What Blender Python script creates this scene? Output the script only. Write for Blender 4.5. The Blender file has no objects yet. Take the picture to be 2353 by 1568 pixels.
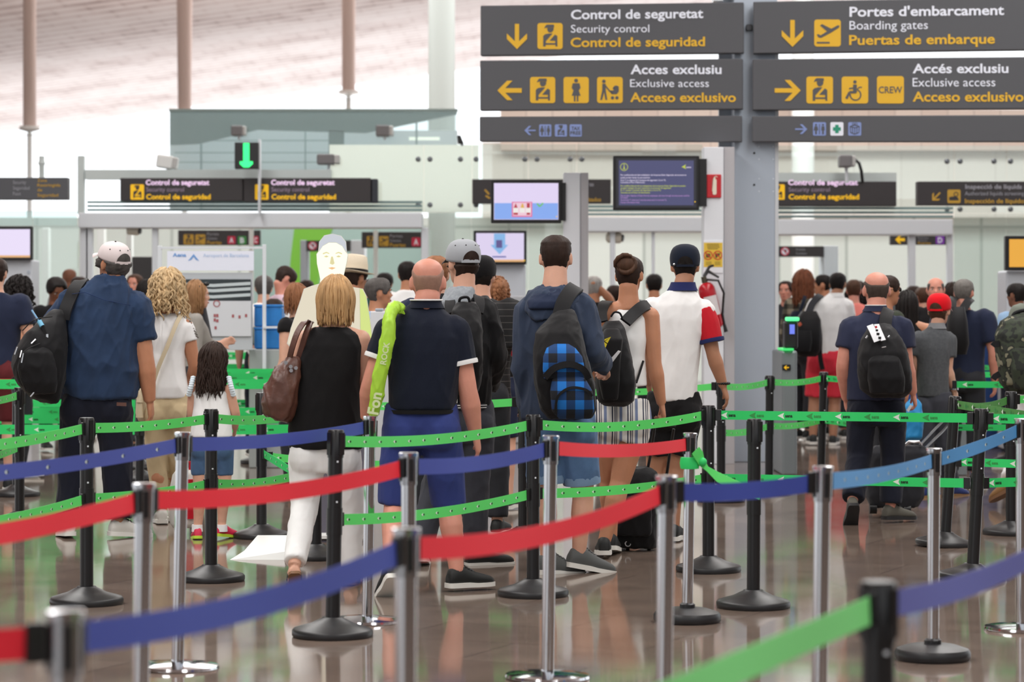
import bpy, math, random
from mathutils import Vector, Matrix, noise
R = math.radians
V = Vector
random.seed(7)

# ---------------------------------------------------------------- camera
F, CX, HY, CZ = 6200.0, 1176.5, 703.0, 1.48      # focal length (px), principal column, horizon row, eye height (m)
scene = bpy.context.scene
C = scene.collection
cam_data = bpy.data.cameras.new('camera')
cam = bpy.data.objects.new('camera', cam_data)
C.objects.link(cam)
cam.location = (0, 0, CZ)
cam.rotation_euler = (R(90), 0, 0)
cam_data.sensor_width = 36.0
cam_data.lens = F / 2353.0 * 36.0
cam_data.shift_y = -(784.0 - HY) / 2353.0
cam_data.clip_end = 500
cam_data.dof.use_dof = True
cam_data.dof.focus_distance = 15.4
cam_data.dof.aperture_fstop = 3.5
scene.camera = cam

# ---------------------------------------------------------------- exposure, sky, lights
vs = scene.view_settings
vs.view_transform = 'Standard'
vs.look = 'None'
vs.gamma = 1.0
vs.exposure = -0.12
world = bpy.data.worlds.new('daylight')
scene.world = world
world.use_nodes = True
wn = world.node_tree.nodes
wl = world.node_tree.links
bg = wn['Background']
wtc = wn.new('ShaderNodeTexCoord')
wsep = wn.new('ShaderNodeSeparateXYZ')
wl.new(wtc.outputs['Generated'], wsep.inputs[0])
wr = wn.new('ShaderNodeMapRange')            # the glazed airside front (+Y) is brighter than the landside behind the camera
wr.inputs['From Min'].default_value = -0.3
wr.inputs['From Max'].default_value = 0.7
wr.inputs['To Min'].default_value = 1.15
wr.inputs['To Max'].default_value = 2.0
wl.new(wsep.outputs['Y'], wr.inputs['Value'])
wl.new(wr.outputs['Result'], bg.inputs['Strength'])
bg.inputs['Color'].default_value = (0.93, 0.97, 1.0, 1)

def area_light(name, loc, sx, sy, power, rot=(0, 0, 0), col=(1, 1, 1)):
    l = bpy.data.lights.new(name, 'AREA')
    l.shape = 'RECTANGLE'; l.size = sx; l.size_y = sy; l.energy = power; l.color = col
    o = bpy.data.objects.new(name, l); C.objects.link(o)
    o.location = loc; o.rotation_euler = rot
    return o
# rooflights of the hall: long strips high above the queue
area_light('rooflight', (-5.5, 14, 9.0), 3.0, 30, 2300, (0, 0, 0), (1, 0.985, 0.96))
area_light('rooflight', (5.0, 14, 9.0), 3.0, 30, 1900, (0, 0, 0), (1, 0.985, 0.96))
# fill light added out of view to brighten the airside hall and its wall
area_light('airside_fill', (0, 43, 8.2), 30, 9, 4700, (R(-12), 0, 0), (0.98, 1.0, 0.985))

# upward fill light added out of view to brighten the slatted roof
area_light('roof_fill', (-10, 33, 6.4), 40, 3, 500, (R(165), 0, 0), (1, 0.97, 0.94))
# fill light added behind the far walls to brighten the roof's far end
area_light('far_roof_fill', (0.5, 57.5, 4.2), 14, 1.0, 1300, (R(168), 0, 0), (1, 0.97, 0.95))

# ---------------------------------------------------------------- pixel helpers (a pixel and a distance or height give a point of the hall)
def W(px, py, D):
    return V(((px - CX) / F * D, D, CZ - (py - HY) / F * D))
def Zp(px, py, z):
    return W(px, py, (CZ - z) * F / (py - HY))
def ground(py):
    return CZ * F / (py - HY)

def lin(c):
    c = c / 255.0
    return c / 12.92 if c <= 0.04045 else ((c + 0.055) / 1.055) ** 2.4
def rgb(r, g, b):
    return (lin(r), lin(g), lin(b), 1.0)

# ---------------------------------------------------------------- materials
MATS = {}
def nodes_of(m):
    return m.node_tree.nodes, m.node_tree.links
def mat(name, col, rough=0.6, metal=0.0, bump=0.0, bscale=60.0, var=0.0, vscale=8.0, emit=0.0, spec=0.5, sheen=0.0, stretch=(1, 1, 1)):
    if name in MATS: return MATS[name]
    m = bpy.data.materials.new(name); m.use_nodes = True
    n, l = nodes_of(m)
    b = n['Principled BSDF']
    b.inputs['Base Color'].default_value = col
    b.inputs['Roughness'].default_value = rough
    b.inputs['Metallic'].default_value = metal
    b.inputs['Specular IOR Level'].default_value = spec
    if sheen: b.inputs['Sheen Weight'].default_value = sheen
    if emit:
        b.inputs['Emission Color'].default_value = col
        b.inputs['Emission Strength'].default_value = emit
    if bump or var:
        tc = n.new('ShaderNodeTexCoord'); mp = n.new('ShaderNodeMapping')
        mp.inputs['Scale'].default_value = stretch
        l.new(tc.outputs['Object'], mp.inputs[0])
    if var:
        t = n.new('ShaderNodeTexNoise'); t.inputs['Scale'].default_value = vscale; t.inputs['Detail'].default_value = 4
        l.new(mp.outputs[0], t.inputs['Vector'])
        r = n.new('ShaderNodeMapRange')
        r.inputs['From Min'].default_value = 0.3; r.inputs['From Max'].default_value = 0.7
        r.inputs['To Min'].default_value = 1 - var; r.inputs['To Max'].default_value = 1 + var
        l.new(t.outputs[0], r.inputs['Value'])
        mx = n.new('ShaderNodeVectorMath'); mx.operation = 'SCALE'
        mx.inputs[0].default_value = col[:3]
        l.new(r.outputs[0], mx.inputs['Scale'])
        l.new(mx.outputs[0], b.inputs['Base Color'])
    if bump:
        t2 = n.new('ShaderNodeTexNoise'); t2.inputs['Scale'].default_value = bscale; t2.inputs['Detail'].default_value = 3
        l.new(mp.outputs[0], t2.inputs['Vector'])
        bp = n.new('ShaderNodeBump'); bp.inputs['Strength'].default_value = bump; bp.inputs['Distance'].default_value = 0.01
        l.new(t2.outputs[0], bp.inputs['Height'])
        l.new(bp.outputs[0], b.inputs['Normal'])
    MATS[name] = m
    return m
def ramp(n, stops, interp='CONSTANT'):
    r = n.new('ShaderNodeValToRGB'); r.color_ramp.interpolation = interp
    e = r.color_ramp.elements
    e[0].position, e[0].color = stops[0]
    e[1].position, e[1].color = stops[1]
    for p, c in stops[2:]:
        x = e.new(p); x.color = c
    return r
def glass_mat(name, tint, refl=0.12, clear=0.9, rough=0.02):
    if name in MATS: return MATS[name]
    m = bpy.data.materials.new(name); m.use_nodes = True
    n, l = nodes_of(m); n.remove(n['Principled BSDF'])
    out = n['Material Output']
    tr = n.new('ShaderNodeBsdfTransparent'); tr.inputs[0].default_value = tint
    gl = n.new('ShaderNodeBsdfGlossy'); gl.inputs['Roughness'].default_value = rough; gl.inputs[0].default_value = (0.9, 0.97, 0.95, 1)
    df = n.new('ShaderNodeBsdfDiffuse'); df.inputs[0].default_value = (0.75, 0.85, 0.82, 1)
    fr = n.new('ShaderNodeFresnel'); fr.inputs[0].default_value = 1.45
    ad = n.new('ShaderNodeMath'); ad.operation = 'ADD'; ad.inputs[1].default_value = refl; ad.use_clamp = True
    l.new(fr.outputs[0], ad.inputs[0])
    m1 = n.new('ShaderNodeMixShader'); m1.inputs[0].default_value = clear
    l.new(df.outputs[0], m1.inputs[1]); l.new(tr.outputs[0], m1.inputs[2])
    m2 = n.new('ShaderNodeMixShader')
    l.new(ad.outputs[0], m2.inputs[0]); l.new(m1.outputs[0], m2.inputs[1]); l.new(gl.outputs[0], m2.inputs[2])
    l.new(m2.outputs[0], out.inputs[0])
    MATS[name] = m
    return m

# ---------------------------------------------------------------- mesh builder
class MB:
    def __init__(s):
        s.v = []; s.f = []; s.m = []
    def add(s, verts, faces, mi=0):
        o = len(s.v)
        s.v.extend([V(p) for p in verts])
        s.f.extend([tuple(i + o for i in fc) for fc in faces])
        s.m.extend([mi] * len(faces))
        return s
    def box(s, lo, hi, mi=0, M=None):
        (x0, y0, z0), (x1, y1, z1) = lo, hi
        vs_ = [V(p) for p in ((x0,y0,z0),(x1,y0,z0),(x1,y1,z0),(x0,y1,z0),(x0,y0,z1),(x1,y0,z1),(x1,y1,z1),(x0,y1,z1))]
        if M: vs_ = [M @ p for p in vs_]
        return s.add(vs_, [(3,2,1,0),(4,5,6,7),(0,1,5,4),(1,2,6,5),(2,3,7,6),(3,0,4,7)], mi)
    def rings(s, rings, mi=0, caps=True):
        n = len(rings[0]); vs_ = [p for r in rings for p in r]; fs = []
        for i in range(len(rings) - 1):
            for j in range(n):
                k = (j + 1) % n
                fs.append((i*n+j, i*n+k, (i+1)*n+k, (i+1)*n+j))
        if caps:
            fs.append(tuple(reversed(range(n)))); fs.append(tuple((len(rings)-1)*n + j for j in range(n)))
        return s.add(vs_, fs, mi)
    def tube(s, pts, rad, n=12, mi=0, flat=None, ref=None, caps=True):
        """rings along pts; rad a number or list; flat: (ratio along ref axis) for oval sections"""
        pts = [V(p) for p in pts]; N = len(pts)
        if not isinstance(rad, (list, tuple)): rad = [rad] * N
        out = []; prev = None
        for i, p in enumerate(pts):
            t = (pts[min(i+1, N-1)] - pts[max(i-1, 0)])
            t = t.normalized() if t.length > 1e-9 else V((0,0,1))
            if ref is not None: a = V(ref)
            elif prev is not None: a = prev
            else: a = V((1,0,0)) if abs(t.x) < 0.9 else V((0,1,0))
            a = a - t * a.dot(t)
            if a.length < 1e-6:
                a = V((0,1,0)) - t * t.y
            a.normalize(); b = t.cross(a); prev = a
            r = rad[i]; ra, rb = (r, r) if not isinstance(r, (tuple, list)) else r
            out.append([p + a * (ra * math.cos(2*math.pi*j/n)) + b * (rb * math.sin(2*math.pi*j/n)) for j in range(n)])
        return s.rings(out, mi, caps)
    def ribbon(s, pts, w, th, nrm, mi=0):
        """flat strap: centre line pts, width w (number/list), thickness th, nrm = outward normal (one or list)"""
        pts = [V(p) for p in pts]; N = len(pts)
        if not isinstance(w, (list, tuple)): w = [w] * N
        out = []
        for i, p in enumerate(pts):
            t = (pts[min(i+1,N-1)] - pts[max(i-1,0)]).normalized()
            nn = V(nrm[i]) if isinstance(nrm, list) else V(nrm)
            nn = (nn - t * nn.dot(t)).normalized(); sd = t.cross(nn)
            h = w[i] / 2
            out.append([p - sd*h, p + sd*h, p + sd*h*0.96 + nn*th, p - sd*h*0.96 + nn*th])
        return s.rings(out, mi)
    def lathe(s, prof, c=(0,0,0), n=32, mi=0):
        c = V(c)
        return s.rings([[c + V((r*math.cos(2*math.pi*j/n), r*math.sin(2*math.pi*j/n), z)) for j in range(n)] for r, z in prof], mi)
    def ball(s, c, r, n=12, mi=0, M=None):
        c = V(c); r = r if isinstance(r, (tuple, list)) else (r, r, r); rr = []
        for i in range(n//2 + 1):
            th = math.pi * (0.02 + 0.96 * i / (n//2)); rr.append([])
            for j in range(n):
                ph = 2*math.pi*j/n
                d = V((r[0]*math.sin(th)*math.cos(ph), r[1]*math.sin(th)*math.sin(ph), -r[2]*math.cos(th)))
                rr[-1].append(c + (M @ d if M else d))
        return s.rings(rr, mi)
    def prism(s, poly, d, mi=0):
        """poly: list of 3D points (planar), extruded by vector d"""
        n = len(poly); d = V(d)
        a = [V(p) for p in poly]; b = [p + d for p in a]
        return s.add(a + b, [tuple(range(n)), tuple(reversed(range(n, 2*n)))] + [(j, n+j, n+(j+1)%n, (j+1)%n) for j in range(n)], mi)
    def mesh(s, name, mats):
        me = bpy.data.meshes.new(name)
        me.from_pydata([tuple(p) for p in s.v], [], s.f)
        for m in (mats if isinstance(mats, (list, tuple)) else [mats]): me.materials.append(m)
        me.polygons.foreach_set('material_index', s.m)
        me.update()
        return me
    def build(s, name, mats, parent=None, smooth=40, bevel=0.0, world=True, label=None, fix=True):
        if parent is not None and world:
            off = root_loc(parent)
            s.v = [p - off for p in s.v]
        me = s.mesh(name, mats)
        if fix: fix_normals(me)
        return put(name, me, parent, smooth, bevel, label)
import bmesh
def fix_normals(me):
    bm = bmesh.new(); bm.from_mesh(me)
    bmesh.ops.recalc_face_normals(bm, faces=bm.faces)
    bm.to_mesh(me); bm.free()
def root_loc(o):
    p = V(o.location)
    while o.parent:
        o = o.parent; p += V(o.location)
    return p
def put(name, me, parent=None, smooth=40, bevel=0.0, label=None):
    if smooth:
        me.polygons.foreach_set('use_smooth', [True] * len(me.polygons))
        if smooth < 170: me.set_sharp_from_angle(angle=R(smooth))
    o = bpy.data.objects.new(name, me); C.objects.link(o)
    if parent is not None: o.parent = parent
    if bevel:
        b = o.modifiers.new('bevel', 'BEVEL'); b.width = bevel; b.segments = 2; b.limit_method = 'ANGLE'
    if label: o['label'] = label
    return o
def thing(name, label, cat, loc=(0,0,0), group=None):
    o = bpy.data.objects.new(name, None); C.objects.link(o)
    o.location = loc; o.empty_display_size = 0.1
    o['label'] = label; o['category'] = cat
    if group: o['group'] = group
    return o
def tag(o, label=None, cat=None, group=None, kind=None):
    if label: o['label'] = label
    if cat: o['category'] = cat
    if group: o['group'] = group
    if kind: o['kind'] = kind
    return o
def copy_tree(o, parent=None):
    c = o.copy(); C.objects.link(c)
    if parent is not None: c.parent = parent
    for ch in list(o.children): copy_tree(ch, c)
    return c
def center_at(o, loc):
    """move a one-mesh top-level object's origin to loc without moving the mesh"""
    loc = V(loc); o.data.transform(Matrix.Translation(-loc)); o.location = loc
    return o

# ---------------------------------------------------------------- flat graphics on a plane addressed in picture pixels
def plane_map(px, py, D, yaw=0.0):
    """returns f(px, py, off): the point of the upright plane through W(px,py,D), turned by yaw, raised by off towards the viewer"""
    p0 = W(px, py, D); nrm = V((math.sin(yaw), -math.cos(yaw), 0))
    cp = V((0, 0, CZ))
    def f(x, y, off=0.0):
        d = W(x, y, 1.0) - cp
        t = (p0 - cp).dot(nrm) / d.dot(nrm)
        return cp + d * t + nrm * off
    f.n = nrm
    return f
def g_poly(mb, f, pts, off, mi=0):
    mb.add([f(x, y, off) for x, y in pts], [tuple(reversed(range(len(pts))))], mi)
def rr_pts(x0, y0, x1, y1, r, k=5):
    out = []
    for cx, cy, a0 in ((x1-r, y0+r, -90), (x1-r, y1-r, 0), (x0+r, y1-r, 90), (x0+r, y0+r, 180)):
        for i in range(k + 1):
            a = R(a0 + 90*i/k); out.append((cx + r*math.cos(a), cy + r*math.sin(a)))
    return out
def g_rr(mb, f, x0, y0, x1, y1, r, off, mi=0): g_poly(mb, f, rr_pts(x0, y0, x1, y1, r), off, mi)
def g_rect(mb, f, x0, y0, x1, y1, off, mi=0): g_poly(mb, f, [(x0,y0),(x1,y0),(x1,y1),(x0,y1)], off, mi)
def g_disc(mb, f, x, y, r, off, mi=0, n=20, ry=None):
    g_poly(mb, f, [(x + r*math.cos(2*math.pi*i/n), y + (ry or r)*math.sin(2*math.pi*i/n)) for i in range(n)], off, mi)
def g_ring(mb, f, x, y, r, w, off, mi=0, n=24, a0=0, a1=360):
    pts_o = []; pts_i = []
    for i in range(n + 1):
        a = R(a0 + (a1-a0)*i/n)
        pts_o.append(f(x + r*math.cos(a), y + r*math.sin(a), off)); pts_i.append(f(x + (r-w)*math.cos(a), y + (r-w)*math.sin(a), off))
    mb.add(pts_o + pts_i, [(i+1, i, n+1+i, n+2+i) for i in range(n)], mi)
def g_line(mb, f, pts, w, off, mi=0):
    for (xa, ya), (xb, yb) in zip(pts[:-1], pts[1:]):
        L = math.hypot(xb-xa, yb-ya); nx, ny = -(yb-ya)/L*w/2, (xb-xa)/L*w/2
        g_poly(mb, f, [(xa+nx, ya+ny), (xa-nx, ya-ny), (xb-nx, yb-ny), (xb+nx, yb+ny)], off, mi)
_txt = {}
def text_geo(s, bold=0.0):
    key = (s, bold)
    if key in _txt: return _txt[key]
    cu = bpy.data.curves.new('t', 'FONT'); cu.body = s; cu.size = 1.0; cu.offset = bold; cu.resolution_u = 3; cu.fill_mode = 'FRONT'
    ob = bpy.data.objects.new('t', cu); C.objects.link(ob)
    dg = bpy.context.evaluated_depsgraph_get()
    me = bpy.data.meshes.new_from_object(ob.evaluated_get(dg))
    vv = [(v.co.x, v.co.y) for v in me.vertices]; ff = [tuple(p.vertices) for p in me.polygons]
    bpy.data.objects.remove(ob); bpy.data.curves.remove(cu); bpy.data.meshes.remove(me)
    _txt[key] = (vv, ff)
    return _txt[key]
def g_text(mb, f, s, x0, x1, ybase, cap, off, mi=0, bold=0.0, slope=0.0):
    """text from column x0 to x1 with its baseline on row ybase and capitals cap px high"""
    vv, ff = text_geo(s, bold)
    if not vv: return
    a = min(p[0] for p in vv); b = max(p[0] for p in vv)
    sx = (x1 - x0) / (b - a); sy = cap / 0.70
    mb.add([f(x0 + (p[0]-a)*sx, ybase - p[1]*sy + slope*(p[0]-a)*sx, off) for p in vv], ff, mi)
def pxbox(px0, py0, px1, py1, D, th, mb=None, mi=0):
    """box whose front face fills a picture rectangle at distance D, th metres deep"""
    mb = mb or MB()
    a = W(px0, py1, D); b = W(px1, py0, D)
    return mb.box((a.x, D, a.z), (b.x, D + th, b.z), mi)
# ================================================================ SETTING
def floor_mat():
    m = bpy.data.materials.new('polished_stone'); m.use_nodes = True
    n, l = nodes_of(m); b = n['Principled BSDF']
    tc = n.new('ShaderNodeTexCoord'); mp = n.new('ShaderNodeMapping'); mp.inputs['Rotation'].default_value = (0, 0, R(24))
    l.new(tc.outputs['Object'], mp.inputs[0])
    br = n.new('ShaderNodeTexBrick'); br.offset = 0.5; br.inputs['Scale'].default_value = 1.0
    br.inputs['Color1'].default_value = rgb(122, 106, 96); br.inputs['Color2'].default_value = rgb(131, 116, 106); br.inputs['Mortar'].default_value = rgb(92, 80, 74)
    br.inputs['Mortar Size'].default_value = 0.004; br.inputs['Brick Width'].default_value = 1.2; br.inputs['Row Height'].default_value = 0.6
    l.new(mp.outputs[0], br.inputs['Vector'])
    ns = n.new('ShaderNodeTexNoise'); ns.inputs['Scale'].default_value = 2.2; ns.inputs['Detail'].default_value = 6
    l.new(mp.outputs[0], ns.inputs['Vector'])
    rp = ramp(n, [(0.3, (0.8, 0.8, 0.8, 1)), (0.7, (1.12, 1.1, 1.08, 1))], 'LINEAR'); l.new(ns.outputs[0], rp.inputs[0])
    mx = n.new('ShaderNodeMixRGB'); mx.blend_type = 'MULTIPLY'; mx.inputs[0].default_value = 1
    l.new(br.outputs['Color'], mx.inputs[1]); l.new(rp.outputs[0], mx.inputs[2]); l.new(mx.outputs[0], b.inputs['Base Color'])
    rr = n.new('ShaderNodeMapRange'); rr.inputs['To Min'].default_value = 0.055; rr.inputs['To Max'].default_value = 0.11
    l.new(ns.outputs[0], rr.inputs['Value']); l.new(rr.outputs[0], b.inputs['Roughness'])
    b.inputs['Specular IOR Level'].default_value = 0.5
    return m
mb = MB(); mb.add([(-40, -12, 0), (40, -12, 0), (40, 75, 0), (-40, 75, 0)], [(0, 1, 2, 3)])
tag(mb.build('floor', floor_mat(), smooth=0), 'polished brown stone floor with thin joints', 'floor', kind='structure')

# unseen walls added behind and right of the camera to darken chrome reflections
reflect_wall = mat('reflect_wall', rgb(118, 108, 102), .7)
mb = MB(); mb.box((-5, -12.3, 0), (40, -12, 4.2)); mb.box((-40, -12.3, 0), (-27, -12, 4.2)); tag(mb.build('reflect_wall_rear', reflect_wall, smooth=0), 'unseen brownish wall added behind the camera for chrome reflections', 'wall', kind='structure')  # gap between the boxes leaves a bright strip in the chrome
mb = MB(); mb.box((24, -12, 0), (24.3, 30, 6)); tag(mb.build('reflect_wall_right', reflect_wall, smooth=0), 'unseen brownish wall added on the right for chrome reflections', 'wall', kind='structure')
def ceiling_mat(name, c1, c2, cm):
    m = bpy.data.materials.new(name); m.use_nodes = True
    n, l = nodes_of(m); b = n['Principled BSDF']; b.inputs['Roughness'].default_value = 0.8
    tc = n.new('ShaderNodeTexCoord')
    mp = n.new('ShaderNodeMapping'); mp.inputs['Scale'].default_value = (1.1, 0.55, 1); l.new(tc.outputs['Object'], mp.inputs[0])
    ns = n.new('ShaderNodeTexNoise'); ns.inputs['Scale'].default_value = 1.0; ns.inputs['Detail'].default_value = 3; l.new(mp.outputs[0], ns.inputs['Vector'])
    wv = n.new('ShaderNodeTexWave'); wv.bands_direction = 'Y'; wv.inputs['Scale'].default_value = 0.33; wv.inputs['Distortion'].default_value = 0.8; wv.inputs['Detail Scale'].default_value = 1.2
    l.new(tc.outputs['Object'], wv.inputs['Vector'])
    br = n.new('ShaderNodeTexBrick'); br.offset = 0.5; br.inputs['Scale'].default_value = 1.0
    br.inputs['Color1'].default_value = (1, 1, 1, 1); br.inputs['Color2'].default_value = (.93, .93, .93, 1); br.inputs['Mortar'].default_value = (.72, .72, .72, 1)
    br.inputs['Mortar Size'].default_value = 0.10; br.inputs['Mortar Smooth'].default_value = 1.0; br.inputs['Brick Width'].default_value = 0.8; br.inputs['Row Height'].default_value = 1.5
    l.new(tc.outputs['Object'], br.inputs['Vector'])
    w2 = n.new('ShaderNodeTexWave'); w2.bands_direction = 'Y'; w2.inputs['Scale'].default_value = 0.045; w2.inputs['Distortion'].default_value = 1.0
    l.new(tc.outputs['Object'], w2.inputs['Vector'])
    def add(a_, b_, k_):
        q = n.new('ShaderNodeMath'); q.operation = 'MULTIPLY_ADD'; q.inputs[1].default_value = k_; l.new(a_, q.inputs[0])
        if b_ is None: q.inputs[2].default_value = 0
        else: l.new(b_, q.inputs[2])
        return q.outputs[0]
    v = add(ns.outputs[0], None, .45); v = add(wv.outputs[0], v, .25); v = add(br.outputs['Color'], v, .30); v = add(w2.outputs[0], v, .14)
    rp = ramp(n, [(0.44, cm), (0.60, c2)], 'LINEAR'); e = rp.color_ramp.elements.new(0.80); e.color = c1
    l.new(v, rp.inputs[0]); l.new(rp.outputs[0], b.inputs['Base Color'])
    return m
# the slatted roof: rises to the right and dips gently towards the airside front
mb = MB()
nx, ny = 24, 30
def roof_z(x, y): return 9.95 + 0.135 * x + 0.15 * math.sin(y * 0.16)
gx = [-45 + 90 * i / nx for i in range(nx + 1)]; gy = [-12 + 107 * j / ny for j in range(ny + 1)]
mb.add([(x, y, roof_z(x, y)) for y in gy for x in gx], [(j*(nx+1)+i, (j+1)*(nx+1)+i, (j+1)*(nx+1)+i+1, j*(nx+1)+i+1) for j in range(ny) for i in range(nx)])
o = mb.build('ceiling', ceiling_mat('slatted_roof', rgb(244, 228, 222), rgb(226, 204, 197), rgb(178, 150, 143)), smooth=180, fix=False)
tag(o, 'pinkish white slatted roof of the hall', 'ceiling', kind='structure')

white_paint = mat('white_paint', rgb(236, 238, 236), 0.5)
pale_metal = mat('pale_metal', rgb(222, 228, 234), 0.45, 0.0)
grey_steel = mat('grey_steel', rgb(174, 184, 197), 0.42, 0.15)
roof_clad = mat('roof_clad', rgb(216, 196, 188), 0.8)
glass = glass_mat('pale_glass', (0.94, 0.98, 0.97, 1), 0.05, 0.94)
glass2 = glass_mat('green_glass', (0.82, 0.90, 0.89, 1), 0.08, 0.90)
dark_grey = mat('sign_grey', rgb(82, 83, 88), 0.5)
sign_dark = mat('sign_black', rgb(52, 48, 50), 0.5)
black_plastic = mat('black_plastic', rgb(22, 22, 24), 0.4)
sign_white = mat('sign_white', rgb(232, 236, 248), 0.6, emit=0.05)
sign_yellow = mat('sign_yellow', rgb(226, 178, 44), 0.6, emit=0.04)
lit_yellow = mat('lit_yellow', rgb(250, 196, 20), 0.6, emit=0.3)
lit_lilac = mat('lit_lilac', rgb(236, 208, 240), 0.6, emit=0.5)
dim_lilac = mat('dim_lilac', rgb(158, 140, 162), 0.6, emit=0.15)
dim_yellow = mat('dim_yellow', rgb(186, 146, 50), 0.6, emit=0.1)
dim_white = mat('dim_white', rgb(150, 150, 158), 0.6, emit=0.1)
sign_blue = mat('sign_blue', rgb(128, 146, 198), 0.6, emit=0.06)
letter_red = mat('letter_red', rgb(190, 40, 70), 0.6, emit=0.1)
letter_green = mat('letter_green', rgb(60, 140, 70), 0.6, emit=0.1)
letter_violet = mat('letter_violet', rgb(118, 50, 160), 0.6, emit=0.2)
letter_blue = mat('letter_blue', rgb(50, 100, 210), 0.6, emit=0.3)
cross_green = mat('cross_green', rgb(40, 150, 120), 0.6)
sky_white = mat('screen_white', rgb(255, 255, 255), 0.5, emit=1.0)

# roof supports standing far back in the hall: slim pole, flared capital, tapering shaft up to the roof
def roof_support(px, pcap, ptop_w, D, label):
    base = W(px, HY, D); base.z = 0
    t = thing('roof_support', label, 'column', base, 'roof supports at the back of the hall')
    zc = CZ - (pcap - HY) / F * D; zt = roof_z(base.x, D)
    s = D / F
    MB().lathe([(0.0, 0), (6*s, 0), (6*s, zc - 10*s), (9*s, zc - 8*s), (5*s, zc-6*s), (5*s, zc), (0, zc)], n=16).build('pole', white_paint, t, world=False)
    MB().lathe([(0, zc - 0.02), (6*s, zc - 0.01), (25*s, zc + 4*s), (22*s, zc + 12*s), (0, zc + 12*s)], n=20).build('capital', white_paint, t, world=False)
    MB().lathe([(0, zc + 6*s), (15*s, zc + 8*s), (ptop_w*s*0.8, zt - 0.6), (ptop_w*s, zt), (0, zt)], n=20).build('shaft', roof_clad, t, world=False)
roof_support(68, 302, 19, 55, 'slim roof support at far left with small capital')
roof_support(424, 265, 24, 55, 'tapering roof support above the left end of the green glass box')
roof_support(801, 220, 20, 55, 'slim roof support with small capital beside the white column')
b = W(1015, HY, 46); b.z = 0
t = thing('round_column', 'tall round white column behind the green glass box', 'column', b)
zt = roof_z(b.x, 46)
MB().lathe([(0, 0), (0.235, 0), (0.225, zt + 0.05), (0, zt + 0.05)], n=32).build('shaft', mat('column_grey', rgb(158, 161, 157), .5), t, world=False)
MB().lathe([(0.2, 0), (0.30, 0), (0.30, 0.12), (0.235, 0.16), (0.2, 0.16)], n=32).build('collar', pale_metal, t, world=False)
for px, D, lab in ((1845, 48, 'round white column behind the right-hand security portal'),):
    b = W(px, HY, D); b.z = 0
    t = thing('round_column', lab, 'column', b)
    zt = roof_z(b.x, D)
    MB().lathe([(0, 0), (0.20, 0), (0.195, zt + 0.03), (0, zt + 0.03)], n=32).build('shaft', white_paint, t, world=False)
    MB().lathe([(0.18, 0), (0.26, 0), (0.26, 0.12), (0.2, 0.16), (0.18, 0.16)], n=32).build('collar', pale_metal, t, world=False)

# far walls of the airside hall
def wall_panels_mat(name, c1, c2, cm, w, h, ms=0.01):
    m = bpy.data.materials.new(name); m.use_nodes = True
    n, l = nodes_of(m); b = n['Principled BSDF']; b.inputs['Roughness'].default_value = 0.35
    tc = n.new('ShaderNodeTexCoord'); mp = n.new('ShaderNodeMapping'); mp.inputs['Rotation'].default_value = (R(90), 0, 0)
    l.new(tc.outputs['Object'], mp.inputs[0])
    br = n.new('ShaderNodeTexBrick'); br.offset = 0.0; br.inputs['Scale'].default_value = 1.0
    br.inputs['Color1'].default_value = c1; br.inputs['Color2'].default_value = c2; br.inputs['Mortar'].default_value = cm
    br.inputs['Mortar Size'].default_value = ms; br.inputs['Brick Width'].default_value = w; br.inputs['Row Height'].default_value = h
    l.new(mp.outputs[0], br.inputs['Vector']); l.new(br.outputs['Color'], b.inputs['Base Color'])
    return m
pale_panels = wall_panels_mat('pale_green_panels', rgb(222, 228, 222), rgb(208, 215, 209), rgb(178, 186, 180), 1.3, 3.0, 0.03)
beige_panels = wall_panels_mat('beige_panels', rgb(226, 208, 196), rgb(216, 196, 184), rgb(196, 178, 168), 0.5, 0.6, 0.012)
def wall_box(name, px0, py0, px1, py1, D, th, m, label):
    o = pxbox(px0, py0, px1, py1, D, th).build(name, m, smooth=0)
    c = W((px0+px1)/2, py1, D); center_at(o, c)
    return tag(o, label, 'wall', kind='structure')
gy_ = HY + CZ * F / 52
wall_box('wall_back', -260, 500, 2600, HY + CZ*F/52.0, 52, 0.2, pale_panels, 'pale green panelled wall beyond the security portals')
wall_box('wall_back_upper', 1108, 327, 2600, 500, 51.5, 0.2, wall_panels_mat('cream_panels', rgb(240, 234, 226), rgb(234, 228, 220), rgb(216, 208, 200), 0.9, 1.2, 0.01), 'cream wall above the pale green wall')
wall_box('wall_beige', 1150, 252, 2600, 346, 51.2, 0.25, beige_panels, 'beige tiled wall behind the hanging signs')
milky = bpy.data.materials.new('milky_glass'); milky.use_nodes = True
_n, _l = nodes_of(milky); _b = _n['Principled BSDF']; _b.inputs['Base Color'].default_value = rgb(244, 244, 238); _b.inputs['Roughness'].default_value = .3
_t = _n.new('ShaderNodeBsdfTranslucent'); _t.inputs[0].default_value = rgb(250, 250, 244)
_m = _n.new('ShaderNodeMixShader'); _m.inputs[0].default_value = .5
_l.new(_b.outputs[0], _m.inputs[1]); _l.new(_t.outputs[0], _m.inputs[2]); _l.new(_m.outputs[0], _n['Material Output'].inputs[0])
wall_box('wall_cream', 757, 333, 1100, 488, 36.0, 0.1, milky, 'cream panel wall above the right end of the left portal')
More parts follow.
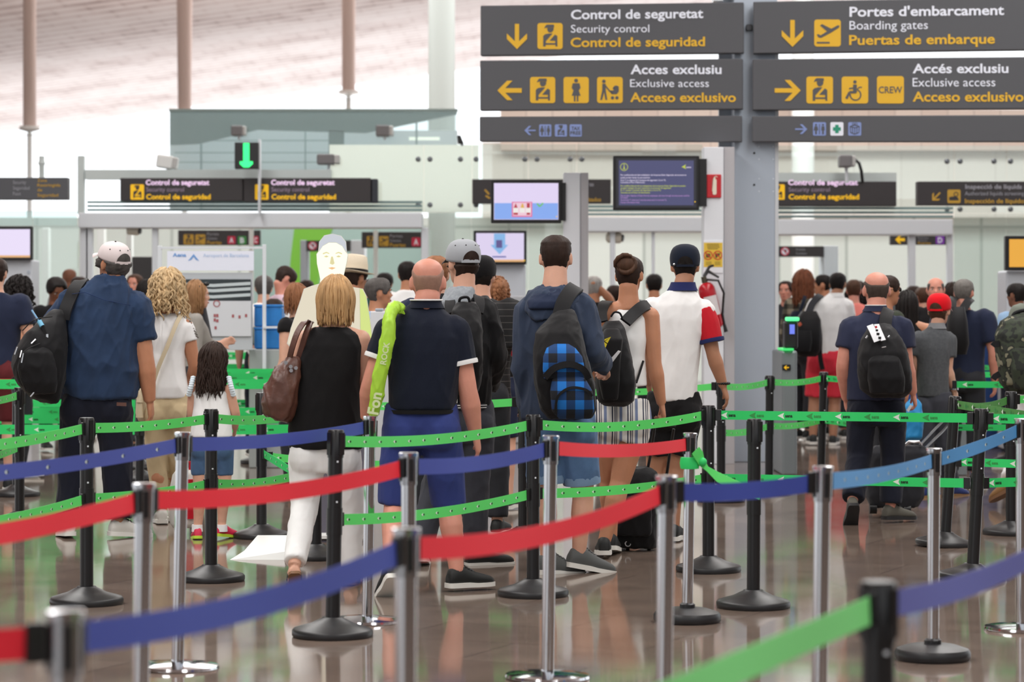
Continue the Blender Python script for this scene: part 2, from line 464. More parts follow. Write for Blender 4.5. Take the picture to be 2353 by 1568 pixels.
# green glass box over the left portal
t = thing('glass_box', 'greenish glass box of an upper office over the left portal', 'glass box', W(720, 480, 40))
t['kind'] = 'structure'
pxbox(390, 252, 1050, 480, 40, 0.03).build('glass_front', glass_mat('office_glass', (0.84, 0.90, 0.90, 1), 0.03, 0.90), t, smooth=0)
teal = mat('teal_backing', rgb(116, 130, 130), 0.4)
paleblue = mat('pale_blue_reflection', rgb(238, 242, 248), 0.5)
f = plane_map(720, 300, 40.6)
mb = MB(); qs = [(390, 254), (1050, 254), (1050, 262), (840, 305), (590, 298), (455, 330), (390, 333)]; mb.prism([f(x, y) for x, y in qs], (0, 0.15, 0)); mb.build('reflected_soffit', teal, t, smooth=0)  # teal shape stands in for the slanted roof reflected in the glass
mb = MB(); pxbox(755, 300, 790, 410, 40.6, 0.15, mb); mb.build('office_post', teal, t, smooth=0)
mb = MB(); pxbox(390, 300, 1052, 480, 41.2, 0.1, mb); mb.build('pale_reflection', paleblue, t, smooth=0)  # pale sheet stands in for the bright reflections in the glass
mb = MB()
for y in (322, 350, 372): pxbox(400, y, 760, y + 2, 40.9, 0.03, mb)
pxbox(460, 300, 464, 480, 40.9, 0.03, mb); pxbox(955, 262, 959, 332, 40.7, 0.03, mb); pxbox(700, 300, 703, 400, 40.9, 0.03, mb)
mb.build('mullion', mat('mullion_grey', rgb(150, 168, 172), 0.5), t, smooth=0)
pxbox(388, 250, 1052, 256, 39.95, 0.15).build('top_rail', mat('rail_teal', rgb(140, 158, 156), 0.4), t, smooth=0)
pxbox(940, 315, 1010, 322, 40.8, 0.05).build('ceiling_lamp', mat('office_lamp', rgb(255, 252, 235), 0.5, emit=1.2), t, smooth=0)

# security front: portals of white steel with glass above, D = 33
DP = 33.0
def portal(x0, x1, y0, y1, posts, label):
    t = thing('security_portal', label, 'portal', W((x0+x1)/2, HY + CZ*F/DP, DP), 'white steel security portals')
    t['kind'] = 'structure'
    pxbox(x0, y0, x1, y1, DP, 0.5).build('header', pale_metal, t, smooth=0, bevel=0.015)
    for (pa, pb) in posts:
        pxbox(pa, y1 - 1, pb, HY + CZ*F/DP, DP + 0.1, 0.12).build('post', pale_metal, t, smooth=0, bevel=0.01)
    return t
pa = portal(180, 970, 489, 524, [(183, 203), (196, 212), (349, 362), (968, 984)], 'wide white portal beam over the left security lanes')
pb = portal(1335, 1618, 499, 533, [(1402, 1414), (1498, 1505)], 'white portal beam between the two screen pillars')
pc = portal(1785, 2190, 504, 540, [(2177, 2190), (2088, 2104)], 'white portal beam over the right security lanes')
# small boxes at the end of headers
# glass screens beside and over the portals, with round fixings
def glass_screen(x0, x1, y0, y1, label, seams=(), dots=(), D=33.6, gl=None):
    t = thing('glass_screen', label, 'glass partition', W((x0+x1)/2, y1, D))
    t['kind'] = 'structure'
    xs = [x0] + list(seams) + [x1]
    for a, b2 in zip(xs[:-1], xs[1:]):
        pxbox(a + 0.7, y0, b2 - 0.7, y1, D, 0.02).build('pane', gl or glass, t, smooth=0)
    for x, y in dots:
        p = W(x, y, D)
        MB().tube([p + V((0, -0.06, 0)), p + V((0, -0.015, 0)), p + V((0, -0.01, 0)), p + V((0, 0.0, 0))], [0.018, 0.018, 0.034, 0.034], 12).build('fixing', mat('fixing_steel', rgb(120, 124, 128), 0.3, 0.8), t)
    return t
yb = HY + CZ*F/33.6
gd = [(x, y) for y in (366, 471) for x in (961, 988, 1058, 1094, 1206, 1234, 1310, 1337)]
glass_screen(756, 1615, 332, 488, 'row of frameless glass panes above the middle portal', (974, 1085, 1214, 1325), gd)
glass_screen(985, 1335, 489, yb, 'tall glass panes between left and middle portals', (1083, 1214), [], 33.7)
gd = [(x, y) for y in (371, 481) for x in (2176, 2206, 2284, 2322)]
glass_screen(1788, 2420, 335, 490, 'row of frameless glass panes above the right portal', (2193, 2313), gd)
glass_screen(2192, 2420, 491, yb, 'tall glass panes right of the right portal', (2312,), [(2305, 645), (2317, 645)], 33.7)
glass_screen(-120, 178, 485, 519, 'glass strip left of the left portal', (75,), [], 33.5, glass2)
glass_screen(-120, 182, 520, yb, 'tall glass panes left of the left portal', (75,), [], 33.6)
# truss and rails carrying the security signs
tr = thing('sign_truss', 'grey horizontal truss carrying the security signs at left', 'truss', W(520, 470, 33.3)); tr['kind'] = 'structure'
pxbox(196, 390, 760, 412, 33.3, 0.2).build('upper_beam', mat('truss_grey', rgb(204, 214, 213), 0.5), tr, smooth=0)
for y in (462, 471, 480): pxbox(200, y, 970, y + 5, 33.25, 0.08).build('rail', mat('rail_green', rgb(120, 146, 146), 0.5), tr, smooth=0)
for x in (186, 96):
    MB().lathe([(0, 0), (0.032, 0), (0.032, 0.22), (0.046, 0.25), (0.034, 0.29), (0.034, 0.34), (0, 0.34)], W(x, 422, 33.4), 14).build('post_top', mat('truss_grey', rgb(204, 214, 213), 0.5), tr)
pxbox(178, 358, 193, 492, 33.35, 0.1).build('end_post', mat('truss_grey', rgb(204, 214, 213), 0.5), tr, smooth=0)
t = thing('rail_rack', 'green grey rails behind the screens at centre', 'rail', W(1450, 490, 33.25)); t['kind'] = 'structure'
for y in (472, 481, 490): pxbox(1330, y, 1618, y + 5, 33.25, 0.08).build('rail', mat('rail_green', rgb(120, 146, 146), 0.5), t, smooth=0)
t = thing('rail_rack', 'green grey rails under the right security sign', 'rail', W(1950, 490, 33.25)); t['kind'] = 'structure'
for y in (476, 486, 495): pxbox(1787, y, 2190, y + 5, 33.25, 0.08).build('rail', mat('rail_green', rgb(120, 146, 146), 0.5), t, smooth=0)
pxbox(1787, 397, 2060, 420, 33.3, 0.2).build('upper_beam', mat('truss_grey', rgb(204, 214, 213), 0.5), t, smooth=0)
# airside fittings seen through the portals
def slab(name, x0, y0, x1, y1, D, th, m, label, cat, bevel=0.01, kind=None):
    o = pxbox(x0, y0, x1, y1, D, th).build(name, m, smooth=0, bevel=bevel)
    center_at(o, W((x0+x1)/2, y1, D)); return tag(o, label, cat, kind=kind)
def floor_row(D): return HY + CZ * F / D
slab('wall_teal', 575, 524, 985, floor_row(47), 47, 0.2, mat('teal_wall', rgb(142, 164, 159), 0.5), 'pale teal wall behind the lanes of the left portal', 'wall', kind='structure')
f = plane_map(700, 600, 45)
mb = MB(); qs = [(676, 524), (762, 524), (735, 600), (727, 690), (727, floor_row(45)), (661, floor_row(45)), (661, 690), (668, 590)]; mb.prism([f(x, y) for x, y in qs], (0, 0.4, 0)); 
o = mb.build('green_pillar', mat('lime_paint', rgb(108, 170, 52), 0.5), smooth=0); center_at(o, W(695, floor_row(45), 45)); tag(o, 'lime green curved panel standing behind the left lanes', 'panel', kind='structure')
for x0, x1, D, lab in ((222, 240, 44, 'first'), (290, 303, 42, 'second'), (96, 112, 44, 'third')):
    o = slab('trim_%d' % {'first': 1, 'second': 2, 'third': 3}[lab], x0, 524, x1, floor_row(D), D, 0.2, mat('pale_post', rgb(222, 226, 224), 0.5), '%s pale post from the left seen through the glass at left' % {'third': 'first', 'first': 'second', 'second': 'third'}[lab], 'post', kind='structure')
# ================================================================ SIGNS
def sign_panel(name, label, f, x0, y0, x1, y1, m, th, cat='sign', y0b=None, y1b=None):
    """panel on plane f; y0b/y1b rows at the right end"""
    y0b = y0 if y0b is None else y0b; y1b = y1 if y1b is None else y1b
    pts = [f(x0, y0), f(x1, y0b), f(x1, y1b), f(x0, y1)]
    c = (pts[2] + pts[3]) / 2 - f.n * th / 2
    t = thing(name, label, cat, c)
    MB().prism(pts, -f.n * th).build('panel', m, t, smooth=0, bevel=0.008)
    return t
def officer(mb, f, cx, cy, s, off, mi=0):
    P = lambda pts: g_poly(mb, f, [(cx + x*s, cy + y*s) for x, y in pts], off, mi)
    P([(-.17,-.40), (-.12,-.44), (.14,-.44), (.16,-.38), (.15,-.33), (-.13,-.33), (-.22,-.29), (-.20,-.34)])   # cap
    P([(-.11,-.32), (.14,-.32), (.13,-.22), (.06,-.14), (-.05,-.14), (-.10,-.22)])                              # head
    P([(-.05,-.10), (.10,-.10), (-.16,.20), (-.16,.27), (.20,.27), (.20,.18), (-.02,.18), (.19,-.06), (.28,0.0), (.28,.40), (.21,.40), (.21,.33), (-.17,.33), (-.17,.40), (-.26,.40), (-.26,0.0), (-.19,-.07)])
def arrow(mb, f, cx, cy, s, ang, off, w=0.16, mi=0):
    """line arrow with open chevron head; ang 0 = right, 90 = down"""
    ca, sa = math.cos(R(ang)), math.sin(R(ang))
    T = lambda p: (cx + s*(p[0]*ca - p[1]*sa), cy + s*(p[0]*sa + p[1]*ca))
    h = w / 2
    g_poly(mb, f, [T(p) for p in ((-.5,-h), (.30,-h), (.30,h), (-.5,h))], off, mi)
    g_poly(mb, f, [T(p) for p in ((.5,0), (.10,.40), (-.12,.40), (.27,0), (-.12,-.40), (.10,-.40))], off + .001, mi)
def woman_child(mb, f, cx, cy, s, off):
    g_disc(mb, f, cx, cy - .36*s, .075*s, off, n=14)
    g_poly(mb, f, [(cx + x*s, cy + y*s) for x, y in ((-.13,-.26),(.13,-.26),(.17,-.08),(.10,.02),(.17,.22),(-.17,.22),(-.10,.02),(-.17,-.08))], off)
    for d in (-.055, .055): g_rect(mb, f, cx + (d-.03)*s, cy + .22*s, cx + (d+.03)*s, cy + .44*s, off)
def pram(mb, f, cx, cy, s, off):
    g_disc(mb, f, cx - .23*s, cy - .33*s, .07*s, off, n=14)
    P = lambda pts: g_poly(mb, f, [(cx + x*s, cy + y*s) for x, y in pts], off)
    P([(-.29,-.24),(-.16,-.24),(-.16,0),(-.10,.38),(-.17,.38),(-.22,.08),(-.30,.38),(-.37,.38),(-.29,0)])
    g_line(mb, f, [(cx-.17*s, cy-.16*s), (cx+.0*s, cy+.05*s), (cx+.1*s, cy+.12*s)], .05*s, off)
    P([(.0,.02),(.14,.02),(.14,-.08),(.34,-.08),(.34,.06),(.26,.16),(.06,.16)])
    g_ring(mb, f, cx+.24*s, cy-.04*s, .13*s, .09*s, off, a0=180, a1=330)
    for d in (.10, .27): g_disc(mb, f, cx + d*s, cy + .30*s, .065*s, off, n=14)
def wheelchair(mb, f, cx, cy, s, off):
    g_disc(mb, f, cx, cy - .30*s, .065*s, off, n=14)
    g_line(mb, f, [(cx, cy-.20*s), (cx, cy+.10*s)], .14*s, off)
    g_line(mb, f, [(cx-.22*s, cy-.05*s), (cx, cy-.08*s)], .05*s, off + .001)
    g_line(mb, f, [(cx+.04*s, cy+.08*s), (cx-.2*s, cy+.08*s), (cx-.32*s, cy+.32*s)], .09*s, off + .001)
    g_ring(mb, f, cx+.02*s, cy+.18*s, .22*s, .05*s, off, a0=-70, a1=190)
    g_line(mb, f, [(cx+.08*s, cy-.02*s), (cx+.16*s, cy-.10*s), (cx+.26*s, cy-.10*s)], .04*s, off)
def plane_icon(mb, f, cx, cy, s, off):
    P = lambda pts: g_poly(mb, f, [(cx + x*s, cy + y*s) for x, y in pts], off)
    P([(-.40,.06),(-.33,.04),(-.26,.09),(-.02,-.06),(-.28,-.28),(-.20,-.33),(.14,-.16),(.38,-.29),(.45,-.27),(.42,-.20),(.14,-.02),(-.24,.18),(-.34,.16)])
    g_rect(mb, f, cx-.40*s, cy+.33*s, cx+.08*s, cy+.39*s, off)
def restroom(mb, f, cx, cy, s, off):
    for d in (-.26, .26):
        g_disc(mb, f, cx + d*s, cy - .30*s, .075*s, off, n=12)
        w = .13 if d > 0 else .17
        g_poly(mb, f, [(cx+(d-.10)*s, cy-.2*s), (cx+(d+.10)*s, cy-.2*s), (cx+(d+w)*s, cy+.1*s), (cx+(d+.06)*s, cy+.12*s), (cx+(d+.06)*s, cy+.40*s), (cx+(d-.06)*s, cy+.40*s), (cx+(d-.06)*s, cy+.12*s), (cx+(d-w)*s, cy+.1*s)], off)
    g_rect(mb, f, cx-.025*s, cy-.36*s, cx+.025*s, cy+.40*s, off)
def gift(mb, f, cx, cy, s, off):
    g_line(mb, f, [(cx-.36*s, cy-.18*s), (cx, cy-.08*s), (cx+.36*s, cy-.18*s), (cx, cy-.28*s), (cx-.36*s, cy-.18*s)], .06*s, off)
    for d in (-.34, -.17, 0, .17, .34): g_line(mb, f, [(cx+d*s, cy-.14*s + abs(abs(d)-.34)*.2*s), (cx+d*s*.9, cy+.40*s - abs(d)*.4*s)], .05*s, off)
    g_line(mb, f, [(cx-.31*s, cy+.26*s), (cx, cy+.40*s), (cx+.31*s, cy+.26*s)], .06*s, off)
    for d in (-.1, .1): g_ring(mb, f, cx+d*s, cy-.36*s, .1*s, .04*s, off)
def pictogram(t, f, x0, y0, x1, y1, fn, r=0.1, m=None, gm=None, name='pictogram', **kw):
    s = y1 - y0
    mb = MB(); g_rr(mb, f, x0, y0, x1, y1, r*s, .004)
    p = mb.build(name, m or sign_yellow, t, smooth=0, fix=False)
    if fn:
        mb = MB(); fn(mb, f, (x0+x1)/2, (y0+y1)/2, s, .007, **kw)
        mb.build('glyph', gm or dark_grey, p, smooth=0, fix=False)
    return p
def lettering(t, f, rows, m, name='lettering'):
    mb = MB()
    for s, x0, x1, yb_, cap, bold, slope in rows: g_text(mb, f, s, x0, x1, yb_, cap, .005, 0, bold, slope)
    return mb.build(name, m, t, smooth=0, fix=False)
def arrow_part(t, f, cx, cy, s, ang, m, w=.16):
    mb = MB(); arrow(mb, f, cx, cy, s, ang, .005, w); return mb.build('arrow', m, t, smooth=0, fix=False)

DS = 25.4; YAW = R(-6)
fl = plane_map(1700, 200, DS, YAW)
fr = plane_map(1729, 200, DS, R(-5))
TH = 0.11
t = sign_panel('hanging_sign', 'large grey sign reading Control de seguretat with down arrow, top of left sign stack', fl, 1104, 13, 1709, 128, dark_grey, TH, y0b=5, y1b=122)
arrow_part(t, fl, 1188, 84, 58, 90, sign_yellow, .17); pictogram(t, fl, 1235, 53, 1293, 113, officer)
lettering(t, fl, [('Control de seguretat', 1312, 1616, 44, 21, .022, -.01), ('Security control', 1312, 1492, 75, 18, 0, -.005)], sign_white)
lettering(t, fl, [('Control de seguridad', 1311, 1620, 108, 21, .022, -.008)], sign_yellow, 'yellow_lettering')
t = sign_panel('hanging_sign', 'large grey sign reading Acces exclusiu with left arrow and three yellow pictograms', fl, 1103, 139, 1707, 254, dark_grey, TH, y0b=135, y1b=251)
arrow_part(t, fl, 1171, 208, 56, 180, sign_yellow, .19); pictogram(t, fl, 1218, 177, 1276, 237, officer); pictogram(t, fl, 1295, 177, 1353, 237, woman_child); pictogram(t, fl, 1372, 177, 1431, 237, pram)
lettering(t, fl, [('Acces exclusiu', 1449, 1658, 170, 21, .022, -.002), ('Exclusive access', 1448, 1629, 200, 18, 0, 0)], sign_white)
lettering(t, fl, [('Acceso exclusivo', 1448, 1691, 234, 21, .022, 0)], sign_yellow, 'yellow_lettering')
t = sign_panel('hanging_sign', 'narrow grey sign with blue TAX FREE pictograms, lowest of left sign stack', fl, 1102, 268, 1705, 325, dark_grey, TH, y0b=266, y1b=326)
arrow_part(t, fl, 1218, 300, 26, 180, sign_blue, .13); pictogram(t, fl, 1239, 286, 1267, 314, restroom, m=sign_blue); pictogram(t, fl, 1275, 286, 1303, 314, officer, m=sign_blue)
p = pictogram(t, fl, 1309, 286, 1337, 314, None, m=sign_blue)
mb = MB(); g_text(mb, fl, 'TAX', 1313, 1333, 299, 8, .007, 0, .02); g_text(mb, fl, 'FREE', 1311, 1335, 309.5, 8, .007, 0, .02); mb.build('glyph', dark_grey, p, smooth=0, fix=False)

t = sign_panel('hanging_sign', "large grey sign reading Portes d'embarcament with plane pictogram, top of right sign stack", fr, 1731, 4, 2420, 123, dark_grey, TH, y0b=-8, y1b=114)
arrow_part(t, fr, 1821, 77, 62, 90, sign_yellow, .17); pictogram(t, fr, 1871, 45, 1932, 107, plane_icon)
lettering(t, fr, [("Portes d'embarcament", 1952, 2307, 38, 22, .022, -.012), ('Boarding gates', 1952, 2132, 68, 20, 0, -.008)], sign_white)
lettering(t, fr, [('Puertas de embarque', 1951, 2286, 103, 22, .022, -.01)], sign_yellow, 'yellow_lettering')
t = sign_panel('hanging_sign', 'large grey sign reading Accés exclusiu with right arrow, wheelchair and CREW pictograms', fr, 1729, 136, 2420, 253, dark_grey, TH, y0b=130, y1b=250)
arrow_part(t, fr, 1810, 208, 60, 0, sign_yellow, .17); pictogram(t, fr, 1853, 176, 1914, 238, officer); pictogram(t, fr, 1934, 176, 1995, 238, wheelchair)
p = pictogram(t, fr, 2015, 175, 2077, 238, None)
mb = MB(); g_text(mb, fr, 'CREW', 2019, 2073, 214, 15, .007, 0, .015); mb.build('glyph', dark_grey, p, smooth=0, fix=False)
lettering(t, fr, [('Accés exclusiu', 2097, 2317, 168, 21, .022, -.004), ('Exclusive access', 2097, 2287, 199, 20, 0, -.003)], sign_white)
lettering(t, fr, [('Acceso exclusivo', 2097, 2352, 233, 22, .022, 0)], sign_yellow, 'yellow_lettering')
t = sign_panel('hanging_sign', 'narrow grey sign with green cross and gift pictograms, lowest of right sign stack', fr, 1728, 267, 2420, 326, dark_grey, TH, y0b=264, y1b=326)
arrow_part(t, fr, 1841, 297, 28, 0, sign_blue, .13); pictogram(t, fr, 1868, 281, 1898, 312, restroom, m=sign_blue)
p = pictogram(t, fr, 1908, 281, 1938, 312, None, m=sign_white)
mb = MB(); g_rect(mb, fr, 1919, 287, 1927, 306, .007); g_rect(mb, fr, 1914, 292.5, 1932, 300.5, .0075); mb.build('glyph', cross_green, p, smooth=0, fix=False)
pictogram(t, fr, 1949, 281, 1979, 312, gift, m=sign_blue)

# the sign pillar: a broad steel box with a shallow recess, bolts and an eye
DC = 25.55
t = thing('sign_pillar', 'tall blue grey steel pillar holding both stacks of hanging signs', 'pillar', W(1719, HY + CZ*F/DC, DC))
t['kind'] = 'structure'
zb = HY + CZ*F/DC
pxbox(1687, -160, 1786, zb, DC, 0.42).build('shaft', grey_steel, t, smooth=0, bevel=0.006)
pxbox(1652, -160, 1688, zb - 20, DC + 0.32, 0.1).build('back_plate', mat('plate_steel', rgb(168, 176, 184), 0.4, 0.1), t, smooth=0, bevel=0.004)
pxbox(1781, 120, 1789, zb, DC - 0.01, 0.03).build('edge_strip', mat('edge_white', rgb(206, 210, 214), 0.4), t, smooth=0)
for y in (352, 425):
    p = W(1733, y, DC); MB().tube([p + V((0, -.006, 0)), p + V((0, .01, 0))], .011, 10).build('bolt_hole', black_plastic, t)
for y in (337, 366, 411, 440):
    for x in (1744, 1777):
        p = W(x, y, DC); MB().tube([p + V((0, -.006, 0)), p + V((0, .01, 0))], .006, 8).build('screw', pale_metal, t)
f = plane_map(1720, 64, DC)
mb = MB(); mb.prism([f(x, y) for x, y in rr_pts(1714, 57, 1728, 71, 3)], (0, -.05, 0)); mb.build('sensor', mat('sensor_grey', rgb(70, 72, 78), 0.4), t, bevel=.004, smooth=30)
pxbox(1640, -30, 1662, 2, DC + .1, .25).build('fitting', pale_metal, t, smooth=0)

# screen pillar with extinguisher sign, and screen pillar at centre
DX = 25.2
t = thing('screen_pillar', 'pale grey metal pillar with fire extinguisher and yellow notice', 'pillar', W(1650, HY + CZ*F/DX, DX)); t['kind'] = 'structure'
zb = HY + CZ*F/DX
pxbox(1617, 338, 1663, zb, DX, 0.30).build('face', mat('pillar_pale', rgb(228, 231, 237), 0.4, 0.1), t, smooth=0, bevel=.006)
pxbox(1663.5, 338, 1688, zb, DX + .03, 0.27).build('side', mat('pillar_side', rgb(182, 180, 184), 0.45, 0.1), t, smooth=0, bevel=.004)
DK = 26.2
t = thing('screen_pillar', 'pale grey metal pillar right of the bottle screen', 'pillar', W(1322, HY + CZ*F/DK, DK)); t['kind'] = 'structure'
zb = HY + CZ*F/DK
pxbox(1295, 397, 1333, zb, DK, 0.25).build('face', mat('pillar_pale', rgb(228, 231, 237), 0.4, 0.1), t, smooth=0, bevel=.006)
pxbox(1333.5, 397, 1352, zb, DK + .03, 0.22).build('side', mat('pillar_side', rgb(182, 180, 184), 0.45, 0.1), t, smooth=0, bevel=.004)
# red extinguisher sign plate
f = plane_map(1640, 428, DX)
t = sign_panel('extinguisher_sign', 'small red sign with white fire extinguisher symbol on the pale pillar', f, 1623, 401, 1657, 455, mat('sign_red', rgb(196, 28, 40), 0.4), .02)
t.location.y -= .022
mb = MB(); g_rr(mb, f, 1637, 412, 1646, 448, 3, .027); g_line(mb, f, [(1640, 408), (1645, 405), (1648, 408)], 1.4, .027); g_line(mb, f, [(1640, 408), (1637.5, 415), (1636.5, 440)], 1.3, .027); g_rect(mb, f, 1639.5, 408, 1643.5, 412, .027)
mb.build('symbol', mat('symbol_cream', rgb(232, 224, 205), .6), t, smooth=0, fix=False)
# yellow notice
f = plane_map(1638, 590, DX)
t = sign_panel('notice', 'yellow no photography notice with two red prohibition rings on the pale pillar', f, 1616, 553, 1661, 628, mat('paper_white', rgb(232, 234, 240), .6), .006, 'notice')
t.location.y -= .008
mb = MB(); g_rect(mb, f, 1617, 558, 1660, 614, .010); mb.build('yellow_sheet', mat('sheet_yellow', rgb(226, 190, 62), .6), t, smooth=0, fix=False)
mb = MB()
for x in (1627, 1649):
    g_ring(mb, f, x, 587, 10.5, 2, .014); g_line(mb, f, [(x-7, 580), (x+7, 594)], 2, .015)
mb.build('prohibition_ring', mat('ring_red', rgb(200, 50, 40), .6), t, smooth=0, fix=False)
mb = MB()
g_rect(mb, f, 1622, 583, 1632, 592, .013); mb.build('camera_symbol', mat('print_dark', rgb(90, 76, 40), .6), t, smooth=0, fix=False)
mb = MB(); g_poly(mb, f, [(1643, 583), (1655, 582), (1653, 588), (1649, 588), (1647, 593), (1644, 593)], .013); mb.build('phone_symbol', mat('print_dark', rgb(90, 76, 40), .6), t, smooth=0, fix=False)
mb = MB()
for y in (561, 564.5, 568, 571.5): g_rect(mb, f, 1624 + (y % 3), y, 1653 - (y % 4), y + 1.1, .0125)
for y in (602, 605, 608): g_rect(mb, f, 1622, y, 1635, y + .8, .0125); g_rect(mb, f, 1642, y, 1655, y + .8, .0125)
mb.build('small_print', mat('print_dark', rgb(90, 76, 40), .6), t, smooth=0, fix=False)
# fire extinguisher hanging on the pillar, turned a little
p0 = W(1628, 660, DX - .14); ext = thing('fire_extinguisher', 'red fire extinguisher hanging on the pale pillar behind the man in the white shirt', 'fire extinguisher', W(1628, 755, DX - .14))
red_paint = mat('red_gloss', rgb(176, 18, 34), .25)
ax = (W(1645, 755, DX - .12) - W(1620, 650, DX - .14)); axn = ax.normalized(); q = W(1620, 650, DX - .14)
L = ax.length
MB().tube([q + axn*L*s_ for s_ in (0, .02, .06, .12, .2, .9, .96, 1.0)], [.03, .05, .065, .076, .08, .08, .074, .05], 20).build('cylinder', red_paint, ext)
MB().tube([q - axn*.06, q + axn*.01], [.025, .028], 12).build('valve', mat('brass_dark', rgb(90, 84, 70), .35, .7), ext)
MB().tube([q - axn*.05, q - axn*.08 + V((.05, 0, .03)), q - axn*.05 + V((.14, 0, -.0))], [.014, .016, .010], 8).build('handle', black_plastic, ext)
MB().tube([q - axn*.06, q - axn*.09 + V((.06, 0, .06)), q - axn*.08 + V((.10, 0, .085))], [.012, .014, .010], 8).build('lever', black_plastic, ext)
MB().tube([q - axn*.03 + V((.02, -.03, 0)), q + V((.12, -.04, .02)), q + axn*.10 + V((.15, -.03, 0)), q + axn*.3 + V((.09, -.02, 0)), q + axn*.42 + V((.085, -.02, 0))], .011, 8).build('hose', black_plastic, ext)
MB().tube([q + axn*.4 + V((.085, -.02, 0)), q + axn*.47 + V((.085, -.02, 0))], [.014, .02], 10).build('nozzle', black_plastic, ext)
mb = MB()
for i in range(7):
    a0, a1 = R(-150 + i*14), R(-136 + i*14); sd = axn.cross(V((0, 1, 0))).normalized()
    pt = lambda a, s_: q + axn*L*s_ + (sd*-math.cos(a) + V((0, 1, 0))*math.sin(a)) * .082
    mb.add([pt(a0, .3), pt(a1, .3), pt(a1, .72), pt(a0, .72)], [(0, 1, 2, 3)])
mb.build('label_sheet', mat('label_white', rgb(216, 210, 212), .5), ext)

# screens
bez = mat('bezel_black', rgb(14, 14, 16), .35)
def screen(label, x0, y0, x1, y1, D, bw, bh, m, paint, yaw=0, th=.09, arm=None):
    f = plane_map((x0+x1)/2, (y0+y1)/2, D, yaw)
    t = sign_panel('monitor', label, f, x0, y0, x1, y1, bez, th, 'screen')
    mb = MB(); g_rect(mb, f, x0+bw, y0+bh, x1-bw, y1-bh, .004); mb.build('display', m, t, smooth=0, fix=False)
    for nm, mm, fn in paint:
        mb = MB(); fn(mb, f); mb.build(nm, mm, t, smooth=0, fix=False)
    if arm:
        a, b2 = arm; MB().box(*a_b(a, b2)).build('wall_mount', black_plastic, t, smooth=0)
    return t
def a_b(a, b): return (tuple(min(p, q_) for p, q_ in zip(a, b)), tuple(max(p, q_) for p, q_ in zip(a, b)))
def emis(name, c, s=1.0):
    m = mat(name, c, .35, emit=s)
    m.node_tree.nodes['Principled BSDF'].inputs['Base Color'].default_value = (.015, .015, .018, 1)
    return m
info = emis('screen_slate', rgb(84, 86, 132), .75)
info_rows = [('Por conflicte laboral dels treballadors de l\'empresa Eulen Seguretat, els accessos es', 1426, 1577, 404, 'w'), ('poden produir temps de pas superiors.', 1426, 1494, 410, 'w'), ('A la T1 es disposa de 2 accessos de seguretat i 2 a la T2.', 1426, 1530, 416, 'w'), ('Consulteu al Punt d\'Informació.', 1426, 1482, 421, 'w'),
 ('Por conflicto laboral de los trabajadores de la empresa Eulen Seguridad se pueden', 1426, 1575, 429, 'y'), ('producir tiempos de paso superiores en el acceso de seguridad.', 1426, 1542, 434, 'y'), ('En T1 existen 2 accesos de seguridad y 2 en la T2.', 1426, 1519, 439, 'y'), ('Consulte con el Punto de Información.', 1426, 1494, 444.5, 'y'),
 ('Due to labor disputes of Eulen Security employees, the time through security access could be', 1426, 1584, 451.5, 'l'), ('increased.', 1426, 1443, 456, 'l'), ('At terminal T1 there are 2 security access and 2 in terminal T2.', 1426, 1532, 461.5, 'l'), ('Contact Information Desk.', 1426, 1470, 467, 'l')]
def rows_fn(k):
    def fn(mb, f):
        for s, x0, x1, y, c in info_rows:
            if c == k: g_text(mb, f, s, x0, x1, y, 3.6, .006, 0, .015)
    return fn
def info_logo(mb, f):
    g_ring(mb, f, 1434, 384, 9, 1.3, .006); g_disc(mb, f, 1434, 379, 1.4, .006, n=10); g_rect(mb, f, 1432.8, 382, 1435.2, 389, .006); g_rect(mb, f, 1431, 388, 1437, 389.5, .0065)
    g_poly(mb, f, [(1566, 384), (1576, 378), (1574.5, 384), (1577, 389)], .006)
screen('black monitor with text notice on slate screen fixed to the pale pillar', 1409, 358, 1607, 483, 25.1, 13, 11, info, [
    ('white_text', emis('text_white', rgb(236, 226, 250), .9), lambda mb, f: (rows_fn('w')(mb, f), g_text(mb, f, 'aena', 1577, 1588, 386, 3.4, .006, 0, .03))),
    ('yellow_text', emis('text_yellow', rgb(214, 226, 80), .8), lambda mb, f: (rows_fn('y')(mb, f), info_logo(mb, f))),
    ('lilac_text', emis('text_lilac', rgb(196, 150, 220), .8), rows_fn('l')),
    ('inner_bezel', emis('bezel_slate', rgb(60, 62, 74), .3), lambda mb, f: [g_rect(mb, f, *q_, .003) for q_ in ((1416, 364, 1600, 369), (1416, 471, 1600, 477), (1416, 369, 1422, 471), (1594, 369, 1600, 471))]),
    ('power_light', emis('led_amber', rgb(250, 200, 40), 1.0), lambda mb, f: g_disc(mb, f, 1597, 464, 1.6, .006, n=8))],
    arm=(W(1604, 365, 25.16), W(1622, 475, 25.28)))
lil = emis('screen_lilac', rgb(236, 222, 255), .95); pbl = emis('screen_blue', rgb(140, 178, 250), .95)
def bottles_red(mb, f):
    for x, w in ((1185, 5), (1214, 4)):
        g_rect(mb, f, x-w, 478, x+w, 494, .007)
    g_poly(mb, f, [(1180, 479), (1183, 472), (1185, 467), (1187, 472), (1190, 479)], .0075)
    g_rect(mb, f, 1210.5, 467, 1217.5, 478, .0075)
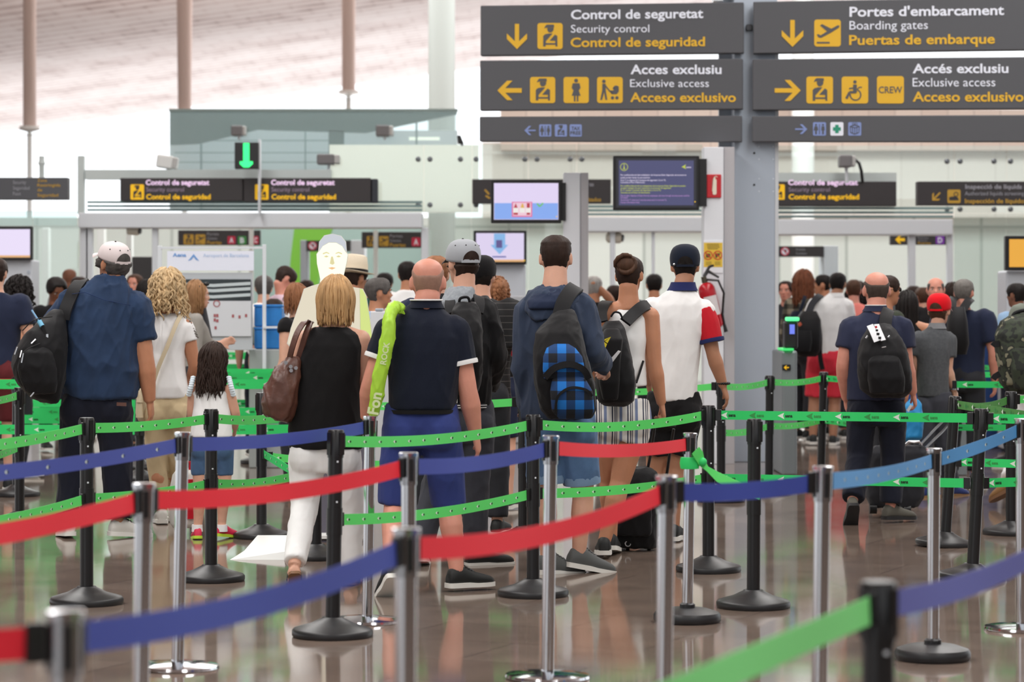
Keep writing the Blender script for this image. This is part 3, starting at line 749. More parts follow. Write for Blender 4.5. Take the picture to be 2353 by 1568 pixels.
screen('black monitor showing three bottles on a pink card, left of the pale pillar', 1128, 413, 1290, 513, 26.1, 7, 8, lil, [
    ('blue_band', pbl, lambda mb, f: g_rect(mb, f, 1136, 467, 1282, 504, .005)),
    ('pink_card', emis('card_pink', rgb(240, 120, 170), .9), lambda mb, f: g_rect(mb, f, 1176, 464, 1223, 499, .006)),
    ('card_inner', emis('card_pale', rgb(255, 214, 230), .9), lambda mb, f: g_rect(mb, f, 1179, 466, 1220, 496, .0065)),
    ('red_bottles', emis('bottle_red', rgb(205, 60, 80), .8), bottles_red),
    ('bottle_labels', emis('bottle_white', rgb(255, 250, 245), .9), lambda mb, f: [g_rect(mb, f, x-6, 478, x+6, 489, .008) for x in (1185, 1200, 1214)]),
    ('amber_bottle', emis('bottle_amber', rgb(240, 190, 90), .9), lambda mb, f: g_poly(mb, f, [(1196, 478), (1199, 468), (1202, 468), (1205, 478)], .0075)),
    ('check_mark', emis('tick_green', rgb(120, 205, 110), .9), lambda mb, f: g_line(mb, f, [(1234, 468), (1240, 475), (1248, 467)], 3.5, .007)),
    ('power_light', emis('led_amber', rgb(250, 200, 40), 1.0), lambda mb, f: g_disc(mb, f, 1279, 498, 1.8, .006, n=8))],
    arm=(W(1286, 420, 26.16), W(1300, 508, 26.25)))
screen('black monitor with pale blue down arrow above the pale kiosk', 1088, 530, 1210, 608, 30, 6, 6, emis('screen_pale', rgb(232, 220, 250), .95), [
    ('blue_arrow', emis('arrow_blue', rgb(140, 190, 240), .95), lambda mb, f: g_poly(mb, f, [(1135, 537), (1161, 537), (1161, 563), (1168, 563), (1148, 585), (1127, 563), (1135, 563)], .006)),
    ('chip', emis('chip_violet', rgb(110, 96, 160), .8), lambda mb, f: g_rect(mb, f, 1140, 552, 1154, 570, .007)),
    ('tray', emis('tray_violet', rgb(90, 100, 180), .8), lambda mb, f: g_rect(mb, f, 1131, 589, 1163, 592, .006)),
    ('orange_strip', emis('strip_orange', rgb(245, 190, 130), .9), lambda mb, f: g_rect(mb, f, 1094, 597, 1204, 602, .006)),
    ('power_light', emis('led_amber', rgb(250, 200, 40), 1.0), lambda mb, f: g_disc(mb, f, 1205, 599, 1.8, .007, n=8))])
screen('black monitor with blank lilac screen at the left edge', -60, 520, 74, 598, 30, 5, 7, emis('screen_lilac_pale', rgb(240, 228, 255), 1.0), [
    ('orange_strip', emis('strip_orange', rgb(245, 190, 130), .9), lambda mb, f: g_rect(mb, f, -55, 587, 69, 592, .006))])
screen('black monitor with orange screen at the right edge', 2310, 542, 2420, 622, 27, 9, 8, emis('screen_orange', rgb(246, 178, 62), .95), [])
# kiosks under the monitors
def kiosk(label, x0, x1, y0, D, m):
    t = thing('kiosk', label, 'kiosk', W((x0+x1)/2, floor_row(D), D))
    pxbox(x0, y0, x1, floor_row(D) - 8, D + .1, .5).build('body', m, t, smooth=0, bevel=.02)
    pxbox(x0 + 6, floor_row(D) - 10, x1 - 6, floor_row(D), D + .14, .4).build('plinth', black_plastic, t, smooth=0)
    return t
kw = mat('kiosk_white', rgb(206, 212, 220), .5)
t = kiosk('pale grey kiosk below the lilac screen at left edge', -60, 73, 597, 30, kw)
p = W(66, 626, 30.1); MB().tube([p + V((0, -.01, 0)), p + V((0, .02, 0))], .02, 10).build('keyhole', grey_steel, t)
t = kiosk('pale grey kiosk below the down arrow screen', 1092, 1208, 607, 30, kw)
t = kiosk('pale grey kiosk below the orange screen at right edge', 2312, 2420, 622, 27, kw)
t = thing('counter_unit', 'grey counter with small orange label behind the child with fair hair', 'counter', W(1190, floor_row(29), 29))
pxbox(1155, 680, 1225, floor_row(29), 29, .5).build('body', mat('counter_grey', rgb(186, 190, 196), .5), t, smooth=0, bevel=.015)
pxbox(1163, 688, 1176, 700, 28.995, .01).build('label_plate', mat('label_orange', rgb(220, 110, 50), .5), t, smooth=0)

# security signs on the portals
def lane_sign(label, x0, y0, x1, y1, D, px, tx, xw=146, cap=None):
    f = plane_map((x0+x1)/2, (y0+y1)/2, D)
    t = sign_panel('lane_sign', label, f, x0, y0, x1, y1, sign_dark, .18)
    pictogram(t, f, px, 424, px + 31, 459, officer, r=.08, m=lit_yellow, gm=sign_dark)
    lettering(t, f, [('Control de seguretat', tx, tx + xw, 425, 11.5, .03, 0)], lit_lilac)
    lettering(t, f, [('Security control', tx + 1, tx + xw*.60, 440.5, 10, 0, 0)], dim_lilac, 'thin_lettering')
    lettering(t, f, [('Control de seguridad', tx + 1, tx + xw + 3, 458, 11.5, .03, 0)], lit_yellow, 'yellow_lettering')
    return t
lane_sign('black Control de seguretat sign, left one of the pair over the left portal', 276, 409, 558, 462, 33.0, 300, 335)
lane_sign('black Control de seguretat sign, right one of the pair over the left portal', 559.5, 409, 852, 464, 33.0, 586, 623)
lane_sign('black Control de seguretat sign over the right portal', 1760, 417, 2060, 474, 33.08, 1772, 1811, 160)
o = pxbox(853, 411, 868, 466, 33.05, .2).build('sign_end_box', mat('end_box', rgb(40, 44, 54), .4), smooth=0, bevel=.01); center_at(o, W(860, 466, 33.1)); tag(o, 'dark end box at the right end of the paired lane signs', 'box')
f = plane_map(70, 433, 31.5)
t = sign_panel('lane_sign', 'dark sign cut by the left edge with dim white and yellow words', f, -160, 408, 156, 459, dark_grey, .16)
lettering(t, f, [('Security', 30, 60, 423, 8, 0, 0), ('Seguridad', 30, 68, 436, 8, 0, 0), ('Fast', 30, 48, 449, 8, 0, 0)], dim_white)
lettering(t, f, [('Zona', 86, 108, 418, 7, .01, 0), ('Restringida', 86, 139, 429, 7, .01, 0), ('de', 86, 97, 440, 7, .01, 0), ('Seguridad', 86, 134, 452, 7, .01, 0)], dim_yellow, 'yellow_lettering')
f = plane_map(2230, 443, 31.0)
t = sign_panel('lane_sign', 'black liquids inspection sign at the right edge', f, 2108, 417, 2460, 472, sign_dark, .16)
arrow_part(t, f, 2151, 452, 26, 135, dim_yellow, .14)
def bag_scan(mb, f, cx, cy, s, off):
    g_poly(mb, f, [(cx-.36*s, cy+.05*s), (cx+.1*s, cy-.02*s), (cx+.3*s, cy+.1*s), (cx+.36*s, cy+.3*s), (cx-.36*s, cy+.3*s)], off); g_ring(mb, f, cx+.15*s, cy-.15*s, .18*s, .06*s, off)
pictogram(t, f, 2177, 436, 2207, 467, bag_scan, m=dim_yellow, gm=sign_dark)
lettering(t, f, [('Inspecció de líquids autoritzats', 2218, 2425, 434, 10, .02, 0), ('Authorized liquids screening', 2217, 2353, 449, 9, 0, 0)], dim_white)
lettering(t, f, [('Inspección de líquidos autorizados', 2217, 2440, 467, 10, .02, 0)], dim_yellow, 'yellow_lettering')
f = plane_map(1250, 440, 33.40)
t = sign_panel('lane_sign', 'dark sign half hidden behind the bottle screen with a yellow arrow', f, 1085, 412, 1404, 468, sign_dark, .16)
mb = MB(); g_line(mb, f, [(1114, 436), (1124, 447)], 4, .005); g_line(mb, f, [(1116, 450), (1126, 456)], 4, .005); mb.build('arrow', dim_yellow, t, smooth=0, fix=False)
lettering(t, f, [('tos', 1354, 1364, 428, 9, .02, 0)], dim_white); lettering(t, f, [('autorizados', 1325, 1381, 463, 9, .02, 0)], dim_yellow, 'yellow_lettering')
# LED arrow
f = plane_map(566, 357, 32.7)
t = sign_panel('led_sign', 'square black sign with a green lit down arrow above the lane signs', f, 539, 327, 594, 388, black_plastic, .15)
t2 = emis('led_green', rgb(40, 235, 120), 2.2)
mb = MB(); g_rect(mb, f, 559, 329, 573, 371, .006); g_poly(mb, f, [(551, 371), (581, 371), (581, 377), (572, 385), (560, 385), (551, 377)], .006); mb.build('lit_arrow', t2, t, smooth=0, fix=False)
pxbox(593, 320, 597, 492, 32.8, .19).build('mast', pale_metal, t, smooth=0)
# inner hanging signs seen beneath the portals
def gate_sign(label, x0, y0, x1, y1, D, squares, letters, words=None, pole=None):
    f = plane_map((x0+x1)/2, (y0+y1)/2, D)
    t = sign_panel('gate_sign', label, f, x0, y0, x1, y1, sign_dark, .12)
    for (a, b2, c, d, fn) in squares: pictogram(t, f, a, b2, c, d, fn, m=dim_yellow, gm=sign_dark)
    for (s, a, b2, c, d, m) in letters:
        p = pictogram(t, f, a, b2, c, d, None, m=m, name='gate_letter')
        mb = MB(); g_text(mb, f, s, a + (c-a)*.25, c - (c-a)*.25, d - (d-b2)*.18, (d-b2)*.64, .007, 0, .03); mb.build('glyph', sign_white, p, smooth=0, fix=False)
    if pole: pxbox(pole, y0 - 4, pole + 10, floor_row(D), D - .06, .06).build('pole', mat('pale_post', rgb(222, 226, 224), 0.5), t, smooth=0)
    if words:
        x, w = words; h = (y1-y0)
        lettering(t, f, [('Portes', x, x + w*.8, y0 + h*.35, h*.2, 0, 0), ('Gates', x, x + w*.7, y0 + h*.62, h*.17, 0, 0)], dim_white)
        lettering(t, f, [('Puertas', x, x + w, y0 + h*.92, h*.22, .02, 0)], dim_yellow, 'yellow_lettering')
    return t
gate_sign('black gate sign with letters A and B seen through the left portal', 409, 529, 598, 564, 38, [(422, 539, 445, 562, officer), (449, 539, 472, 562, plane_icon)], [('A', 523, 543, 541, 561, letter_red), ('B', 547, 543, 566, 562, letter_green), ('C', 582, 543, 594, 561, letter_red)], (476, 33), 572)
gate_sign('black gate sign with letter A beside the right end of the left portal', 831, 533, 971, 570, 38, [(843, 543, 861, 566, officer), (871, 543, 893, 566, plane_icon)], [('A', 946, 546, 966, 566, letter_red)], (896, 36), 858)
t = gate_sign('black gate sign with yellow left arrow and letter D seen through the right portal', 2046, 541, 2186, 563, 37, [], [('D', 2150, 542.5, 2170, 561.5, letter_violet), ('E', 2174, 542.5, 2186, 561.5, letter_blue)], (2109, 30), 2092)
f = plane_map(2116, 552, 37)
mb = MB(); arrow(mb, f, 2068, 551, 22, 180, .006, .3); mb.build('arrow', lit_yellow, t, smooth=0, fix=False)
# lane gates (walk-through detectors) with header signs
def detector(label, x0, x1, y0, D):
    t = thing('metal_detector', label, 'detector', W((x0+x1)/2, floor_row(D), D))
    w = (x1-x0)
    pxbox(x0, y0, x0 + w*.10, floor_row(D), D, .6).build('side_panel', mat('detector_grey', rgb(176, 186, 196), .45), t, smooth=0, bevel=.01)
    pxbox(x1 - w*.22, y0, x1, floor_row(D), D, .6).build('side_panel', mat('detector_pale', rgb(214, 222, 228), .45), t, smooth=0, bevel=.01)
    f = plane_map((x0+x1)/2, y0, D - .02)
    pxbox(x0 + w*.1, y0 + 1, x1 - w*.22, y0 + 25, D - .02, .4).build('header_sign', sign_dark, t, smooth=0)
    mb = MB(); cx = x0 + w*.19; g_disc(mb, f, cx, y0 + 13, 10, .004); g_ = mb.build('pictogram', sign_white, t, smooth=0, fix=False)
    mb = MB(); g_ring(mb, f, cx, y0 + 13, 10, 2.4, .006); g_line(mb, f, [(cx-6, y0+7), (cx+6, y0+19)], 2.4, .007); mb.build('prohibition_ring', letter_red, g_, smooth=0, fix=False)
    mb = MB(); g_poly(mb, f, [(cx-4, y0+9), (cx+5, y0+9), (cx+1, y0+18)], .005); mb.build('glyph', sign_dark, g_, smooth=0, fix=False)
    mb = MB(); g_text(mb, f, 'Prohibit', x0 + w*.36, x0 + w*.50, y0 + 11, 5, .005); g_text(mb, f, 'Forbidden', x0 + w*.36, x0 + w*.52, y0 + 20, 5, .005); mb.build('lettering', dim_white, t, smooth=0, fix=False)
    return t
detector('pale walk-through detector frame in the left portal, left of the glowing figure', 690, 838, 552, 40)
detector('pale walk-through detector frame with prohibition sign in the right portal', 1775, 1926, 565, 36)
# advertising stand with aena banner behind the fair curly hair
DA = 24.5
t = thing('banner_stand', 'metal frame stand with white aena banner and dark display panels', 'display stand', W(490, floor_row(DA), DA))
for x0, x1 in ((362, 371), (603, 611)): pxbox(x0, 562 if x0 > 500 else 565, x1, floor_row(DA), DA, .04).build('upright', pale_metal, t, smooth=0, bevel=.004)
pxbox(371, 567, 603, 572, DA, .04).build('crossbar', pale_metal, t, smooth=0)
pxbox(605, 750, 655, 755, DA - .02, .03).build('side_rail', pale_metal, t, smooth=0)
f = plane_map(490, 600, DA)
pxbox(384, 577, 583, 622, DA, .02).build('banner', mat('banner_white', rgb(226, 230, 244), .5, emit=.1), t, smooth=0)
mb = MB(); g_text(mb, f, 'Aena', 397, 428, 590, 8, .004, 0, .03); g_poly(mb, f, [(432, 600), (445, 584), (458, 600), (450, 597), (445, 590), (440, 597)], .004); mb.build('logo', mat('logo_blue', rgb(110, 160, 220), .5), t, smooth=0, fix=False)
mb = MB(); g_text(mb, f, 'Aeroport de Barcelona', 467, 572, 591, 8, .004); mb.build('lettering', mat('pale_blue_ink', rgb(176, 200, 232), .5), t, smooth=0, fix=False)
pxbox(386, 627, 580, 805, DA + .02, .03).build('backing', mat('panel_silver', rgb(196, 202, 208), .35), t, smooth=0, bevel=.004)
pxbox(424, 642, 576, 690, DA, .015).build('photo_panel', mat('panel_dark', rgb(44, 54, 58), .25), t, smooth=0)
mb = MB()
for y in (650, 662, 676): g_poly(mb, f, [(424, y), (490, y + 3), (576, y - 2), (576, y + 5), (490, y + 10), (424, y + 6)], .004)
mb.build('pale_bands', mat('band_pale', rgb(200, 212, 216), .4), t, smooth=0, fix=False)  # pale wavy bands across the dark panel
pxbox(470, 692, 577, 773, DA, .015).build('notice_board', mat('board_pale', rgb(216, 220, 226), .4), t, smooth=0)
mb = MB(); g_ring(mb, f, 498, 698, 8, 2.2, .004)
for x, y in ((491, 722), (497, 722), (491, 732), (497, 734), (493, 750), (533, 723), (548, 725), (563, 722)): g_rect(mb, f, x, y, x + 5, y + 7, .004)
mb.build('prohibition_icons', mat('icon_red', rgb(170, 90, 96), .5), t, smooth=0, fix=False)
# blue crates stacked by the stand
for i, (x0, y0, x1, y1) in enumerate(((584, 700, 648, 751), (584, 752, 648, 802))):
    lab = ('upper of two blue plastic crates beside the banner stand', 'lower of two blue plastic crates beside the banner stand')[i]
    t = thing('crate', lab, 'crate', W(616, y1, DA + .14), 'blue crates by the banner stand')
    blue_c = mat('crate_blue', rgb(38, 128, 206), .4, var=.15, vscale=9)
    pxbox(x0, y0 + 5, x1, y1, DA + .14, .33).build('body', blue_c, t, smooth=0, bevel=.015)
    pxbox(x0 - 1, y0, x1 + 1, y0 + 6, DA + .13, .35).build('rim', blue_c, t, smooth=0, bevel=.006)
o = pxbox(572, 803, 660, floor_row(DA + .1), DA + .1, .42).build('table', mat('table_grey', rgb(170, 176, 176), .5), smooth=0, bevel=.01); center_at(o, W(616, floor_row(DA+.1), DA+.1)); tag(o, 'low grey table carrying the blue crates', 'table')

# cameras and floodlights on brackets
def flood(label, x, y, w, h, D, ang=0, drop=40, body=None):
    t = thing('floodlight', label, 'floodlight', W(x, y + drop, D))
    s = D / F; c = W(x, y, D); M_ = Matrix.Translation(c) @ Matrix.Rotation(R(ang), 4, 'Y')
    MB().box((-w*s/2, -.10, -h*s/2), (w*s/2*.55, .10, h*s/2), 0, M_).build('housing', body or mat('flood_grey', rgb(120, 118, 120), .5), t, smooth=0, bevel=.02)
    MB().box((w*s/2*.5, -.09, -h*s/2*.9), (w*s/2, .09, h*s/2*.9), 0, M_).build('front', mat('flood_front', rgb(190, 190, 188), .4), t, smooth=0, bevel=.02)
    MB().tube([c + V((0, .05, -h*s/2)), W(x, y + drop, D + .05)], .02, 8).build('bracket', pale_metal, t)
    return t
flood('white projector on a bracket left of the green arrow sign', 385, 373, 48, 30, 33.4, 8, 36, white_paint)
flood('grey projector on a bracket right of the green arrow sign', 755, 367, 52, 24, 33.4, 0, 40)
flood('grey box lamp high on the green glass box, left one', 549, 301, 34, 24, 39.87, 0, 20)
flood('grey box lamp high on the green glass box, right one', 884, 301, 40, 26, 39.87, 0, 20)
t = flood('grey camera box with hanging cable above the right lane sign', 1946, 371, 38, 28, 33.0, 0, 50)
MB().tube([W(1966, 368, 33), W(1974, 375, 32.95), W(1979, 392, 32.95), W(1982, 417, 33.05)], .02, 8).build('cable', black_plastic, t)
def cctv(label, x, y, D, s=1.0):
    t = thing('security_camera', label, 'camera', W(x, y - 25, D)); k = D / F * s
    MB().tube([W(x - 18*s, y, D), W(x - 14*s, y, D), W(x + 12*s, y + 1, D), W(x + 18*s, y + 1, D)], [6*k, 12*k, 13*k, 11*k], 16).build('body', mat('camera_cream', rgb(214, 208, 194), .5), t)
    MB().tube([W(x + 16*s, y + 1, D - .01), W(x + 23*s, y + 2, D - .02)], [9*k, 8*k], 14).build('lens', black_plastic, t)
    MB().tube([W(x - 6, y, D), W(x - 6, y - 26, D)], .018, 8).build('bracket', grey_steel, t)
    return t
cctv('dome camera with black lens under the middle portal', 1410, 546, 33.2)
cctv('small dark camera under the left portal near the white cap', 305, 530, 33.2, .8)
t = thing('loudspeaker', 'small black speaker above the glass panes near the round column', 'loudspeaker', W(1058, 332, 33.6))
MB().prism([W(1050, 312, 33.5), W(1058, 310, 33.5), W(1066, 330, 33.5), W(1052, 330, 33.5)], (0, .15, 0)).build('body', black_plastic, t, smooth=0, bevel=.01)
MB().tube([W(1060, 328, 33.57), W(1062, 333, 33.6)], .02, 8).build('bracket', grey_steel, t)
# far dark gate entrance and counters seen at left
slab('dark_board', 303, 590, 350, floor_row(36), 36, .1, mat('board_dark', rgb(60, 58, 60), .5), 'dark notice board seen between the white cap and the curly hair', 'board')
slab('blue_counter', 2200, 740, 2440, floor_row(28.0), 28.0, .6, mat('counter_blue', rgb(34, 70, 130), .5), 'blue counter front behind the backpacker at right', 'counter')
slab('steel_gate', 2180, 808, 2222, floor_row(23.5), 23.5, .12, mat('gate_steel', rgb(132, 140, 144), .4, .4), 'narrow steel gate post behind the boy in the red cap', 'post')
t = thing('counter', 'grey counter with white top far behind the right hand queue', 'counter', W(1995, floor_row(34.5), 34.5))
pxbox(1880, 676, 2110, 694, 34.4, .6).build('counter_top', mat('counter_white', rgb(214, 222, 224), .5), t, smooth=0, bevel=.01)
pxbox(1885, 694, 2105, floor_row(34.5), 34.5, .45).build('counter_front', mat('counter_mid_grey', rgb(120, 128, 134), .5), t, smooth=0, bevel=.01)  # front in a darker grey than the top
# ticket scanner gate
t = thing('ticket_gate', 'black and steel ticket scanner with lit green top by the sign pillar', 'ticket gate', W(1808, floor_row(23.5), 23.5))
pxbox(1797, 806, 1832, floor_row(23.5), 23.5, .9).build('cabinet', mat('gate_steel', rgb(132, 140, 144), .4, .4), t, smooth=0, bevel=.02)
pxbox(1800, 801, 1824, 806, 23.45, .5).build('green_strip', emis('gate_green', rgb(60, 220, 110), 1.2), t, smooth=0)
pxbox(1803, 738, 1834, 802, 23.6, .2).build('reader_head', black_plastic, t, smooth=0, bevel=.02)
pxbox(1809, 729, 1837, 738, 23.55, .2).build('green_lamp', emis('gate_green_bright', rgb(90, 240, 150), 1.6), t, smooth=0, bevel=.01)
pxbox(1815, 746, 1826, 768, 23.58, .02).build('reader_screen', emis('reader_blue', rgb(120, 140, 255), 1.0), t, smooth=0)
f = plane_map(1806, 845, 23.49)
mb = MB(); g_rr(mb, f, 1797, 838, 1817, 852, 2, .004); pl = mb.build('arrow_plate', black_plastic, t, smooth=0, fix=False)
mb = MB(); arrow(mb, f, 1807, 845, 12, 180, .006, .2); mb.build('arrow', lit_yellow, pl, smooth=0, fix=False)
# ================================================================ STANCHIONS AND BELTS
black_post = mat('post_black', rgb(26, 26, 28), .32)
black_base = mat('base_black', rgb(34, 34, 36), .42)
chrome = mat('chrome', rgb(205, 206, 210), .10, 1.0)
chrome_cap = mat('chrome_cap', rgb(176, 178, 182), .16, 1.0)
HB, HCD, HCF = .925, .885, .965
def post_proto(kind):
    if kind == 'black':
        t = thing('stanchion', '', 'stanchion')
        MB().lathe([(0, 0), (.178, 0), (.182, .008), (.182, .026), (.174, .036), (.10, .058), (.052, .082), (.046, .088), (0, .088)], n=40).build('base', black_base, t, world=False)
        MB().lathe([(0, .08), (.033, .08), (.033, HB - .12), (0, HB - .12)], n=24).build('pole', black_post, t, world=False)
        h = MB().lathe([(0, HB - .125), (.036, HB - .125), (.037, HB - .006), (.033, HB), (0, HB)], n=24).build('belt_head', black_post, t, world=False)
        for a in range(4):
            M_ = Matrix.Rotation(R(45 + 90*a), 4, 'Z')
            MB().box((-.012, -.042, HB - .112), (.012, -.030, HB - .012), 0, M_).build('belt_slot', black_post, h, world=False, smooth=0)
        MB().lathe([(0, .455), (.036, .455), (.036, .575), (0, .575)], n=24).build('lower_belt_head', black_post, t, world=False)
        for z in (.60, .78):
            M_ = Matrix.Rotation(R(20), 4, 'Z')
            MB().box((-.004, -.036, z), (.004, -.030, z + .008), 0, M_).build('rivet', pale_metal, t, world=False, smooth=0)
        return t
    hh = HCD if kind == 'dome' else HCF
    t = thing('stanchion', '', 'stanchion')
    if kind == 'dome':
        MB().lathe([(0, 0), (.150, 0), (.158, .010), (.158, .032), (.150, .046), (.10, .062), (.03, .068), (0, .068)], n=40).build('base', black_base, t, world=False)
        MB().lathe([(0, .06), (.036, .06), (.036, .082), (.026, .09), (0, .09)], n=20).build('collar', black_base, t, world=False)
    else:
        MB().lathe([(0, 0), (.166, 0), (.170, .006), (.166, .016), (.12, .022), (.034, .028), (0, .028)], n=40).build('base', chrome, t, world=False)
    MB().lathe([(0, .02), (.0255, .02), (.0255, hh - .11), (0, hh - .11)], n=28).build('pole', chrome, t, world=False)
    MB().lathe([(0, hh - .115), (.029, hh - .115), (.030, hh - .012), (0, hh - .012)], n=24).build('belt_head', chrome_cap, t, world=False)
    MB().lathe([(0, hh - .012), (.0335, hh - .012), (.0335, hh - .002), (.030, hh), (0, hh)], n=24).build('cap', chrome, t, world=False)
    for a in range(4):
        M_ = Matrix.Rotation(R(90*a + 20), 4, 'Z')
        MB().box((-.008, -.0335, hh - .100), (.008, -.026, hh - .022), 0, M_).build('belt_slot', black_post, t, world=False, smooth=0)
    return t
PH = {'black': HB, 'dome': HCD, 'disc': HCF}
POSTS = {}
_proto = {}
def post(key, px, ytop, kind, label, pxb=None, rz=0, group=None):
    h = PH[kind]; D = (CZ - h) * F / (ytop - HY)
    base = W(pxb if pxb else px, HY, D); base.z = 0
    top = W(px, ytop, D)
    if kind not in _proto: t = _proto[kind] = post_proto(kind)
    else: t = copy_tree(_proto[kind])
    t.location = base
    t.rotation_euler = (0, math.atan2(top.x - base.x, h), 0)
    t['label'] = label
    t['group'] = group or ('black belt posts of the green queue' if kind == 'black' else 'chrome belt posts in front')
    POSTS[key] = (base, top, kind)
    return t
post('B1', 199, 960, 'black', 'black stanchion standing in front of the man in the denim shirt')
post('B2', 485, 940, 'black', 'black stanchion standing in front of the girl with long dark hair')
post('B6', 772, 988, 'black', 'black stanchion with round base before the woman in white trousers', 764)
post('B8', 1225, 953, 'black', 'black stanchion in front of the man in the blue hoodie, right of a pair')
post('B9', 1628, 932, 'black', 'black stanchion behind the shorter chrome post with the knotted green belt')
post('B11', 1734, 963, 'black', 'black stanchion without belts in front of the long straight green belt', 1731)
post('B15', 2255, 939, 'black', 'tilted black stanchion at the right end of the long straight green belt', 2234)
post('P7', 726, 921, 'black', 'black stanchion hidden behind the woman in white trousers')
post('Pa', 45, 891, 'black', 'black stanchion below the black bag at the left edge')
post('P5b', 601, 903, 'black', 'black stanchion right of the girl, nearer of a close pair')
post('P8b', 1203, 905, 'black', 'black stanchion just left of and behind another, beside the hoodie man')
post('B10', 1657, 872, 'black', 'black stanchion by the right hand of the man in the white shirt')
post('B12', 1769, 863, 'black', 'black stanchion in front of the steel sign pillar', 1767)
post('B13', 1893, 855, 'black', 'black stanchion in front of the red shorts', 1886)
post('B14', 2195, 910, 'black', 'tilted black stanchion in front of the boy in the red cap', 2171)
post('B16', 2323, 900, 'black', 'black stanchion under the camouflage backpack')
post('P17', 2018, 1336, 'black', 'blurred black stanchion nearest the camera at bottom right')
post('C2', 420, 993, 'disc', 'chrome stanchion with flat chrome base left of the girl', 408)
post('C3', 851, 956, 'disc', 'chrome stanchion in front of the bald man holding the blue belt end', 844)
post('C6', 1266, 1001, 'disc', 'chrome stanchion with flat chrome base joining blue and red belts', 1258)
post('C8', 1586, 995, 'dome', 'chrome stanchion on a black base with a green belt knotted round it', 1579)
post('C10', 2146, 1030, 'dome', 'chrome stanchion on a round black base in the light blue belt row', 2143)
post('C1', 331, 1110, 'disc', 'blurred chrome stanchion at left where two red belts meet', 318)
post('C4', 939, 1040, 'disc', 'chrome stanchion where red and blue belts meet, before the bald man', 938)
post('C5', 933, 1213, 'disc', 'blurred chrome stanchion in front at centre joining dark blue and red belts', 930)
post('C7', 1532, 1093, 'disc', 'blurred chrome stanchion right of centre joining red and blue belts', 1522)
post('C9', 1891, 1071, 'disc', 'blurred chrome stanchion joining dark blue and light blue belts', 1880)
post('C11', 2347, 962, 'disc', 'chrome stanchion with flat chrome base cut by the right edge')
post('C12', 148, 1402, 'disc', 'large blurred chrome stanchion nearest the camera at bottom left')

belt_green = mat('belt_green', rgb(92, 224, 108), .55, bump=.05, bscale=300)
belt_green_dk = mat('belt_green_flat', rgb(44, 212, 108), .55, bump=.05, bscale=300)
belt_blue = mat('belt_blue', rgb(60, 76, 164), .6, bump=.05, bscale=300)
belt_violet = mat('belt_violet', rgb(92, 98, 172), .6, bump=.05, bscale=300)
belt_red = mat('belt_red', rgb(238, 34, 54), .6, bump=.05, bscale=300)
belt_teal = mat('belt_light_blue', rgb(72, 146, 206), .6, bump=.05, bscale=300)
belt_lime = mat('belt_pale_green', rgb(128, 226, 132), .6)
belt_olive = mat('belt_olive_green', rgb(74, 146, 66), .6, bump=.05, bscale=300)
print_white = mat('print_white', rgb(226, 240, 226), .6)
print_black = mat('print_black', rgb(20, 44, 28), .6)
print_faint = mat('print_faint', rgb(52, 150, 74), .6)
UP = V((0, 0, 1))
def belt(label, a, b, m, sag=.03, w=.05, logos=None, group=None, twist=0.0, clip=True, sagpow=1.0, mid=None):
    """a, b: end points of the belt's centre line"""
    a = V(a); b = V(b); N = 24
    L = (b - a).length; h = V((b.x - a.x, b.y - a.y, 0)).normalized()
    n = V((h.y, -h.x, 0))
    if n.y > 0: n = -n                      # towards the camera
    def P(s): return a.lerp(b, s) - UP * sag * 4 * s * (1 - s)
    def side(s):
        t = twist * math.sin(math.pi * s) + .05 * math.sin(s * 9 + L)
        return UP * math.cos(t) + n * math.sin(t)
    mb = MB(); rings = []
    for i in range(N + 1):
        s = i / N; p = P(s); u = side(s)
        rings.append([p - u*w/2 + n*.0008, p + u*w/2 + n*.0008, p + u*w/2 - n*.0008, p - u*w/2 - n*.0008])
    mb.rings(rings)
    if logos:
        step, kind = logos
        k = int(L / step)
        for i in range(k):
            s = (i + .55) / max(1, L / step)
            if s > .985: break
            p = P(s); u = side(s); t = (P(min(1, s + .01)) - P(max(0, s - .01))).normalized()
            if (b - a).x < 0: t = -t
            nn = n
            def q(x, y, off=.0022): return p + t*x + u*y + nn*off
            if kind == 'small':
                mb.add([q(-.014, 0), q(.003, .009), q(.001, 0), q(.003, -.009)], [(0, 3, 2, 1)], 1)
                mb.add([q(.006, -.004), q(.017, -.004), q(.017, .004), q(.006, .004)], [(0, 1, 2, 3)], 2)
            else:
                faint = (i % 2 == 1)
                mb.add([q(-.055, .0), q(-.018, .017), q(-.024, .0), q(-.016, -.019)], [(0, 3, 2, 1)], 3 if faint else 1)
                vv, ff = text_geo('aena', .03)
                mb.add([q(-.012 + x*.022, -.008 + y*.026 , .0024) for x, y in vv], ff, 3 if faint else 2)
    t = thing('retractable_belt', label, 'belt', a.lerp(b, .5), group or 'belts between the posts')
    mb.build('webbing', [m, print_white, print_black, print_faint], t, smooth=60, fix=False)
    if clip:
        d = (b - a).normalized()
        for e, dd in ((b, -d), (a, d)):
            c = MB(); c.prism([e + dd*.0 - UP*w*.62 + n*.008, e + dd*.035 - UP*w*.62 + n*.008, e + dd*.035 + UP*w*.62 + n*.008, e + UP*w*.62 + n*.008], -n*.016)
            c.build('clip', black_post, t, smooth=0, bevel=.003)
    return t
def at_post(k, z, toward, r=.038):
    base, top, kind = POSTS[k]; h = top.z
    p = base.lerp(top, z / h)
    d = V(toward) - p; d.z = 0
    return p + d.normalized() * r
ZU, ZL, ZC = .872, .52, -.052
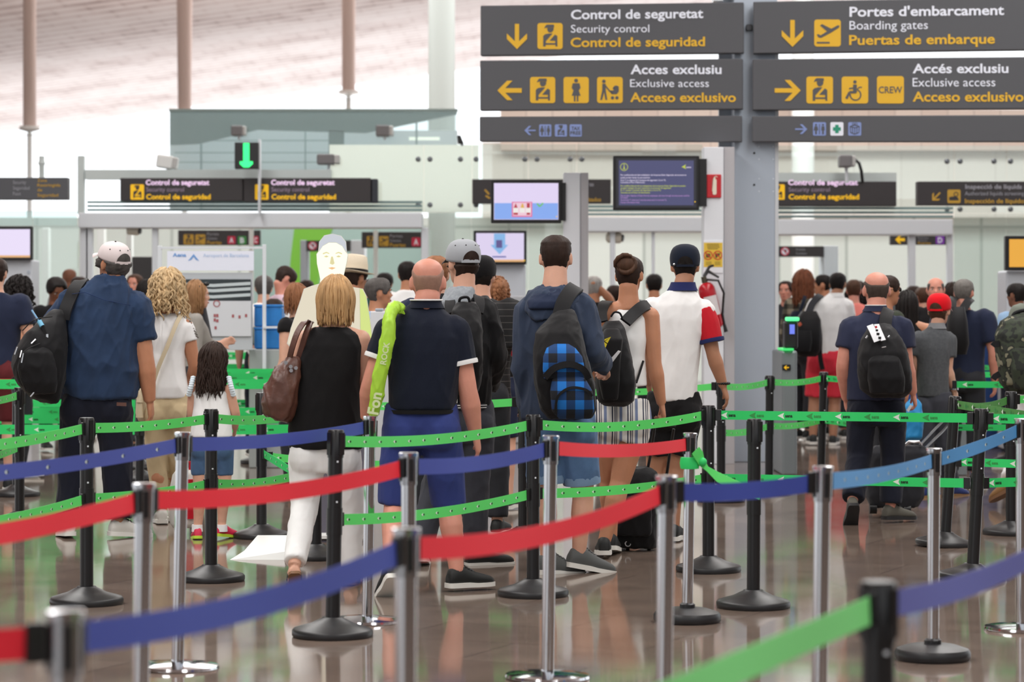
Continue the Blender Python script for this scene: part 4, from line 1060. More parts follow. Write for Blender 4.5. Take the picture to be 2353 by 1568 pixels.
def link(label, ka, kb, m, z=None, sag=.03, **kw):
    """belt between two posts (keys or points)"""
    def raw(k): return POSTS[k][0] if isinstance(k, str) else V(k)
    def end(k, other):
        if not isinstance(k, str): return V(k)
        zz = z if z is not None else POSTS[k][1].z + ZC
        return at_post(k, zz, raw(other))
    return belt(label, end(ka, kb), end(kb, ka), m, sag, **kw)
S = dict(logos=(.135, 'small')); BG = dict(logos=(.16, 'big'))
gF = 'green belts of the front queue row'; gB = 'green belts of the rows behind'; gC = 'coloured belts of the chrome posts'
link('upper green belt running off the left edge in front of the denim shirt man', Zp(-160, 1034, ZU), 'B1', belt_green, ZU, .02, group=gF, **S)
link('lower green belt running off the left edge above the red belt', Zp(-160, 1220, ZL), 'B1', belt_green, ZL, .02, group=gF, **S)
link('upper green belt crossing the legs of the denim shirt man and beige trousers', 'B1', 'B2', belt_green, ZU, .012, group=gF, **S)
link('lower green belt between the stanchions of the denim shirt man and the girl', 'B1', 'B2', belt_green, ZL, .012, group=gF, **S)
link('upper green belt between the girl and the brown handbag', 'B2', 'P7', belt_green, ZU, .03, group=gF, **S)
link('lower green belt between the girl and the white trousers', 'B2', 'P7', belt_green, ZL, .03, group=gF, **S)
link('upper green belt across the bald man in blue shorts', 'B6', 'B8', belt_green, ZU, .03, group=gF, **S)
link('lower green belt across the bare calves of the bald man', 'B6', 'B8', belt_green, ZL, .03, group=gF, **S)
link('upper green belt across the hoodie man and striped shorts', 'B8', 'B9', belt_green, ZU, .035, group=gF, **S)
link('lower green belt across the black suitcase', 'B8', 'B9', belt_green, ZL, .02, group=gF, **S)
link('long straight green belt with large arrow logos at right', 'B9', 'B15', belt_green_dk, ZU, .0, group=gF, **BG)
link('lower straight green belt with large logos before the bald man at right', 'B9', 'B15', belt_green_dk, ZL, .0, group=gF, **BG)
link('upper green belt leaving the tilted stanchion at the right edge', 'B15', Zp(2440, 966, ZU), belt_green_dk, ZU, .0, group=gF, **BG)
link('lower green belt leaving the tilted stanchion at the right edge', 'B15', Zp(2440, 1105, ZL), belt_green_dk, ZL, .0, group=gF, **BG)
# second row
link('upper green belt under the black bag at the left edge', Zp(-90, 925, ZU), 'Pa', belt_green, ZU, .02, group=gB, **S)
link('lower green belt at the left edge above the blue belt', Zp(-90, 1062, ZL), 'Pa', belt_green, ZL, .02, group=gB, **S)
link('lower green belt behind the white trousers', 'P5b', 'P8b', belt_green, ZL, .05, group=gB, **S)
link('upper green belt behind the bald man, between him and the hoodie man', 'P5b', 'P8b', belt_green, ZU, .03, group=gB, **S)
belt('slanting dark green belt hanging from the stanchion right of the girl', at_post('P5b', .54, POSTS['P7'][0]), Zp(688, 1094, .46), belt_green_dk, .0, logos=(.16, 'small'), group=gB)
link('upper green belt behind the white shirt, ending at the steel pillar', Zp(1120, 886, ZU), 'B10', belt_green, ZU, .05, group=gB, **S)
link('upper green belt in front of the steel sign pillar', 'B10', 'B12', belt_green, ZU, .02, group=gB, **S)
link('lower green belt in front of the steel sign pillar', 'B10', 'B12', belt_green, ZL, .02, group=gB, **S)
link('upper green belt left of the red shorts', 'B12', 'B13', belt_green, ZU, .02, group=gB, **S)
link('lower green belt below the red shorts', 'B12', 'B13', belt_green, ZL, .02, group=gB, **S)
link('upper green belt right of the red shorts, behind the bald man', 'B13', Zp(2105, 886, ZU), belt_green_dk, ZU, .0, group=gB, **BG)
link('lower green belt behind the dark trousers of the bald man at right', 'B13', Zp(2112, 996, ZL), belt_green_dk, ZL, .0, group=gB, **BG)
link('olive green curved belt under the camouflage backpack', 'B14', 'B16', belt_olive, ZU, .03, group=gB, logos=(.16, 'small'))
link('upper green belt descending to the right edge', 'B14', Zp(2440, 968, .862), belt_olive, None, .0, group=gB, **BG)
link('lower green belt between the two stanchions at the right edge', 'B14', Zp(2440, 1070, ZL), belt_green_dk, ZL, .0, group=gB, **BG)
link('short green belt right of the stanchion under the camouflage backpack', 'B16', Zp(2440, 916, ZU), belt_green, ZU, .0, group=gB, **S)
# rows at the far right behind the boy
for i, (y, yl, nm) in enumerate(((845, 930, 'uppermost'), (861, 951, 'middle'), (884, 983, 'lowest'))):
    belt('far green belt right of the boy in the red cap, %s of three' % nm, Zp(2188, y - (4 if i == 0 else 0), ZU), Zp(2440, y + (10 if i == 0 else 1), ZU), belt_green_dk, .0, logos=(.24, 'big'), group='far green belts at right')
belt('far green belt low behind the tilted stanchions at right', Zp(2165, 983, ZL), Zp(2440, 983, ZL), belt_green_dk, .0, logos=(.24, 'big'), group='far green belts at right')
post('F1', 2193, 832, 'black', 'far black stanchion right of the boy in the red cap')
# rows far behind at left
rows = [(845, 'farthest'), (857, 'third'), (868, 'second'), (883, 'nearest')]
for i, (y, nm) in enumerate(rows):
    pm = (y - HY) / .608
    yl = HY + .96 * pm
    for zz, yy, w_ in ((ZU, y, 'upper'), (ZL, yl, 'lower')):
        belt('%s green belt of the %s far row behind the denim shirt man' % (w_, nm), Zp(-70, yy, zz), Zp(320, yy + 1, zz), belt_green_dk, .0, w=.075, logos=(.22, 'big'), group='far green belts at left')
        belt('%s green belt of the %s far row right of the girl' % (w_, nm), Zp(322, yy + 1, zz), Zp(700, yy, zz), belt_green_dk, .0, w=.075, logos=(.22, 'big'), group='far green belts at left')
belt('far green belt below the blue crates', Zp(330, 818, ZU), Zp(705, 818, ZU), belt_green_dk, .0, w=.09, logos=(.24, 'big'), group='far green belts at left')
belt('far green belt at the left edge above the red one', Zp(-70, 818, ZU), Zp(320, 818, ZU), belt_green_dk, .0, w=.09, logos=(.24, 'big'), group='far green belts at left')
belt('short red belt at the left edge behind the black bag', Zp(-70, 880, .88), Zp(42, 880, .88), belt_red, .0, w=.06, group='far green belts at left')
post('F2', 597, 839, 'black', 'far black stanchion right of the girl, farther of a close pair')
post('F3', 6, 845, 'black', 'far black stanchion at the left edge above the shiny disc base')
post('F4', 38, 867, 'black', 'far black stanchion behind the black bag holding the short red belt')
for i, (y, nm) in enumerate(rows):
    post('R%d' % i, 321, HY + .555*(y - HY)/.608, 'black', 'far black stanchion joining the belts of the %s far row behind the denim shirt man' % nm)
post('R4', 321, 808, 'black', 'far black stanchion joining the rearmost far belts behind the denim shirt man')
post('R5', 706, 808, 'black', 'far black stanchion ending the far belt below the blue crates')
# chrome rows
K = dict(group=gC, w=.056)
link('blue belt at left in front of the denim shirt man', Zp(-260, 1108, HCF + ZC), 'C2', belt_blue, None, .02, logos=(.33, 'small'), **K)
link('blue belt in front of the girl and the woman in white trousers', 'C2', 'C3', belt_blue, None, .02, **K)
link('red belt at left running off the left edge', Zp(-330, 1268, HCF + ZC), 'C1', belt_red, None, .02, **K)
link('red belt across the white trousers', 'C1', 'C4', belt_red, None, .03, **K)
link('blue belt across the bald man in blue shorts', 'C4', 'C6', belt_blue, None, .02, **K)
link('red belt with dark marks across the hoodie man and striped shorts', 'C6', 'C8', belt_red, None, .02, **K)
link('blurred dark red belt at the bottom left corner', Zp(-200, 1500, HCF + ZC), 'C12', belt_red, None, .0, **K)
link('blurred dark blue belt at bottom left nearest the camera', 'C12', 'C5', belt_blue, None, .03, **K)
link('blurred bright red belt at lower centre', 'C5', 'C7', belt_red, None, .04, **K)
link('blue belt right of centre below the knotted green belt', 'C7', 'C9', belt_blue, None, .012, **K)
link('light blue belt across the dark suitcase', 'C9', 'C10', belt_teal, None, .015, logos=(.25, 'small'), **K)
link('light blue belt running to the right edge', 'C10', 'C11', belt_teal, None, .01, logos=(.25, 'small'), **K)
link('blurred pale green belt nearest the camera at bottom right', Zp(1420, 1655, HB + ZC), 'P17', belt_lime, HB + ZC, .0, **K)
link('blurred violet blue belt at bottom right', 'P17', Zp(2460, 1225, HB + ZC), belt_violet, HB + ZC, .03, **K)
# the loose green belt knotted round the chrome post
base, top, _ = POSTS['C8']
t = thing('knotted_belt', 'loose green belt knotted round the chrome post and hanging to the right', 'belt', base.lerp(top, .8))
D8 = base.y
MB().lathe([(.03, -.028), (.043, -.026), (.047, 0), (.043, .026), (.03, .028)], base.lerp(top, .84), 24).build('loop', belt_green_dk, t)
pts = [W(1598, 1035, D8 - .05), W(1606, 1047, D8 - .04), W(1612, 1062, D8 - .02), W(1625, 1078, D8), W(1650, 1097, D8 + .02), W(1700, 1122, D8 + .05), W(1748, 1138, D8 + .08)]
MB().ribbon(pts, [.05, .055, .045, .03, .05, .055, .05], .002, [(.4, -1, .1), (.5, -1, .1), (.6, -1, .2), (.3, -1, .8), (.1, -1, .5), (0, -1, .3), (0, -1, .2)]).build('loose_end', belt_green, t, smooth=60)
MB().ball(W(1613, 1062, D8 - .02), (.024, .022, .022), 10).build('knot', belt_green_dk, t)
# ================================================================ PEOPLE
_dgs = []
def remesh(mb, voxel, smooth=3, sfac=.5):
    me = mb.mesh('tmp', [])
    fix_normals(me)
    o = bpy.data.objects.new('tmp', me); C.objects.link(o)
    r = o.modifiers.new('r', 'REMESH'); r.mode = 'VOXEL'; r.voxel_size = voxel; r.adaptivity = 0
    if smooth:
        s = o.modifiers.new('s', 'SMOOTH'); s.factor = sfac; s.iterations = smooth
    dg = bpy.context.evaluated_depsgraph_get()
    out = bpy.data.meshes.new_from_object(o.evaluated_get(dg))
    bpy.data.objects.remove(o); bpy.data.meshes.remove(me)
    return out
def finish(me, name, mats, parent, world=True, label=None, wrinkle=0.0, wscale=(9, 9, 9), region=None):
    """region(p, n) -> material index"""
    if wrinkle:
        nv = len(me.vertices)
        co = [0.0]*(3*nv); me.vertices.foreach_get('co', co)
        nr = [0.0]*(3*nv); me.vertex_normals.foreach_get('vector', nr)
        sx, sy, sz = wscale
        for i in range(0, 3*nv, 3):
            x, y, z = co[i]*sx, co[i+1]*sy, co[i+2]*sz
            a = noise.noise((x + z*.45, y, z*.55 - x*.3)); c = noise.noise((x*2.2 - z*.9 + 7, y*2.2 + 3, z*.8 + 1))
            w = wrinkle*(1.5*((1 - abs(a)*1.6)**3 - .25) + .8*((1 - abs(c)*1.7)**3 - .25))
            co[i] += nr[i]*w; co[i+1] += nr[i+1]*w; co[i+2] += nr[i+2]*w
        me.vertices.foreach_set('co', co); me.update()
    if world and parent is not None: me.transform(Matrix.Translation(-root_loc(parent)))
    me.materials.clear()
    for m in (mats if isinstance(mats, (list, tuple)) else [mats]): me.materials.append(m)
    if region:
        off = root_loc(parent)
        for p in me.polygons: p.material_index = region(p.center + off, p.normal)
    return put(name, me, parent, 180, 0, label)
def oval(c, a, b, w, d, n=24, e=2.3):
    """superellipse ring around c, half axes w along a and d along b"""
    out = []
    for j in range(n):
        t = 2*math.pi*j/n; ct, st = math.cos(t), math.sin(t)
        out.append(c + a*(w*math.copysign(abs(ct)**(2/e), ct)) + b*(d*math.copysign(abs(st)**(2/e), st)))
    return out
def pxloft(mb, rows, D, e=2.6, n=24, mi=0, grow=0.0):
    """loft from silhouette rows (py, x left, x right, half depth m, depth offset m)"""
    rg = []
    for r in rows:
        py, xl, xr, hd = r[:4]; dy = r[4] if len(r) > 4 else 0
        c = W((xl+xr)/2, py, D + dy); w = (xr-xl)/2*(D+dy)/F
        rg.append(oval(c, V((1,0,0)), V((0,1,0)), max(.004, w + grow), max(.004, hd + grow), n, e))
    return mb.rings(rg, mi)
HEAD = [(0,.066,.030,.020),(.05,.080,.012,.036),(.12,.086,-.022,.049),(.22,.088,-.050,.058),(.32,.087,-.068,.064),(.42,.087,-.082,.069),(.52,.084,-.091,.0725),(.60,.090,-.096,.074),(.68,.093,-.098,.0745),(.76,.089,-.097,.073),(.84,.079,-.089,.067),(.91,.062,-.073,.055),(.96,.041,-.052,.038),(1.0,.012,-.018,.013)]
HH = .228
class Frame:
    def __init__(s, c, yaw=0, pitch=0, k=1.0, roll=0):
        """c: centre of the head; yaw 0 looks away from the camera; pitch > 0 looks down"""
        y, p = R(yaw), R(pitch)
        f = V((-math.sin(y), math.cos(y), 0)); r = V((math.cos(y), math.sin(y), 0)); u = V((0,0,1))
        s.f = (f*math.cos(p) - u*math.sin(p)); u2 = (u*math.cos(p) + f*math.sin(p))
        ro = R(roll); s.r = r*math.cos(ro) + u2*math.sin(ro); s.u = u2*math.cos(ro) - r*math.sin(ro)
        s.c = V(c); s.k = k
    def __call__(s, x, y, z):   # metres of a standard head, z from the chin
        return s.c + (s.r*x + s.f*y + s.u*(z - HH*.5)) * s.k
def head_prof(t):
    for a, b in zip(HEAD[:-1], HEAD[1:]):
        if a[0] <= t <= b[0]:
            q = (t - a[0]) / (b[0] - a[0]); return [a[i] + (b[i]-a[i])*q for i in range(4)]
    return list(HEAD[-1] if t > .5 else HEAD[0])
def head_ring(fr, t, n=24, grow=None):
    _, fy, by, w = head_prof(t); cy = (fy+by)/2; d = (fy-by)/2; out = []
    for j in range(n):
        a = 2*math.pi*j/n; ca, sa = math.cos(a), math.sin(a)
        x = w*math.copysign(abs(ca)**.9, ca); y = cy + d*math.copysign(abs(sa)**.9, sa)
        g = grow(a, t) if grow else 0
        out.append(fr(x + g*ca, y + g*sa, t*HH + g*max(0, (t-.75))*2.2))
    return out
def head_mesh(mb, fr):
    mb.rings([head_ring(fr, t) for t in (0,.05,.12,.22,.32,.42,.52,.60,.68,.76,.84,.91,.96,1.0)])
    nose = [(.60,.084,.010),(.52,.096,.012),(.44,.108,.0155),(.385,.110,.018),(.36,.094,.015)]
    mb.rings([[fr(x*w, y + dy*.012, t*HH) for x, dy in ((-1,-1.6),(-.45,.2),(0,.55),(.45,.2),(1,-1.6),(0,-2.2))] for t, y, w in nose])
    M_ = Matrix((fr.r, fr.f, fr.u)).transposed()
    k = fr.k
    for z, ry, rz in ((.262,.007,.006),(.228,.008,.007)): mb.ball(fr(0,.086,z*HH), (.023*k,ry*k,rz*k), 10, 0, M_)
    for sx in (-1, 1):
        mb.ball(fr(sx*.034,.086,.615*HH), (.022*k,.009*k,.007*k), 8, 0, M_)          # brow
        mb.ball(fr(sx*.042,.066,.43*HH), (.022*k,.020*k,.022*k), 8, 0, M_)           # cheek
        rt = M_ @ Matrix.Rotation(R(sx*-24), 3, 'Z')
        mb.ball(fr(sx*.079,-.012,.475*HH), (.0085*k,.019*k,.034*k), 12, 0, rt)       # ear
        mb.ball(fr(sx*.073,-.002,.40*HH), (.008*k,.010*k,.013*k), 8, 0, M_)
def eyes_part(parent, fr, mats):
    M_ = Matrix((fr.r, fr.f, fr.u)).transposed(); k = fr.k; mb = MB()
    for sx in (-1, 1):
        mb.ball(fr(sx*.032,.079,.535*HH), (.0135*k,.0095*k,.0085*k), 10, 0, M_)
        mb.ball(fr(sx*.032,.0875,.535*HH), (.0055*k,.0022*k,.0058*k), 8, 1, M_)
    mb.build('eyes', mats, parent, 180)
    mb = MB()
    for sx in (-1, 1): mb.tube([fr(sx*.016,.094,.60*HH), fr(sx*.032,.094,.625*HH), fr(sx*.05,.083,.605*HH)], [.003*k,.004*k,.002*k], 6)
    mb.build('eyebrows', mats[2], parent, 180)
    mb = MB()
    for z, r_ in ((.262,.0045),(.230,.0055)): mb.tube([fr(-.022,.086,.245*HH), fr(-.01,.0935,z*HH), fr(0,.0945,(z-.003)*HH), fr(.01,.0935,z*HH), fr(.022,.086,.245*HH)], [.001,r_*k*.8,r_*k,r_*k*.8,.001], 8)
    mb.build('lips', mats[3], parent, 180)
def sstep(a, b, x):
    t = max(0, min(1, (x-a)/(b-a))); return t*t*(3-2*t)
def hair_cap(fr, th=.012, front=.86, side=.60, back=.22, rough=.002, bald=0.0, bald_back=None, soft=.05, n=40, seed=0, sideburn=.45, top=1.0, capline=None):
    """short hair: a shell over the scalp down to a hairline that changes from front to back; bald > 0 clears the crown"""
    mb = MB(); ts = [.10 + .9*i/26 for i in range(27)]
    def grow(a, t):
        ang = abs(math.degrees(math.atan2(math.cos(a), math.sin(a))))     # 0 = front, 180 = back
        if ang < 50: hl = front + (side-front)*sstep(28, 52, ang)
        elif ang < 80: hl = side + (sideburn-side)*sstep(50, 64, ang)
        elif ang < 105: hl = sideburn + (.60-sideburn)*sstep(78, 92, ang)
        else: hl = .56 + (back-.56)*sstep(104, 132, ang)
        g = -0.008 + (th+.008)*sstep(hl-soft*.4, hl+soft, t)
        if bald: 
            lim = bald + ((bald_back or bald+.10) - bald)*sstep(95, 150, ang)
            g = min(g, th - (th+.009)*sstep(lim-.06, lim+.05, t))
        if capline and t > capline: g = min(g, .004)
        if g > 0: g *= (top if t > .8 else 1)
        if rough and g > 0:
            g += rough*noise.noise(V((math.cos(a)*9, math.sin(a)*9, t*14 + seed))) + rough*.6*noise.noise(V((math.cos(a)*30, math.sin(a)*30, t*40+seed)))
        return g
    mb.rings([head_ring(fr, t, n, grow) for t in ts])
    return mb
def locks(mb, fr, n=220, length=.30, vol=.014, rad=.0065, wave=.0, wfreq=26, seed=1, face=58, drift=.0, taper=.45, top=.30, spread=.0, pts=16, jitter=.25, tmax=1.75, sides=5, centre_y=-.004):
    rnd = random.Random(seed)
    for i in range(n):
        ph = R(rnd.uniform(face, 360-face))            # from the front, round the back
        th0 = rnd.uniform(.05, top)*math.pi/2 + .04
        L = length*(1 - jitter*rnd.random())
        lay = rnd.random(); th0 = min(th0, tmax*.9)
        v = vol*(.35 + .65*lay)
        ax_, ay_, az_ = .0755 + v, .098 + v, .116 + v
        r0 = rad*rnd.uniform(.75, 1.2); w0 = rnd.uniform(0, 6.28); wf = wfreq*rnd.uniform(.7, 1.3)
        P = []; Rr = []; th = th0; down = 0.0; last = None; tm = tmax*rnd.uniform(.93, 1.05)
        ds = L/(pts-1); outw = rnd.uniform(-.3, 1.0)
        for j in range(pts):
            s = j/(pts-1)
            cph, sph = math.cos(ph), math.sin(ph)
            nrm = V((sph, cph, 0))
            if th < tm:
                x = ax_*math.sin(th)*sph; y = centre_y + ay_*math.sin(th)*cph; z = HH*.52 + az_*math.cos(th)
                th += ds/(.1 + v)
                last = (x, y, z)
            else:
                down += ds
                g = (drift + spread*outw)*down
                x = last[0] + nrm.x*g; y = last[1] + nrm.y*g; z = last[2] - down
            wv = wave*min(1, s*2.5)
            off = math.sin(wf*s + w0)*wv; off2 = math.cos(wf*s*1.0 + w0*1.7)*wv*.8
            x += cph*off + nrm.x*off2; y += -sph*off + nrm.y*off2
            P.append(fr(x, y, z)); Rr.append(r0*fr.k*(1 - taper*s**2) if j < pts-1 else r0*.25*fr.k)
        mb.tube(P, Rr, sides)
    return mb
def fingers(mb, wr, dirv, palm, thumb, k=1.0, curl=30, spread=1.0, r=.0088, lens=(.072,.082,.076,.058), grip=None):
    """hand from the wrist along dirv; palm = palm normal; thumb = side of the thumb"""
    d = V(dirv).normalized(); p = V(palm); p = (p - d*p.dot(d)).normalized(); t = V(thumb); t = (t - d*t.dot(d) - p*t.dot(p)).normalized()
    w = V(wr)
    ring = lambda c, a, b: oval(c, t, p, a*k, b*k, 14, 2.6)
    mb.rings([ring(w - d*.02*k, .024, .019), ring(w + d*.012*k, .027, .018), ring(w + d*.045*k, .038, .0165), ring(w + d*.075*k, .041, .0145), ring(w + d*.092*k, .038, .011)])
    for i, L in enumerate(lens):
        o = (1.5 - i)*.0198
        b = w + d*(.086 - abs(1.5-i)*.003)*k + t*o*k
        dirn = (d + t*(1.5-i)*.07*spread).normalized()
        P = [b - dirn*.012*k, b]; Rr = [r*k, r*k]; ang = 0
        for s_, (fr_, cu) in enumerate(((.42, .8), (.32, 1.0), (.26, .7))):
            ang += R(curl*cu*(1 + .12*i))
            v = dirn*math.cos(ang) + p*math.sin(ang)
            b = b + v*L*fr_*k; P.append(b); Rr.append(r*k*(.96 - .08*s_))
        P.append(b + v*.004*k); Rr.append(r*k*.45)
        mb.tube(P, Rr, 8, 0, None, t)
    b = w + d*.022*k + t*.024*k
    v1 = (t*.75 + d*.62 + p*.25).normalized(); v2 = (t*.25 + d*.85 + p*.40).normalized(); v3 = (d*.85 + p*.55 - t*.05).normalized()
    P = [b - v1*.014*k, b + v1*.02*k, b + v1*.042*k, b + v1*.042*k + v2*.030*k, b + v1*.042*k + v2*.030*k + v3*.024*k, b + v1*.042*k + v2*.030*k + v3*.029*k]
    mb.tube(P, [.016*k, .0145*k, .0118*k, .0105*k, .0088*k, .004*k], 8)
def limb(mb, pts, rads, n=14, bow=None, ref=None):
    """smooth limb through joints with given radii, subdivided"""
    pts = [V(p) for p in pts]; P = []; Q = []
    for i in range(len(pts)-1):
        a = pts[max(0, i-1)]; b = pts[i]; c = pts[i+1]; d = pts[min(len(pts)-1, i+2)]
        for j in range(4):
            t = j/4
            P.append(.5*((2*b) + (c-a)*t*.6 + (2*a-5*b+4*c-d)*0*t*t) if False else b.lerp(c, t))
            Q.append(rads[i] + (rads[i+1]-rads[i])*t)
    P.append(pts[-1]); Q.append(rads[-1])
    # soften corners
    S_ = list(P)
    for i in range(1, len(P)-1): S_[i] = P[i]*.6 + (P[i-1]+P[i+1])*.2
    mb.tube(S_, Q, n, 0, None, ref)
CAN = dict(nk=(0,-.012,1.505), hd=(0,.012,1.640), shl=(-.178,-.01,1.430), shr=(.178,-.01,1.430), ell=(-.235,-.03,1.135), elr=(.235,-.03,1.135), wrl=(-.235,.03,.885), wrr=(.235,.03,.885),
           hil=(-.092,0,.90), hir=(.092,0,.90), knl=(-.10,.02,.49), knr=(.10,.02,.49), anl=(-.105,-.03,.085), anr=(.105,-.03,.085), tol=(-.125,.15,.03), tor=(.125,.15,.03), pv=(0,0,.92), ch=(0,0,1.25))
SKIN = {}
def skin_mat(name, col):
    m = mat('skin_' + name, col, .55, var=.06, vscale=14, bump=.06, bscale=90)
    b = m.node_tree.nodes['Principled BSDF']; b.inputs['Subsurface Weight'].default_value = .08; b.inputs['Subsurface Radius'].default_value = (.02, .008, .004); b.inputs['Subsurface Scale'].default_value = .3
    return m
sk_fair = skin_mat('fair', rgb(214, 164, 140)); sk_tan = skin_mat('tan', rgb(190, 132, 100)); sk_red = skin_mat('reddish', rgb(212, 146, 126)); sk_brown = skin_mat('brown', rgb(128, 82, 60)); sk_olive = skin_mat('olive', rgb(176, 126, 98))
eye_white = mat('eye_white', rgb(225, 222, 215), .3); eye_dark = mat('eye_dark', rgb(45, 32, 24), .3); lip_m = mat('lip', rgb(176, 104, 94), .5)
def hmat(name, col, var=.25):
    m = mat('hair_' + name, col, .62, spec=.25, bump=.5, bscale=55, var=var, vscale=30, stretch=(1, 1, .18)); return m
h_black = hmat('black', rgb(26, 21, 20)); h_dark = hmat('dark_brown', rgb(48, 34, 28)); h_brown = hmat('brown', rgb(78, 54, 40)); h_grey = hmat('grey', rgb(112, 108, 104)); h_dgrey = hmat('dark_grey', rgb(84, 80, 78))
h_blond = hmat('blond', rgb(196, 168, 128), .35); h_bob = hmat('dark_blond', rgb(184, 146, 102), .3); h_auburn = hmat('auburn', rgb(112, 66, 44)); h_ginger = hmat('ginger', rgb(142, 96, 66)); h_fairbrown = hmat('fair_brown', rgb(150, 112, 78)); h_silver = hmat('silver', rgb(166, 162, 158))
h_stub = mat('stubble', rgb(156, 120, 104), .7, var=.1, vscale=60)
white_sole = mat('sole_white', rgb(228, 226, 220), .6)
class Person:
    pass
def person(label, px, D, h=1.75, yaw=0, J=None, tor=None, skin=None, hair=None, hairm=None, top=None, sleeve=.55, sleeve_r=(.072,.075), bottom=None, leg_end=None, leg_r=(.105,.085,.075), shoe=None, head=(0, 0), voxel=None, k=None,
           hem=.86, width=1.0, belly=0.0, hands=('relax','relax'), arm_r=1.0, group=None, z0=0.0, detail=True, face=True, top_wr=.004, bottom_wr=.004, smooth_top=4, topv=.010, female=False, hat=None, shoes_on=True, neck=None, soles=None, headk=1.0, legskin=1.0, headroll=0, topname='shirt', bottomname='trousers', collar=None, hips=1.0, arm_vis=(True, True), pant_rows=None):
    """px: column of the figure; D: distance; J: joints given as (px, py, depth offset); tor: silhouette rows of the upper garment"""
    skin = skin or sk_fair; k = k or h/1.75; J = J or {}
    base = W(px, HY, D); base.z = 0
    root = thing('person', label, 'person', base, group)
    y = R(yaw); rv = V((math.cos(y), math.sin(y), 0)); fv = V((-math.sin(y), math.cos(y), 0)); up = V((0,0,1))
    wsc = {'shl': width, 'shr': width, 'ell': width, 'elr': width, 'wrl': width, 'wrr': width, 'hil': hips, 'hir': hips}
    def can(n):
        x, yy, z = CAN[n]; return base + (rv*x*wsc.get(n, 1) + fv*yy + up*z)*k
    j = {n: can(n) for n in CAN}
    for n, v in J.items():
        j[n] = W(v[0], v[1], D + (v[2] if len(v) > 2 else 0)) if not isinstance(v, Vector) else v
    if 'tol' not in J: j['tol'] = j['anl'] + (fv*.17 - up*.055 - rv*.02)*k
    if 'tor' not in J: j['tor'] = j['anr'] + (fv*.17 - up*.055 + rv*.02)*k
    P = Person(); P.root = root; P.j = j; P.k = k; P.rv = rv; P.fv = fv; P.D = D
    hy, hp = head
    fr = Frame(j['hd'], yaw + hy, hp, k*headk*(.97 if female else 1.0), headroll); P.fr = fr
    vox = voxel or (.0075 if detail else .013)
    # ---- upper garment / torso rows
    if tor: rows = tor
    else: rows = None
    def torso_rings(grow, cut=0):
        rg = []
        if rows:
            for r in rows:
                py, xl, xr, hd = r[:4]; dy = r[4] if len(r) > 4 else 0
                c = W((xl+xr)/2, py, D + dy); w = (xr-xl)/2*(D+dy)/F
                rg.append(oval(c, V((1,0,0)), V((0,1,0)), max(.02, w+grow), max(.02, hd+grow), 28, 2.4))
        else:
            if female: S_ = [(hem, .170, .120, 0), (.95,.172,.122,-.005), (1.06,.138,.100,0), (1.14,.140,.102,.004), (1.25,.158,.122,.016), (1.35,.165,.108,.006), (1.42,.160,.085,-.004), (1.465,.108,.068,-.01), (1.50,.062,.058,-.014)]
            else: S_ = [(hem, .168, .118, 0), (.95,.166,.118,-.004), (1.08,.160,.112,.004+belly), (1.20,.170,.118,.006+belly), (1.31,.182,.122,.004), (1.385,.190,.108,-.002), (1.435,.172,.085,-.008), (1.475,.112,.07,-.012), (1.51,.066,.06,-.014)]
            dv = {}
            for z, w, d, oy in S_:
                t = max(0, min(1, (z-.92)/.58)); c = j['pv'].lerp(j['nk'] - up*.005*k, t) if z > .92 else j['pv'] + up*(z-.92)*k
                c = c + fv*oy*k
                rg.append(oval(c, rv, fv, (w*width+grow)*k, (d+grow)*k, 28, 2.3))
        return rg
    # ---- body
    mb = MB()
    mb.rings(torso_rings(-.013))
    neck_r = (neck or .058)*k
    hb = fr(0, -.022, .20*HH); 
    mb.tube([j['nk'] - up*.05*k, j['nk'].lerp(hb, .4), hb, fr(0, -.012, .42*HH)], [neck_r*1.25, neck_r*1.02, neck_r*.97, neck_r*.9], 18)
    head_mesh(mb, fr)
    ar = arm_r*k
    for sd in 'lr':
        sh, el, wr = j['sh'+sd], j['el'+sd], j['wr'+sd]
        if detail or arm_vis[0 if sd == 'l' else 1]:
            mb.ball(sh, .056*ar, 14)
            if sleeve is None: mb.tube([j['nk'] - up*.045*k, (j['nk'] - up*.03*k).lerp(sh, .5), sh], [.062*k, .056*k, .052*ar], 14)
            limb(mb, [sh + (el-sh)*-.02, sh.lerp(el, .35), el, el.lerp(wr, .28), wr], [.056*ar, .052*ar, .042*ar, .046*ar, .028*ar])
            d = (wr - el).normalized()
            hk = hands[0 if sd == 'l' else 1]
            sx = -1 if sd == 'l' else 1
            if hk is not None:
                if isinstance(hk, dict): fingers(mb, wr, hk.get('dir', d), hk['palm'], hk['thumb'], k*.97*(arm_r**.4), hk.get('curl', 30), r=hk.get('r', .0088 if detail else .012))
                else: fingers(mb, wr, d, rv*-sx + fv*.15, fv + rv*-sx*.2, k*.97*(arm_r**.4), 22 if hk == 'relax' else 62, r=.0088 if detail else .012)
    lr = legskin*k
    for sd in 'lr':
        hi, kn, an, to = j['hi'+sd], j['kn'+sd], j['an'+sd], j['to'+sd]
        limb(mb, [hi + (hi-kn).normalized()*.03*k, hi.lerp(kn, .45), kn, kn.lerp(an, .30) - fv*.012*k, kn.lerp(an, .62), an], [.088*lr*(1.06 if female else 1), .078*lr, .056*lr, .058*lr, .044*lr, .036*lr])
        hd_ = (to - an); hv = V((hd_.x, hd_.y, 0)); hv = hv.normalized() if hv.length > .01 else fv
        heel = an - hv*.035*k - up*.035*k
        fk = .62 if shoe else 1.0
        mb.tube([heel + up*.01*k, an - up*.035*k, an.lerp(to, .5) - up*.010*k, to + hv*(.02 if not shoe else -.03)*k], [.032*k*fk, .040*k*fk, .037*k*fk, .022*k*fk], 12)
    me = remesh(mb, vox, 2, .4)
